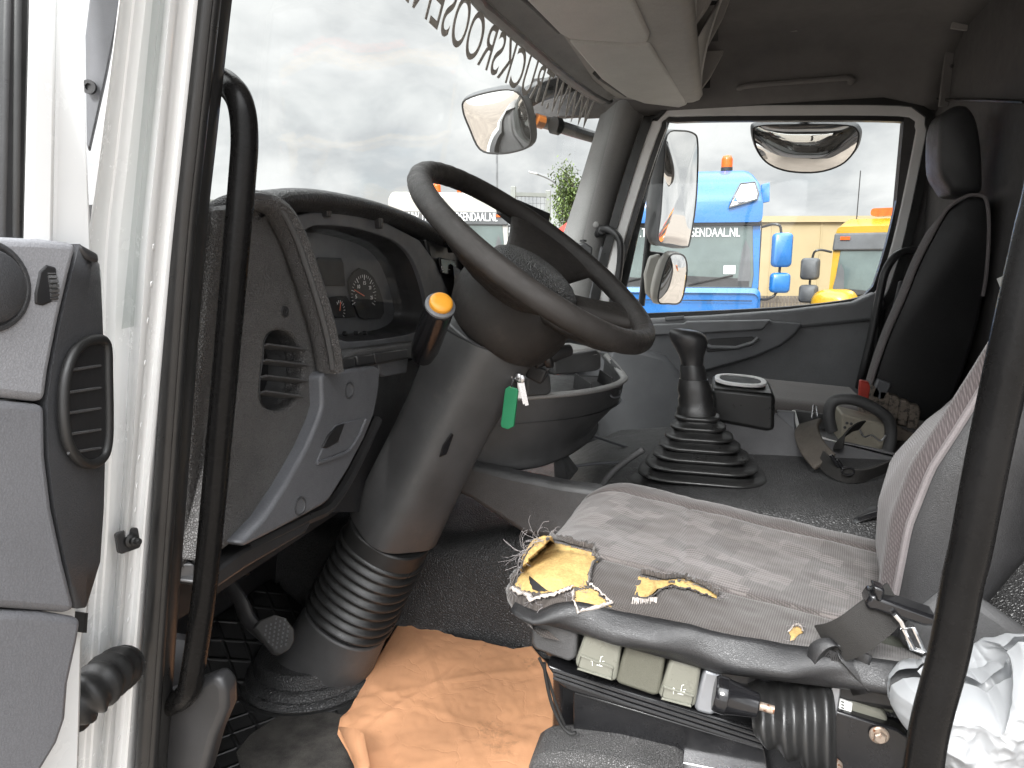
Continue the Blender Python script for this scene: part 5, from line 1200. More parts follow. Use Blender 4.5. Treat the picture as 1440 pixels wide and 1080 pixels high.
# loose threads
m = MB()
def thr(px, py, dx, dy, ln, n):
    for _ in range(n):
        x, y = px+R.uniform(-6, 6), py+R.uniform(-5, 5); a = math.atan2(dy, dx)+R.uniform(-.8, .8); l = ln*R.uniform(.4, 1.1)
        q, nn_ = on(bvs, x, y, .002)
        Yv = q.y if q else .9
        P = [W(x, y, Y=Yv)]; c = R.uniform(-.8, .8)
        for k in range(1, 6):
            u = k/5; a2 = a+c*u*3+R.uniform(-.25, .25); x += math.cos(a2)*l/5; y += math.sin(a2)*l/5
            P.append(W(x, y, Y=Yv-.012*u*R.uniform(.3, 1)))
        m.tube(catmull(P, 3), R.uniform(.00018, .00038), 5)
for a in ((760, 762, -1, -.25, 38, 12), (742, 776, -1, .25, 42, 16), (733, 800, -1, .5, 26, 10), (728, 822, -.7, .8, 18, 10), (750, 838, .1, 1, 16, 12), (800, 835, .3, 1, 14, 10), (775, 752, -.2, -.5, 14, 8), (818, 772, .8, .3, 14, 8), (820, 828, .8, .5, 12, 6), (1118, 884, .2, -.6, 14, 14), (1100, 900, -.1, 1, 20, 4), (1010, 840, .6, .2, 12, 10), (970, 822, .7, .2, 10, 8), (900, 812, -.3, .5, 10, 8), (760, 850, -.4, 1, 26, 3)): thr(*a)
lt_ = m.build('loose_thread', M['thread'], cu_o); lt_['kind'] = 'stuff'
m = MB()
for k in range(26):
    x = 890+k*1.35; q, n = on(bvs, x, 842, .002)
    if q:
        x2 = x+R.uniform(-2, 3)-3; y2 = 852+R.uniform(4, 17)
        m.tube([W(x, 840, Y=q.y-.002), W(lerp(x, x2, .5)+R.uniform(-1, 1), lerp(840, y2, .5), Y=q.y-.010), W(x2, y2, Y=q.y-.008)], .0006, 5)
fr2 = m.build('fringe', M['lining'], cu_o); fr2['kind'] = 'stuff'
for k, (a, b) in enumerate(zip([(878, 838), (884, 845), (888, 852)], [(884, 864), (887, 866), (892, 868)])): pass

# backrest
prof = [(-.47, .222), (-.41, .228), (-.325, .236), (-.25, .255), (-.196, .280), (-.126, .309), (-.059, .336), (.02, .366), (.10, .394), (.18, .420), (.22, .440)]
BY0, BY1 = .93, 1.40
def bx_(z): return interp(z, prof)
def fx_(z, t):
    """front face: t 0..1 across the seat"""
    ed = min(t, 1-t)*2
    lum = interp(z, [(-.47, .01), (-.40, -.020), (-.33, -.032), (-.26, -.028), (-.20, -.010), (-.10, .010), (.0, .018), (.22, .012)])
    s = min(1, ed/.55); s = s*s*(3-2*s)
    bol = -.016*math.exp(-((ed-.10)/.10)**2)*interp(z, [(-.45, .3), (-.2, 1), (.2, 1)])
    r = .012*max(0, 1-ed/.05)**2
    tw = interp(z, [(-.47, .22), (-.33, .28), (-.2, .42), (-.06, .50), (.22, .5)])*(t*(BY1-BY0))
    return bx_(z)+lum*s+bol*(1-0*s)+r-.004+tw
zs = [lerp(-.47, .22, i/46) for i in range(47)]
m = MB(); m.grid([[V((fx_(z, j/50), lerp(BY0, BY1, j/50), z)) for j in range(51)] for z in zs]); bk = m.build('backrest', M['fabric_back'], ds, ang=85)
m = MB()
rows = []
for z in zs:
    x0 = bx_(z)+.008; tw = interp(z, [(-.47, .22), (-.33, .28), (-.2, .42), (-.06, .50), (.22, .5)])*(BY1-BY0); dpt = interp(z, [(-.47, .10), (-.35, .16), (-.1, .13), (.22, .08)])
    rows.append(catmull([V((x0, BY0, z)), V((x0+.03, BY0-.012, z)), V((x0+dpt*.7, BY0-.008, z)), V((x0+dpt, BY0+.05, z)), V((x0+dpt+.01+tw*.5, 1.16, z)), V((x0+dpt+tw, BY1-.05, z)), V((x0+dpt*.6+tw, BY1+.008, z)), V((x0+tw, BY1, z))], 4))
m.grid(rows); m.build('back_shell', M['vinyl'], ds, ang=85)
m = MB()
for y in (BY0-.001, BY1+.001):
    m2 = MB(); m2.tube([V((fx_(z, 0 if y < 1 else 1)+.003, y, z)) for z in zs], .0048, 8); m2.build('back_piping', M['piping'], bk)
m = MB(); m.tube([V((fx_(.22, j/20)+.03, lerp(BY0, BY1, j/20), .22+.02*math.sin(math.pi*j/20))) for j in range(21)], .035, 12); m.build('back_crest', M['fabric_back'], bk)
m = MB(); m.box((.60, 1.165, .36), (.08, .27, .20), Matrix.Rotation(.18, 3, 'Y')); m.build('headrest', M['fabric_back'], ds, bevel=.035, seg=4)
m = MB()
for y in (1.09, 1.24): m.tube([V((.57, y, .2)), V((.59, y, .30))], .007, 8)
m.build('headrest_post', M['black_metal'], ds)
# recliner cover and black lever behind the cushion
m = MB(); m.prism(WL([(1168, 748), (1180, 738), (1212, 722), (1240, 715), (1262, 760), (1262, 850), (1230, 830), (1196, 790)], Y=1.40), (0, .03, 0)); m.build('hinge_cover', M['black_plastic'], ds, bevel=.008)
m = MB(); m.tube(catmull(WL([(1178, 764), (1186, 748), (1205, 732), (1235, 722)], Y=1.385), 5), .006, 8, flat=.012); m.build('recline_lever', M['gloss_black'], ds)

# control rockers below the cushion
def rocker(px, Y, d, mat, name='control_rocker', bev=.005, lab=None):
    mm = MB(); P = WL(px, Y=Y); mm.prism(P, (0, d, 0)); o = mm.build(name, M[mat], ds, bevel=bev, seg=3)
    return o
rocker([(749, 866), (812, 890), (810, 926), (800, 932), (752, 914), (747, 905)], .862, .05, 'dark_plastic')
ro = rocker([(823, 889), (874, 908), (867, 958), (860, 959), (812, 942), (808, 932)], .858, .05, 'button_light')
rocker([(881, 903), (936, 924), (928, 978), (918, 979), (868, 962), (865, 955)], .862, .05, 'button_olive')
r3 = rocker([(944, 924), (986, 940), (978, 994), (970, 996), (929, 984), (926, 976)], .858, .05, 'button_light')
rocker([(990, 941), (1016, 950), (1008, 1002), (1000, 1008), (978, 1001), (976, 992)], .862, .05, 'zinc')
for o_, pts in ((ro, [(817, 922), (862, 939), (860, 955), (812, 940)]), (r3, [(934, 966), (975, 979), (972, 993), (930, 982)])):
    mm = MB(); P = WL(pts, Y=.8565); mm.tube(P, .0016, 6, loop=True); mm.build('rocker_ridge', M['button_light'], o_)
for o_, (x, y) in ((ro, (841, 932)), (r3, (955, 972))):
    mm = MB(); a = lambda dx, dy: W(x+dx, y+dy, Y=.8568)
    mm.tube([a(2, 4), a(4, -8), a(7, -9)], .0007, 5); mm.tube([a(-2, 3), a(6, 5)], .0007, 5); mm.tube([a(-8, 4), a(-8, -5), a(-10, -2)], .0006, 5); mm.tube([a(-8, -5), a(-6, -2)], .0006, 5)
    mm.tube([a(6, -2), a(9, -2)], .0006, 5); mm.tube([a(5, 1), a(8, 1)], .0006, 5); mm.build('rocker_icon', M['icon'], o_)
# black knob, dust gaiter and suspension frame
k0 = W(1004, 974, Y=.80); k1 = W(1066, 992, Y=.80); d = k1-k0; Lk = d.length
m = MB(); m.lathe(k0, d, [(.019, 0), (.0215, .004), (.0215, Lk*.28), (.0205, Lk*.30), (.014, Lk*.98), (.0125, Lk)], 28, ref=(0, 0, 1)); kb = m.build('adjust_knob', M['gloss_black'], ds, bevel=.0008)
m = MB(); m.lathe(k0, d, [(.005, Lk), (.005, Lk*1.35)], 12); m.build('knob_spindle', M['rusty'], kb)
def G(px0, px1, y0, y1, u): return None
rings = []
for i in range(45):
    u = i/44; xc = lerp(1058, 1170, u); top = lerp(962, 950, u); bot = lerp(1030, 1110, u); 
    fold = .5+.5*math.cos(u*math.pi*2*4.0)
    hh = (bot-top)/2*(1-.13*fold); cy = (top+bot)/2+6*math.sin(u*13)*0
    c = W(xc, cy, Y=.875); kk = .92/990; dpt = .055*(1-.20*fold)
    rings.append([c+V((.0015*math.sin(3*a_), -math.sin(a_)*dpt, math.cos(a_)*hh*kk*.98))+V((-.006*math.cos(a_), 0, 0)) for a_ in [2*math.pi*q/32 for q in range(32)]])
m = MB(); m.loft(rings); m.build('dust_gaiter', M['gear_boot'], ds, ang=70)
def plate(px, Y, d, mat, name, bev=.003, parent=None):
    mm = MB(); mm.prism(WL(px, Y=Y), (0, d, 0)); return mm.build(name, M[mat], parent or ds, bevel=bev)
plate([(1018, 948), (1120, 975), (1165, 965), (1168, 1010), (1060, 1020), (1010, 1000)], .90, .02, 'black_plastic', 'mechanism_cover')
plate([(768, 935), (805, 950), (1080, 1030), (1075, 1046), (1068, 1050), (800, 972), (786, 962)], .875, .04, 'black_metal', 'upper_rail')
for dy in (0, 7, 14):
    mm = MB(); mm.tube(WL([(778, 942+dy*.8), (880, 975+dy), (1072, 1036+dy)], Y=.872), .0022, 6); mm.build('rail_ridge', M['black_plastic'], ds)
plate([(806, 972), (1076, 1052), (1090, 1130), (806, 1056)], .90, .03, 'black_metal', 'side_plate')
plate([(805, 1042), (1080, 1095), (1080, 1104), (805, 1056)], .885, .02, 'steel', 'plate_flange', .002)
plate([(742, 1074), (760, 1066), (800, 1064), (862, 1072), (960, 1096), (960, 1180), (730, 1180)], .84, .08, 'grain_plastic', 'base_cover', .012)
mm = MB(); mm.box((.0, 1.12, -.66), (.42, .36, .32)); mm.build('suspension_base', M['black_metal'], ds, bevel=.02)
mm = MB(); mm.box((.02, 1.12, -.53), (.46, .46, .05)); mm.build('seat_pan', M['black_plastic'], ds, bevel=.01)
plate([(1171, 952), (1184, 952), (1182, 975), (1160, 1100), (1147, 1100), (1166, 985)], .868, .012, 'zinc', 'zinc_bar', .0015)
br_ = plate([(1170, 998), (1262, 1026), (1278, 1036), (1282, 1060), (1278, 1140), (1150, 1140)], .878, .02, 'black_metal', 'belt_bracket', .003)
mm = MB(); c = W(1236, 1033, Y=.876); mm.lathe(c, (0, -1, 0), [(.0115, 0), (.0115, .002), (.0098, .0035)], 20); mm.lathe(c, (0, -1, 0), [(.0075, .003), (.0075, .008), (.006, .0095), (.001, .0095)], 6); mm.build('bracket_bolt', M['rusty'], br_)
mm = MB(); c = W(1172, 1076, Y=.876); mm.lathe(c, (0, -1, 0), [(.011, 0), (.010, .004), (.007, .007), (.001, .008)], 16); mm.build('bracket_bolt', M['rusty'], br_)
plate([(1282, 1045), (1345, 1060), (1340, 1120), (1282, 1110)], .87, .03, 'black_metal', 'rear_bracket', .003)
# olive grey side tray, label and rear cover
plate([(1165, 985), (1178, 950), (1215, 905), (1300, 850), (1420, 880), (1420, 1020), (1300, 1012), (1250, 1000)], .93, .02, 'olive_plate', 'side_tray', .006)
plate([(1184, 962), (1200, 972), (1260, 987), (1258, 1006), (1182, 982)], .905, .03, 'olive_plate', 'tray_ledge', .004)
plate([(1180, 982), (1200, 985), (1240, 1001), (1250, 1012), (1244, 1024), (1178, 1000)], .89, .02, 'button_light', 'tray_block', .004)
sk_ = plate([(1181, 983), (1199, 989), (1197, 1003), (1179, 997)], .886, .003, 'sticker', 'white_sticker', .0003)
mm = MB()
for i in range(3): mm.strap([W(1183, 986.5+i*4.2, Y=.8855), W(1187, 987.8+i*4.2, Y=.8855)], .0013, .0004, side=(0, 0, 1))
mm.build('sticker_text', M['dial'], sk_)
plate([(1300, 858), (1345, 820), (1460, 900), (1460, 1000), (1385, 965), (1305, 935), (1262, 905)], .905, .03, 'dark_plastic', 'rear_cover', .012)
# cable loop in front of the base
mm = MB(); mm.tube(catmull(WL([(765, 932), (768, 955), (776, 990), (790, 1020), (802, 1031), (810, 1030)], Y=.87), 6), .0026, 8); mm.tube(catmull(WL([(758, 925), (770, 952), (782, 990), (794, 1020)], Y=.875), 6), .0022, 8); mm.build('cable', M['rubber'], ds)
# torn vinyl flap at the rear lower corner
mm = MB()
fp = [(1138, 918), (1140, 903), (1152, 898), (1172, 905), (1198, 912), (1226, 921), (1224, 945), (1222, 973), (1200, 950), (1186, 930)]
rows = []
for t, Yv in ((0, .842), (.5, .835), (1, .85)):
    pass
a1 = WL([(1136, 924), (1138, 908), (1150, 899), (1165, 898), (1176, 906)], Y=.838); a2 = WL([(1150, 938), (1160, 928), (1172, 915), (1180, 912), (1186, 922)], Y=.85)
mm.grid([catmull(a1, 4), catmull([lerp(p, q, .5)+V((0, -.012, .004)) for p, q in zip(a1, a2)], 4), catmull(a2, 4)])
b1 = WL([(1176, 906), (1200, 912), (1226, 922)], Y=.836); b2 = WL([(1182, 930), (1200, 950), (1222, 974)], Y=.83); bm_ = [lerp(p, q, .5)+V((0, .012, 0)) for p, q in zip(b1, b2)]
mm.grid([catmull(b1, 4), catmull(bm_, 4), catmull(b2, 4)])
mm.grid([WL([(1176, 908), (1184, 940), (1200, 977)], Y=.842), WL([(1182, 925), (1200, 948), (1222, 974)], Y=.832)])
mm.build('vinyl_flap', M['vinyl'], cu_o, ang=60, solid=.0016)
mm = MB(); 
for k in range(5): mm.tube(catmull(WL([(1152+k*4, 920+k*1), (1160+k*4, 912+k*1.5), (1168+k*3.5, 920+k*2), (1170+k*3, 934+k*1.5)], Y=.838), 4), .0011, 5)
mm.build('flap_fold', M['black_plastic'], cu_o)
# seat belt
sb = thing('seat_belt', 'black seat belt webbing with chrome tongue lying across the rear corner of the driver seat', 'seat belt', W(1240, 860, Y=.83))
P = [W(1160, 905, Y=.850), W(1178, 902, Y=.838), W(1200, 892, Y=.828), W(1222, 876, Y=.825), W(1242, 860, Y=.828), W(1262, 845, Y=.84)]
mm = MB(); mm.strap(catmull(P, 5), .046, .0012, side=(.45, -.15, -.9)); mm.build('belt_webbing', M['webbing'], sb)
P = [W(1262, 838, Y=.83), W(1275, 800, Y=.838), W(1290, 740, Y=.85), W(1330, 640, Y=.86), W(1380, 540, Y=.87), W(1440, 420, Y=.88), W(1500, 300, Y=.89)]
mm = MB(); mm.tube([V((bx_(z)+.052, BY0-.0125, z)) for z in zs[4:]], .0016, 6); mm.build('shell_seam', M['dial'], ds)
mm = MB(); mm.prism(WL([(1218, 848), (1226, 836), (1240, 842), (1316, 868), (1320, 872), (1316, 882), (1300, 882), (1232, 860), (1219, 858)], Y=.818), (0, .03, 0)); tb = mm.build('tongue_grip', M['gloss_black'], sb, bevel=.004)
mm = MB(); mm.prism(WL([(1228, 824), (1246, 830), (1240, 848), (1232, 846)], Y=.816), (0, .02, 0)); mm.build('belt_clip', M['gloss_black'], sb, bevel=.004)
mm = MB(); fr3 = WL([(1258, 864), (1267, 874), (1282, 912), (1298, 917)], Y=.812); mm.tube(fr3, .0028, 8)
mm.tube(WL([(1270, 884), (1284, 882), (1300, 916), (1285, 912)], Y=.811), .0026, 8, loop=True); mm.build('chrome_tongue', M['chrome'], tb)

# ------------------------------------------------------------------ passenger seat
ps = thing('passenger_seat', 'passenger seat with black vinyl side, grey piping and tall black headrest', 'seat', (.45, 2.2, FZ))
PYN, PYF = 2.0, 2.36
sp = [(1212, 575), (1222, 555), (1234, 515), (1250, 470), (1272, 420), (1292, 370), (1315, 325), (1332, 296), (1346, 284)]
bkp = [(1346, 284), (1362, 276), (1380, 276), (1388, 285), (1391, 320), (1388, 380), (1380, 430), (1368, 480), (1352, 530), (1335, 570), (1325, 600)]
SP = catmull(WL(sp, Y=PYN), 4); BP = catmull(WL(bkp, Y=PYN), 4)
side = SP+BP[1:]
cyS = sum(side, V())/len(side)
rings = []
for y, k in ((0, .93), (.006, .97), (.02, 1.0), (.34, 1.0), (.356, .97), (.36, .93)):
    rings.append([lerp(cyS, p, k)+V((.30*y, y, 0)) for p in side])
m = MB(); m.loft(rings); m.build('back_shell', M['vinyl'], ps, ang=60)
m = MB(); rows = []
for p, nxt in zip(SP, SP[1:]+[SP[-1]*2-SP[-2]]):
    row = []
    for j in range(21):
        t = j/20; ed = min(t, 1-t)*2
        bulge = .022*math.sin(math.pi*min(1, ed*1.6)/2)*min(1, max(.0, (SP[-1].z+.01-p.z)/.08))
        row.append(p+V((-.004-bulge+.30*t*(PYF-PYN), t*(PYF-PYN), 0)))
    rows.append(row)
m.grid(rows); m.build('back_fabric', M['fabric_plain'], ps, ang=80)
m = MB(); m.tube([p+V((-.002, .002, 0)) for p in SP]+[p+V((0, .002, .002)) for p in BP[1:24]], .0045, 8); m.build('back_piping', M['piping'], ps)
hr = [(1322, 190), (1326, 165), (1336, 152), (1352, 146), (1366, 150), (1376, 170), (1382, 205), (1384, 245), (1380, 272), (1345, 274), (1334, 262), (1323, 240)]
HR = catmull(WL(hr, Y=2.06), 3, True); hc = sum(HR, V())/len(HR)
m = MB(); m.loft([[lerp(hc, p, k)+V((0, y, 0)) for p in HR] for y, k in ((0, .80), (.006, .92), (.022, 1.0), (.12, 1.0), (.142, .92), (.15, .80))]); m.build('headrest', M['vinyl'], ps, ang=60)
# cushion
m = MB(); rows = []
for i in range(26):
    x = lerp(-.02, .42, i/25); row = []
    for j in range(21):
        y = lerp(1.98, 2.46, j/20); e = min(j, 20-j)/20*2; f = min(1, i/5)
        row.append(V((x, y, -.375-.10*(x-.1)*.6-.05*(1-min(1, e/.3))**2-.06*(1-f)**2)))
    rows.append(row)
m.grid(rows); m.build('cushion', M['fabric_plain'], ps, ang=80)
m = MB(); m.box((.21, 2.22, -.60), (.44, .46, .36)); m.build('seat_box', M['vinyl'], ps, bevel=.03)
m = MB(); m.box(W(1238, 548, Y=1.98), (.035, .02, .05), Matrix.Rotation(.3, 3, 'Y')); m.build('belt_buckle', M['cluster_grey'], ps, bevel=.004)

# ------------------------------------------------------------------ console between the seats
cs = thing('centre_console', 'dark plastic storage console with oval cup tray between the seats', 'console', (.2, 1.85, -.5))
CY = 1.74
A0, A1 = W(1006, 590, Y=CY), W(1300, 658, Y=CY); B0, B1 = W(1012, 640, Y=CY), W(1300, 722, Y=CY)
m = MB(); m.prism([W(1000, 556, Y=CY), W(1092, 582, Y=CY), W(1122, 608, Y=CY), W(1245, 634, Y=CY), W(1300, 648, Y=CY), W(1300, 720, Y=CY), W(1120, 668, Y=CY), W(1012, 640, Y=CY), W(1004, 600, Y=CY)], (0, .012, 0)); m.build('near_wall', M['console'], cs, bevel=.003)
m = MB(); m.prism([p+V((0, .013, 0)) for p in [W(1006, 596, Y=CY), W(1300, 660, Y=CY), W(1300, 715, Y=CY), W(1012, 636, Y=CY)]], (0, .22, 0)); m.build('console_body', M['console'], cs, bevel=.006)
ct = [W(1000, 545, Y=CY), W(1085, 553, Y=CY), W(1090, 556, Y=CY), W(1089, 604, Y=CY), W(1078, 606, Y=CY), W(1004, 592, Y=CY)]
m = MB(); m.prism([p+V((0, -.008, 0)) for p in ct], (0, .20, 0)); cb_ = m.build('cup_block', M['gear_boot'], cs, bevel=.012, seg=3)
q0, q1 = W(1000, 544, Y=CY), W(1086, 552, Y=CY); cq = lerp(q0, q1, .5)+V((0, .10, .004)); ux = (q1-q0).normalized()
el = [cq+ux*(x)+V((0, y, 0)) for x, y in sell(.062, .078, 2.6, 40)]
eli = [cq+ux*(x)+V((0, y, 0)) for x, y in sell(.050, .062, 2.6, 40)]
m = MB(); m.loft([el, [p+V((0, 0, .006)) for p in el], [p+V((0, 0, .006)) for p in eli], [p+V((0, 0, -.004)) for p in eli]], caps=False); m.build('cup_rim', M['grey_paint'], cb_, bevel=.001)
m = MB(); m.loft([[p+V((0, 0, .003)) for p in eli], [lerp(p, cq, .12)+V((0, 0, -.0)) for p in eli]]); m.build('cup_floor', M['dial'], cb_)
m = MB(); m.hexa(*[[W(x, y, Y=Y_) for x, y, Y_ in q] for q in ([(1092, 600, CY), (1118, 606, CY), (1118, 606, 1.90), (1092, 600, 1.90)], [(1092, 578, CY+.02), (1118, 580, CY+.02), (1118, 578, 1.90), (1092, 576, 1.90)])]); m.build('coin_tray', M['cluster_grey'], cs, bevel=.003)
# open box: rim and dark inside
rim_ = [W(1122, 578, Y=1.92), W(1160, 584, Y=1.93), W(1210, 596, Y=1.95)]
m = MB(); m.strap([W(1120, 606, Y=CY+.004), W(1180, 622, Y=CY+.004), W(1300, 652, Y=CY+.004)], .008, .002, side=(0, 1, 0)); m.strap([W(1116, 578, Y=1.9), W(1124, 607, Y=CY)], .008, .002, side=(1, 0, 0)); m.build('box_rim', M['grey_paint'], cs)
m = MB(); m.prism(WL([(1116, 576), (1180, 586), (1300, 606), (1300, 660), (1120, 612)], Y=1.955), (0, .012, 0)); m.build('far_wall', M['dark_plastic'], cs, bevel=.003)

# crane remote control with strap
rc = thing('remote_control', 'crane remote control box with black carrying bar and beige front panel in the console', 'remote control', W(1210, 610, Y=1.84))
m = MB(); m.prism(WL([(1184, 582), (1245, 597), (1252, 640), (1182, 626)], Y=1.83), (0, .11, 0)); m.build('remote_body', M['beige_metal'], rc, bevel=.005)
m = MB(); hp_ = [W(1170, 606, Y=1.80), W(1166, 588, Y=1.80), W(1168, 570, Y=1.80), W(1178, 562, Y=1.80), W(1200, 562, Y=1.80), W(1222, 570, Y=1.80), W(1244, 584, Y=1.80), W(1252, 598, Y=1.80), W(1252, 620, Y=1.80), W(1246, 640, Y=1.80)]
P = catmull(hp_, 5); m.tube(P, .0135, 14, flat=.016); m.build('carrying_bar', M['worn_strap'] if 'worn_strap' in M else M['dark_plastic'], rc)
m = MB()
for x, y in ((1191, 595), (1197, 596), (1203, 598), (1188, 601), (1208, 600), (1195, 603)): m.lathe(W(x, y, Y=1.829), (0, -1, .2), [(.0036, 0), (.0034, .0016), (.0015, .002)], 10)
m.build('remote_knobs', M['black_plastic'], rc)
for k in range(6):
    x = 1211+k*14; y = 538+k*6.6
    m = MB(); c = W(x+4, y+14, Y=1.97)
    m.prism([c+V((-.012, 0, -.036)), c+V((.011, 0, -.040)), c+V((.015, 0, .012)), c+V((.009, 0, .027)), c+V((-.013, 0, .031)), c+V((-.013, 0, .008))], (.004, .03, 0)); m.build('lever_paddle', M['red' if k == 0 else 'lever_tab'], rc, bevel=.004)
m = MB(); m.prism(WL([(1212, 575), (1290, 612), (1290, 640), (1212, 606)], Y=1.95), (0, .06, 0)); m.build('lever_plate', M['lever_tab'], rc, bevel=.004)
ss = thing('shoulder_strap', 'worn brown padded shoulder strap of the remote control hanging over the console edge', 'strap', W(1160, 650, Y=1.72))
P = catmull([W(1140, 594, Y=1.73), W(1134, 606, Y=1.69), W(1142, 628, Y=1.64), W(1160, 650, Y=1.59)], 6)
m = MB(); m.strap(P, [.055]*len(P), .005, side=(1, -.35, .55)); m.build('strap_pad', M['strap'], ss, bevel=.003)
P = catmull([W(1154, 644, Y=1.60), W(1172, 660, Y=1.56), W(1197, 669, Y=1.54), W(1221, 667, Y=1.55), W(1250, 655, Y=1.58)], 6)
m = MB(); m.strap(P, .036, .0025, side=(.3, -.3, .9)); m.build('strap_webbing', M['webbing'], ss, bevel=.001)
P = catmull([W(1150, 560, Y=1.80), W(1148, 575, Y=1.77), W(1142, 590, Y=1.74), W(1140, 604, Y=1.72)], 6)
P2 = catmull([W(1178, 632, Y=1.72), W(1184, 616, Y=1.735), W(1200, 602, Y=1.75), W(1212, 598, Y=1.78)], 6)
m = MB(); m.strap(P2, .030, .002, side=(.5, -.2, .8)); m.build('short_strap', M['webbing'], ss, bevel=.001)
m = MB(); 
for x, y in ((1172, 652), (1180, 658)): m.strap([W(x-4, y-12, Y=1.545), W(x+8, y+4, Y=1.545)], .008, .003, side=(1, -.3, -.6))
m.build('strap_buckle', M['gloss_black'], ss, bevel=.0015)
m = MB(); m.tube([W(1142, 588, Y=1.735), W(1144, 570, Y=1.77), W(1148, 572, Y=1.77), W(1150, 586, Y=1.74)], .0022, 6); m.tube(catmull(WL([(1207, 600), (1215, 614), (1226, 612), (1238, 620), (1246, 612)], Y=1.79), 4), .0022, 6); m.build('strap_hook', M['steel'], ss)
m = MB(); m.tube([c_ for c_ in [W(1192, 662, Y=1.535)+V((.012*math.cos(a), -.003, .008*math.sin(a))) for a in [2*math.pi*i/16 for i in range(16)]]], .002, 6, loop=True); m.build('strap_ring', M['gloss_black'], ss)

# ------------------------------------------------------------------ white plastic bag behind the pole
wb_ = thing('plastic_bag', 'crumpled white thin plastic bag stuffed beside the driver seat behind the handle', 'plastic bag', W(1360, 1050, Y=.82))
bo_ = [(1256, 958), (1268, 946), (1292, 944), (1300, 936), (1330, 946), (1380, 968), (1400, 958), (1425, 952), (1432, 930), (1412, 912), (1430, 896), (1500, 900), (1520, 1000), (1500, 1120), (1400, 1110), (1340, 1075), (1300, 1052), (1270, 1020), (1258, 985)]
P = [W(x, y, Y=.80) for x, y in bo_]; P = [lerp(a, b, t/12) for a, b in zip(P, P[1:]+P[:1]) for t in range(12)]
cx = sum(P, V())/len(P)
for sgn, nm in ((-1, 'bag_front'), (1, 'bag_back')):
    rows = []
    for k in range(70):
        u = k/69; row = []
        for i, p in enumerate(P):
            q = lerp(cx, p, u)
            h = .050*math.sqrt(max(0, 1-u**2.2))*(1 if sgn < 0 else .5)
            wv = q*1.0
            rg_ = 0
            for f_, am in ((8, .020), (17, .013), (34, .0065), (70, .0022)):
                nv = noise.noise(V((q.x*f_+3, q.z*f_*1.0, f_+sgn))); rg_ += am*(1-abs(nv)*2.6)
            row.append(V((q.x+.010*noise.noise(V((q.x*22, q.z*22, 9)))*u, q.y+sgn*(h+rg_*(.35+.65*math.sqrt(max(0, 1-u*u)))), q.z+.010*noise.noise(V((q.x*22, q.z*22, 19)))*u)))
        rows.append(row)
    m = MB(); m.loft(rows, caps=False); m.build(nm, M['bag'], wb_, ang=180)
m = MB(); fl = [W(1290, 944, Y=.75), W(1302, 932, Y=.80), W(1306, 940, Y=.81), W(1300, 956, Y=.80)]; m.add(fl, [(0, 1, 2, 3)]); m.build('bag_handle', M['bag'], wb_, solid=.0005)
# small banknote like slip behind the driver seat top
sl = MB(); sl.prism(WL([(1402, 392), (1411, 388), (1424, 400), (1424, 416), (1412, 418)], Y=1.42), (.0, .002, 0)); tag(sl.build('paper_slip', M['sticker']), 'small pale paper slip tucked behind the top of the driver seat', 'paper slip')
# ------------------------------------------------------------------ outside: own mirrors
def mirror(px, Y, depth, lab, name, glass_n, bulge=.012, arm=None, housing='truck_grey', hk=1.06, back=None, shift=(0, 0, 0), p=None):
    P = catmull(WL(px, Y=Y), 4, True); c = sum(P, V())/len(P)
    nrm = V(glass_n).normalized()
    # put the glass in its own plane through the outline's centre, seen along the sight line
    Q = []
    for q in P:
        d = q.normalized(); Q.append(d*(c.dot(nrm)/d.dot(nrm)))
    t = thing(name, lab, 'mirror', c)
    rows = []
    for k in range(9):
        u = k/8; rows.append([lerp(c, q, u)+nrm*(bulge*(1-u*u)) for q in Q])
    m = MB(); m.loft(rows, caps=False); m.build('mirror_glass', M['mirror'], t, ang=180)
    m = MB(); m.tube(Q, .0035, 8, loop=True); m.build('mirror_rim', M['black_plastic'], t)
    m = MB(); m.loft([[q-nrm*.002 for q in Q], [lerp(c, q, hk)-nrm*.02 for q in Q], [lerp(c, q, hk)-nrm*depth*.5 for q in Q], [lerp(c, q, .8)-nrm*depth for q in Q], [lerp(c, q, .3)-nrm*depth*1.15 for q in Q]]); m.build('mirror_housing', M[housing], t, ang=60)
    return t, c
t, c = mirror([(655, 140), (690, 129), (722, 127), (738, 145), (746, 180), (745, 203), (728, 212), (700, 216), (675, 210), (660, 180), (651, 155)], 2.35, .07, 'brown tinted looking convex front mirror hanging outside the windscreen corner', 'front_mirror', (-.16, -.88, -.46), .028)
t2 = t
m = MB(); m.tube(catmull([W(738, 140, Y=2.42), W(760, 128, Y=2.44), W(800, 116, Y=2.62), W(840, 104, Y=2.80), W(890, 94, Y=2.98)], 5), .034, 10, flat=.040); m.build('upper_arm', M['black_plastic'], t)
m = MB(); m.tube(catmull([W(742, 166, Y=2.45), W(780, 176, Y=2.58), W(815, 187, Y=2.75), W(870, 203, Y=2.98)], 5), .022, 10, flat=.026); la = m.build('lower_arm', M['black_plastic'], t)
m = MB(); m.tube([W(753, 169, Y=2.45), W(763, 172, Y=2.47)], .0235, 10, flat=.0275); m.build('orange_band', M['truck_orange'], la)
m = MB(); m.tube([W(778, 176, Y=2.49), W(786, 178, Y=2.51)], .03, 10); m.build('arm_clamp', M['rubber'], la)
t, c = mirror([(938, 190), (958, 184), (976, 188), (981, 200), (981, 240), (978, 290), (970, 340), (964, 347), (945, 344), (926, 338), (929, 300), (933, 240)], 2.98, .09, 'tall main side mirror with dark grey housing outside the passenger window', 'side_mirror', (.92, -.62, -.02), .008, hk=1.03)
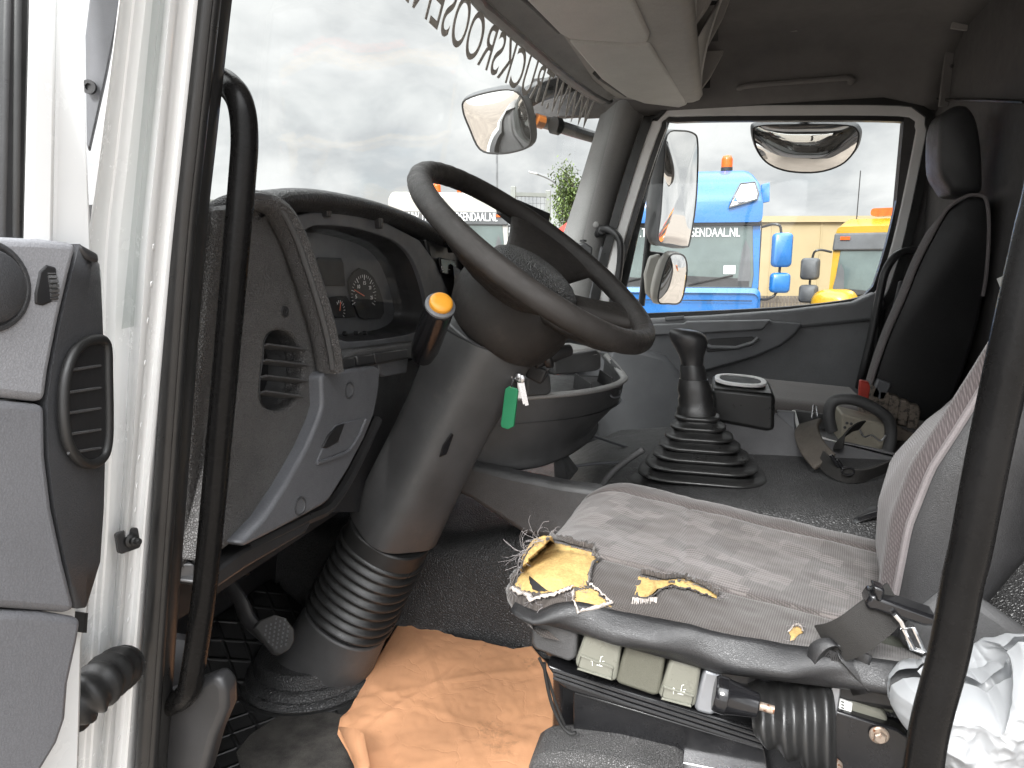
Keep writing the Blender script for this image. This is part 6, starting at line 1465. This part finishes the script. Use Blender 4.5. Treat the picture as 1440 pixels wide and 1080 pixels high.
m = MB(); m.prism(WL([(915, 190), (938, 184), (934, 240), (928, 335), (912, 330), (912, 300)], Y=3.0), (-.02, .06, 0)); m.build('housing_back', M['truck_grey'], t, bevel=.015, seg=3)
m = MB(); m.tube(WL([(925, 170), (918, 240), (912, 330), (902, 430)], Y=3.03), .014, 10); m.build('mirror_arm', M['black_plastic'], t)
t, c = mirror([(941, 362), (953, 357), (963, 362), (966, 380), (962, 410), (955, 426), (940, 427), (926, 424), (930, 395)], 2.98, .06, 'small wide angle side mirror with white housing below the main side mirror', 'side_mirror', (.90, -.62, -.22), .022, housing='truck_white', hk=1.06)
m = MB(); m.tube(WL([(905, 360), (915, 356), (930, 358), (945, 362)], Y=3.03), .010, 8); m.build('mirror_arm', M['black_plastic'], t)
m = MB(); m.loft([[W(x, y, Y=3.0+dy) for x, y in ((912, 360), (928, 356), (934, 380), (930, 415), (918, 424), (907, 412), (905, 385))] for dy in (0, .05)]); m.build('housing_shell', M['truck_white'], t, bevel=.012)
t, c = mirror([(1059, 186), (1068, 177), (1120, 175), (1190, 176), (1206, 184), (1207, 198), (1200, 215), (1182, 232), (1150, 242), (1110, 241), (1082, 231), (1066, 213)], 2.93, .05, 'wide rounded kerb mirror hanging upside down above the passenger window outside', 'kerb_mirror', (-.10, -.86, -.55), .035)
m = MB(); m.box(W(1133, 170, Y=2.95), (.09, .05, .05)); m.tube([W(1133, 172, Y=2.95), W(1133, 150, Y=2.82)], .02, 8); m.build('mirror_bracket', M['black_plastic'], t, bevel=.008)

# ------------------------------------------------------------------ other trucks in the yard
def box_loft(sections):
    """sections: list of (y, x0, x1, z0, z1, r)"""
    return [[V((lerp(x0, x1, .5)+a, y, lerp(z0, z1, .5)+b)) for a, b in rrect(x1-x0, z1-z0, r, 4)] for y, x0, x1, z0, z1, r in sections]
def truck(name, lab, loc, rz, paint, w=2.46, roof=3.55, zw0=1.9, zw1=2.85, txt=None, txt_z=None, high=False, beacon=True, mirrors=True, mat_m=None, group='trucks parked in the yard', txtmat='white_print', visor='truck_grey', txtw=.82, txth=.16, lamps=False, body=None):
    t = thing(name, lab, 'truck', loc, group); t.rotation_euler = (0, 0, rz)
    h = w/2
    def bld(m, nm, mat, par=None, **k):
        o = m.build(nm, M[mat], par or t, **k)
        if (par or t).type == 'EMPTY': o.location = (0, 0, 0)
        return o
    # local: x across, front face towards -y, z up from the ground
    m = MB(); m.loft(box_loft([(.04, -h, h, .55, zw0+.02, .10), (0.0, -h+.03, h-.03, .62, zw0-.05, .10), (.05, -h, h, .55, zw0+.02, .10), (2.0, -h, h, .55, zw0+.02, .10)])); bld(m, 'lower_cab', paint, ang=50)
    m = MB(); m.loft(box_loft([(.10, -h+.03, h-.03, zw0-.03, zw1+.10, .08), (2.0, -h, h, zw0-.03, zw1+.10, .08)])); m.v = [V((p.x, p.y+(.14*(p.z-zw0) if p.y < .5 else 0), p.z)) for p in m.v]; bld(m, 'upper_cab', paint, ang=50)
    # roof
    m = MB()
    if high: m.loft(box_loft([(.10, -h+.03, h-.03, zw1+.02, zw1+.32, .06), (.30, -h+.04, h-.04, zw1+.02, roof-.20, .14), (.55, -h+.08, h-.08, zw1+.02, roof-.04, .20), (1.2, -h+.08, h-.08, zw1+.02, roof, .20), (2.0, -h+.06, h-.06, zw1+.02, roof-.05, .18)]))
    else: m.loft(box_loft([(.22, -h+.05, h-.05, zw1+.02, roof-.12, .08), (.5, -h+.08, h-.08, zw1+.02, roof, .10), (2.0, -h+.08, h-.08, zw1+.02, roof-.02, .10)]))
    bld(m, 'roof', paint, ang=50)
    def fy(z): return .095+.14*(z-zw0)
    m = MB(); m.prism([V((x, fy(z)-.012, z)) for x, z in ((-h+.12, zw0+.02), (h-.12, zw0+.02), (h-.10, zw0+.2), (h-.14, zw1), (-h+.14, zw1), (-h+.10, zw0+.2))], (0, .03, 0)); ws = bld(m, 'windscreen', 'truck_glass', bevel=.01)
    for s_ in (-1, 1):
        m = MB(); a = V((s_*.55-.35, fy(zw0)-.03, zw0+.06)); m.tube([a, a+V((.62, .03, .14))], .012, 6); bld(m, 'wiper', 'rubber', ws)
    m = MB(); m.prism([V((x, fy(z)-.05, z)) for x, z in ((-h+.02, zw1-.03), (h-.02, zw1-.03), (h-.03, zw1+.24), (-h+.03, zw1+.24))], (0, .10, 0)); vs_ = bld(m, 'visor_panel', visor, bevel=.03, seg=3)
    if txt:
        z0 = txt_z
        dy = -.062 if z0 > zw1-.03 else -.020
        lettering(txt, txth, w*txtw, lambda u, v: (V((u-w*txtw/2, fy(z0+v)+dy, z0+v)), V((0, -1, 0))), 'truck_lettering', M[txtmat], vs_, .006)
    m = MB(); m.prism([V((x, -.015, z)) for x, z in ((-h+.25, 1.05), (h-.25, 1.05), (h-.2, 1.55), (-h+.2, 1.55))], (0, .05, 0)); gr = bld(m, 'front_grille', 'truck_grey', bevel=.02)
    m = MB()
    for k in range(4): m.box((0, -.022, 1.12+k*.12), (w-.55, .02, .05))
    bld(m, 'grille_bars', 'black_plastic', gr)
    m = MB(); m.loft(box_loft([(-.10, -h, h, .35, .85, .08), (.25, -h, h, .35, .85, .08)])); bld(m, 'bumper', paint if not high else 'truck_grey', ang=50)
    for s_ in (-1, 1):
        m = MB(); m.loft([[V((s_*(h-.28)+a, y, .66+b)) for a, b in rrect(.36, .20, .05, 4)] for y in (-.115, -.06)]); hl = bld(m, 'headlight', 'lamp_white', bevel=.01)
        m = MB(); m.loft([[V((s_*(h-.05), 1.05+.5*math.cos(a), .5+.5*math.sin(a)))+V((s_*dx_, 0, 0)) for a in [2*math.pi*k/24 for k in range(24)]] for dx_ in (-.26, .03)]); wl = bld(m, 'wheel', 'tyre', bevel=.03)
        m = MB(); m.lathe((s_*(h-.02), 1.05, .5), (s_, 0, 0), [(.30, 0), (.28, .01), (.12, -.02), (.10, .05), (.01, .06)], 20); bld(m, 'wheel_rim', 'zinc', wl)
        m = MB(); m.prism([V((s_*(h+.004), y, z)) for y, z in ((.38, zw0+.05), (1.25, zw0+.0), (1.25, zw1-.08), (.50, zw1-.08))], (s_*.012, 0, 0)); bld(m, 'side_window', 'truck_glass', bevel=.008)
        if mirrors:
            mm_ = mat_m or paint
            m = MB(); m.tube(catmull([V((s_*(h-.02), .15, zw1-.05)), V((s_*(h+.14), .0, zw1-.02)), V((s_*(h+.22), .0, zw1-.15)), V((s_*(h+.22), .0, zw0+.05)), V((s_*(h+.12), .0, zw0-.12)), V((s_*(h-.02), .12, zw0-.14))], 4), .018, 8); ma = bld(m, 'mirror_arm', 'black_plastic')
            for z0, z1 in ((zw0+.32, zw1-.14), (zw0-.04, zw0+.24)):
                m = MB(); m.loft(box_loft([(-.10, s_*(h+.24)-.11, s_*(h+.24)+.11, z0+.03, z1-.03, .05), (-.07, s_*(h+.24)-.13, s_*(h+.24)+.13, z0, z1, .06), (.06, s_*(h+.24)-.13, s_*(h+.24)+.13, z0, z1, .06)])); bld(m, 'mirror_head', mm_, ma, ang=50)
    if lamps:
        for s_ in (-1, 1):
            def fr(z): return interp(z, [(zw1+.32, .10), (roof-.20, .30), (roof-.04, .55)])
            q = [V((s_*(h-.50), 0, zw1+.22)), V((s_*(h-.12), 0, zw1+.33)), V((s_*(h-.10), 0, zw1+.42)), V((s_*(h-.14), 0, zw1+.58)), V((s_*(h-.34), 0, zw1+.56)), V((s_*(h-.44), 0, zw1+.36))]
            q = [V((p.x, fr(p.z)-.03, p.z)) for p in q]
            m = MB(); m.prism(q, (0, .06, 0)); rl = bld(m, 'roof_lamp', 'lamp_white', bevel=.02)
            m = MB(); m.tube([p+V((0, -.004, 0)) for p in q], .014, 6, loop=True); bld(m, 'lamp_frame', 'truck_grey', rl)
            for fx2, fz in ((.36, .34), (.24, .48)):
                m = MB(); pz = zw1+fz; m.lathe((s_*(h-fx2+.02), fr(pz)-.034, pz), (0, -1, .45), [(.062, 0), (.058, .012), (.042, .014), (.034, .006)], 18); bld(m, 'lamp_ring', 'zinc', rl)
        m = MB(); m.prism([V((x, fy(zw1)-.085, z)) for x, z in ((-h+.04, zw1+.22), (h*.42-.6, zw1+.22), (h*.42-.35, zw1+.30), (h*.42-.5, zw1+.34), (-h+.04, zw1+.36))], (0, .04, 0)); 
        bld(m, 'visor_light_bar', 'sticker', bevel=.01)
        for s_ in (-1, 1):
            m = MB(); m.prism([V((s_*(h-.01), .45, roof-.52)), V((s_*(h+.10), .40, roof-.50)), V((s_*(h+.10), .5, roof-.22)), V((s_*(h-.01), .55, roof-.24))], (0, .05, 0)); bld(m, 'roof_fin', paint, bevel=.012)
    # panel gaps, marker lamps, dashboard line and stickers
    m = MB(); m.tube([V((-h+.12, -.004, zw0-.16)), V((h-.12, -.004, zw0-.16))], .008, 6); bld(m, 'panel_gap', 'black_plastic')
    m = MB(); m.prism([V((x, fy(z)-.016, z)) for x, z in ((-h+.16, zw0+.04), (h-.16, zw0+.04), (h-.16, zw0+.15), (.2, zw0+.19), (-.3, zw0+.14), (-h+.16, zw0+.2))], (0, .004, 0)); bld(m, 'dashboard_line', 'black_plastic', ws)
    m = MB(); m.prism([V((x, fy(z)-.018, z)) for x, z in ((h-.52, zw0+.22), (h-.36, zw0+.22), (h-.36, zw0+.34), (h-.52, zw0+.34))], (0, .004, 0)); bld(m, 'screen_sticker', 'sticker', ws)
    for s_ in (-1, 1):
        m = MB(); m.prism([V((s_*(h-.20)+x, fy(z)-.017, z)) for x, z in ((-.12, zw0+.12), (.06, zw0+.12), (.03, zw1-.35), (-.03, zw1-.22), (-.08, zw1-.4))], (0, .003, 0)); bld(m, 'seat_shape', 'truck_grey', ws)
        m = MB(); m.tube([V((s_*(h+.003), .36, zw0-.9)), V((s_*(h+.003), .36, zw1))], .008, 6); bld(m, 'door_gap', 'black_plastic')
        m = MB(); m.box((s_*(h-.2), fy(zw1+.2)-.07, zw1+.16), (.14, .02, .05)); bld(m, 'marker_lamp', 'orange_lens')
    if beacon:
        bxs = beacon if isinstance(beacon, (list, tuple)) else (0,)
        for bx0 in bxs:
            m = MB(); m.lathe((bx0, .75, roof-.02), (0, 0, 1), [(.085, 0), (.085, .05), (.07, .06)], 18); be = bld(m, 'beacon', 'black_plastic')
            m = MB(); m.lathe((bx0, .75, roof+.03), (0, 0, 1), [(.082, 0), (.082, .12), (.06, .17), (.01, .18)], 18); bld(m, 'beacon_lens', 'orange_lens', be, ang=60)
    # chassis and a simple load body behind the cab
    m = MB(); m.box((-.4, 4.0, .75), (.12, 6.0, .25)); m.box((.4, 4.0, .75), (.12, 6.0, .25)); bld(m, 'chassis', 'truck_grey')
    if body:
        m = MB(); m.loft(box_loft([(2.3, -h, h, 1.0, body[1], .05), (7.0, -h, h, 1.0, body[1], .05)])); bld(m, 'load_body', body[0], ang=50)
    for yy in (4.9, 6.2):
        for s_ in (-1, 1):
            m = MB(); m.lathe((s_*(h-.30), yy, .5), (s_, 0, 0), [(.5, 0), (.5, .28), (.30, .28), (.26, .2), (.1, .2), (.1, .3), (.01, .3)], 22); bld(m, 'wheel', 'tyre')
    return t, bld
def gpos(px, Y): p = W(px, 365, Y=Y); return V((p.x, p.y, -CZ))
ADDR = 'WWW.TRUCKSROOSENDAAL.NL'
tb_, b1_ = truck('parked_truck', 'bright blue high roof truck with orange beacon seen through the passenger window', gpos(950, 10.6), rad(5), 'blue_paint', w=2.42, roof=3.68, zw0=1.93, zw1=2.86, txt=ADDR, txt_z=2.68, txth=.13, txtw=.74, high=True, lamps=True, beacon=(.72,), mat_m='blue_paint', visor='black_plastic')
tw_, b2_ = truck('parked_truck', 'white truck with dark lettered sun visor seen ahead through the windscreen', gpos(632, 13.6), rad(24), 'truck_white', w=2.5, roof=3.72, zw0=2.25, zw1=3.08, txt=ADDR, txt_z=3.13, txth=.17, txtw=.80, beacon=(-.2, .3), mat_m='truck_grey', visor='truck_grey')
m = MB(); m.tube([V((-.75, .6, 3.6)), V((-.62, .7, 4.15))], .012, 6); b2_(m, 'aerial', 'black_plastic')
m = MB(); m.tube([V((1.05, .6, 3.5)), V((1.05, .6, 5.1))], .022, 6); b2_(m, 'flag_pole', 'pole_grey')
ty_, b3_ = truck('parked_truck', 'yellow truck with orange light bar and grey mirrors at the window edge', gpos(1286, 11.6), rad(-22), 'yellow_paint', w=2.4, roof=2.98, zw0=1.72, zw1=2.52, beacon=False, mat_m='truck_grey', visor='truck_grey')
m = MB(); m.loft(box_loft([(.55, -.75, .75, 3.02, 3.14, .05), (.8, -.75, .75, 3.02, 3.14, .05)])); b3_(m, 'light_bar', 'orange_lens', ang=50)
m = MB(); m.box((.2, .7, 3.0), (.3, .2, .14)); b3_(m, 'light_bar_foot', 'zinc')
m = MB(); m.tube([V((-1.0, .8, 2.95)), V((-1.0, .8, 3.75))], .008, 6); b3_(m, 'aerial', 'black_plastic')
m = MB(); m.loft([[V((-1.02+a, y, 1.55+b)) for a, b in rrect(.62*k_, .7*k_, .2*k_, 5)] for y, k_ in ((-.42, .6), (-.38, .85), (-.25, 1), (.5, 1))]); b3_(m, 'front_wing', 'yellow_paint', ang=50)
# machines further back, seen mostly in the mirrors
for k, (px, y, rz, paint, lab, bd) in enumerate([(0, 0, rad(88), 'truck_orange', 'orange truck parked far behind on the passenger side', ('truck_orange', 3.4)), (0, 0, rad(94), 'truck_red', 'red truck parked far behind on the passenger side', ('truck_red', 3.2)), (0, 0, rad(90), 'truck_white', 'white truck with box body parked far behind on the passenger side', ('truck_white', 3.6))]):
    truck('parked_truck', lab, V(((27, 40, 56)[k], (9.5, 9.0, 10)[k], -CZ)), rad(-75)+0.05*k, paint, roof=3.1, zw0=1.8, zw1=2.6, beacon=(0,), body=bd, mat_m='truck_grey')

# ------------------------------------------------------------------ buildings and yard
def building(name, lab, px0, px1, Y0, Y1, ztop, depth, mat, seams=0, cat='building', band=None):
    a, b = W(px0, 365, Y=Y0), W(px1, 365, Y=Y1); a.z = b.z = 0
    u = (b-a).normalized(); n = V((-u.y, u.x, 0)); 
    if n.y < 0: n = -n
    t = thing(name, lab, cat, V((a.x, a.y, -CZ)))
    Lb = (b-a).length
    m = MB(); m.hexa([a+V((0, 0, -CZ)), b+V((0, 0, -CZ)), b+n*depth+V((0, 0, -CZ)), a+n*depth+V((0, 0, -CZ))], [a+V((0, 0, ztop)), b+V((0, 0, ztop)), b+n*depth+V((0, 0, ztop)), a+n*depth+V((0, 0, ztop))]); m.build('walls', M[mat], t, bevel=.03)
    m = MB(); m.hexa([p+V((0, 0, ztop)) for p in (a-n*.08-u*.08, b-n*.08+u*.08, b+n*depth, a+n*depth)], [p+V((0, 0, ztop+.14)) for p in (a-n*.08-u*.08, b-n*.08+u*.08, b+n*depth, a+n*depth)]); m.build('roof_edge', M[band or mat], t)
    if seams:
        m = MB()
        for k in range(1, seams):
            p = lerp(a, b, k/seams)-n*.004; m.box(p+V((0, 0, (ztop-CZ)/2)), (.03, .03, ztop+CZ), Matrix.Rotation(math.atan2(u.y, u.x), 3, 'Z'))
        m.build('panel_seam', M[band or mat], t)
    return t, a, u, n
building('warehouse', 'long pale yellow warehouse wall behind the trucks', 880, 1500, 17.0, 19.4, .86, 12, 'wall_yellow', 9, band='wall_yellow')
t, a, u, n = building('shed', 'low grey flat roofed building far away at the left of the windscreen', 215, 420, 42, 52, 4.3, 14, 'roof_grey', 6, band='concrete')
m = MB(); 
for k in range(8): 
    p = a+u*(1+k*1.9)-n*.02; m.box(p+V((0, 0, 1.2)), (1.2, .05, 1.1), Matrix.Rotation(math.atan2(u.y, u.x), 3, 'Z'))
m.build('window_band', M['truck_glass'], t)
m = MB(); m.tube([a+u*9+n*4+V((0, 0, 4.3)), a+u*9+n*4+V((0, 0, 6.3))], .05, 6); m.build('roof_mast', M['pole_grey'], t)
building('shed', 'grey sheds beyond the white truck behind the wheel', 560, 900, 40, 44, 1.6, 10, 'roof_grey', 8)
# gantry of pale posts with mesh panel
ga = thing('gate_frame', 'pale steel gate frame with mesh panel behind the white truck', 'gate', W(745, 365, Y=19)-V((0, 0, CZ)))
g0_, g1_ = W(722, 365, Y=19), W(770, 365, Y=19.6)
for p, top in ((g0_, 262), (g1_, 266)):
    zt = W(722, top, Y=19).z; m = MB(); m.box(V((p.x, p.y, (zt-CZ)/2)), (.13, .13, zt+CZ)); m.build('post', M['concrete'], ga, bevel=.02)
for yy in (273, 300):
    m = MB(); z = W(722, yy, Y=19).z; m.box(lerp(g0_, g1_, .5)+V((0, 0, z-g0_.z)), ((g1_-g0_).length, .08, .10), Matrix.Rotation(math.atan2(g1_.y-g0_.y, g1_.x-g0_.x), 3, 'Z')); m.build('crossbar', M['concrete'], ga)
m = MB(); za, zb_ = W(722, 276, Y=19).z, W(722, 330, Y=19).z
for k in range(1, 9): p = lerp(g0_, g1_, k/9); m.tube([V((p.x, p.y, za)), V((p.x, p.y, zb_))], .006, 4)
for k in range(7): z = lerp(za, zb_, k/6); m.tube([V((g0_.x, g0_.y, z)), V((g1_.x, g1_.y, z))], .006, 4)
m.build('mesh_panel', M['pole_grey'], ga)
# lamp post
lp = thing('street_lamp', 'slender grey street lamp with curved arm above the yard', 'street lamp', W(796, 365, Y=26)-V((0, 0, CZ)))
m = MB(); b = W(798, 365, Y=26); pts = [V((b.x, b.y, -CZ)), W(798, 330, Y=26), W(794, 290, Y=26), W(786, 263, Y=26), W(772, 251, Y=26), W(752, 243, Y=26)]
m.tube(catmull(pts, 6), [.07]*7+[.05]*24, 8); m.build('pole', M['pole_grey'], lp)
m = MB(); m.loft([[W(x, y, Y=26)+V((0, dy, 0)) for x, y in ((744, 240.5), (757, 244), (756, 246), (744, 243))] for dy in (-.12, .12)]); m.build('lamp_head', M['roof_grey'], lp, bevel=.02)
# tree
def tree(lab, base, top, spread, seed, nleaf):
    rr = random.Random(seed); t = thing('tree', lab, 'tree', base)
    m = MB(); H = (top-base).length; ends = []
    m.tube(catmull([base, lerp(base, top, .35)+V((.08, 0, 0)), lerp(base, top, .7)+V((-.06, 0, 0)), top], 5), [lerp(.09, .012, i/15) for i in range(16)], 8)
    for k in range(26):
        u = rr.uniform(.42, .97); p = lerp(base, top, u); a = rr.uniform(0, 6.28); l = spread*(1.15-u)*rr.uniform(.8, 1.5)
        e = p+V((math.cos(a)*l, math.sin(a)*l, l*rr.uniform(.7, 1.5))); mid = lerp(p, e, .5)+V((0, 0, -.04*l))
        m.tube([p, mid, e], [.018, .011, .004], 5); ends += [lerp(p, e, rr.uniform(.3, 1.05)) for _ in range(7)]
    m.build('trunk', M['bark'], t)
    for nm, mat, fr in (('crown', 'leaf', .6), ('darker_crown', 'leaf_dark', .4)):
        m = MB()
        for _ in range(int(nleaf*fr)):
            c = rr.choice(ends)+V((rr.gauss(0, .11), rr.gauss(0, .11), rr.gauss(0, .13)))
            q = Matrix.Rotation(rr.uniform(0, 6.28), 3, 'Z') @ Matrix.Rotation(rr.uniform(-1.2, 1.2), 3, 'X'); s_ = rr.uniform(.03, .055)
            m.add([c+q @ V(v) for v in ((-s_*.5, 0, 0), (0, -s_, 0), (s_*.5, 0, .006), (0, s_, 0))], [(0, 1, 2, 3)])
        m.build(nm, M[mat], t)
tb0 = W(808, 365, Y=17.5); tree('slim young tree with sparse green leaves beside the windscreen pillar', V((tb0.x, tb0.y, -CZ)), W(806, 250, Y=17.5), 1.05, 3, 6000)
# red crane arm and pallet fence
ra = thing('crane_arm', 'red crane arm of a parked machine beside the windscreen pillar', 'crane arm', W(800, 345, Y=9.5))
m = MB(); m.tube([W(770, 345, Y=9.5), W(800, 322, Y=9.5), W(835, 292, Y=9.5)], .09, 4, flat=.12); m.build('boom', M['truck_red'], ra, bevel=.01)
m = MB(); m.tube([W(776, 352, Y=9.4), W(815, 322, Y=9.4)], .03, 8); m.build('ram', M['zinc'], ra)
m = MB(); m.box(V((W(775, 365, Y=9.6).x, 9.6, (-CZ+.25)/2)), (.5, .5, CZ+.25)); m.build('crane_column', M['truck_red'], ra, bevel=.05)
fe = thing('slat_fence', 'low weathered slat fence between the blue and yellow trucks', 'fence', W(1090, 430, Y=13)-V((0, 0, .5)))
p0, p1 = W(1040, 416, Y=13), W(1200, 416, Y=13.6)
m = MB()
for k in range(34): p = lerp(p0, p1, k/33); m.box(V((p.x, p.y, (p.z-CZ)/2)), (.05, .03, p.z+CZ))
m.build('slat_panel', M['timber'], fe)
m = MB()
for dz in (.08, .6): m.box(lerp(p0, p1, .5)-V((0, 0, dz)), ((p1-p0).length, .03, .07), Matrix.Rotation(math.atan2(p1.y-p0.y, p1.x-p0.x), 3, 'Z'))
m.build('fence_rail', M['timber'], fe)
# pale cabin board seen through the steering wheel
pb = thing('white_van', 'pale white van side seen through the steering wheel', 'van', gpos(716, 11.5))
m = MB(); b = gpos(722, 11.5); 
m.loft(box_loft([(0, -.42, .42, .45, 2.42, .1), (.25, -.45, .45, .4, 2.55, .12), (3.2, -.45, .45, .4, 2.55, .12)])); m.v = [p+b for p in m.v]; m.build('van_body', M['truck_white'], pb, ang=50)
m = MB(); m.prism([b+V((x, -.012, z)) for x, z in ((-.36, 1.5), (.36, 1.5), (.33, 2.2), (-.33, 2.2))], (0, .02, .0)); m.build('van_windscreen', M['truck_glass'], pb, bevel=.01)
m = MB(); 
for s_ in (-1, 1): m.lathe(b+V((s_*.36, .7, .33)), (s_, 0, 0), [(.33, -.1), (.33, .1), (.2, .1), (.01, .08)], 18)
m.build('van_wheels', M['tyre'], pb)
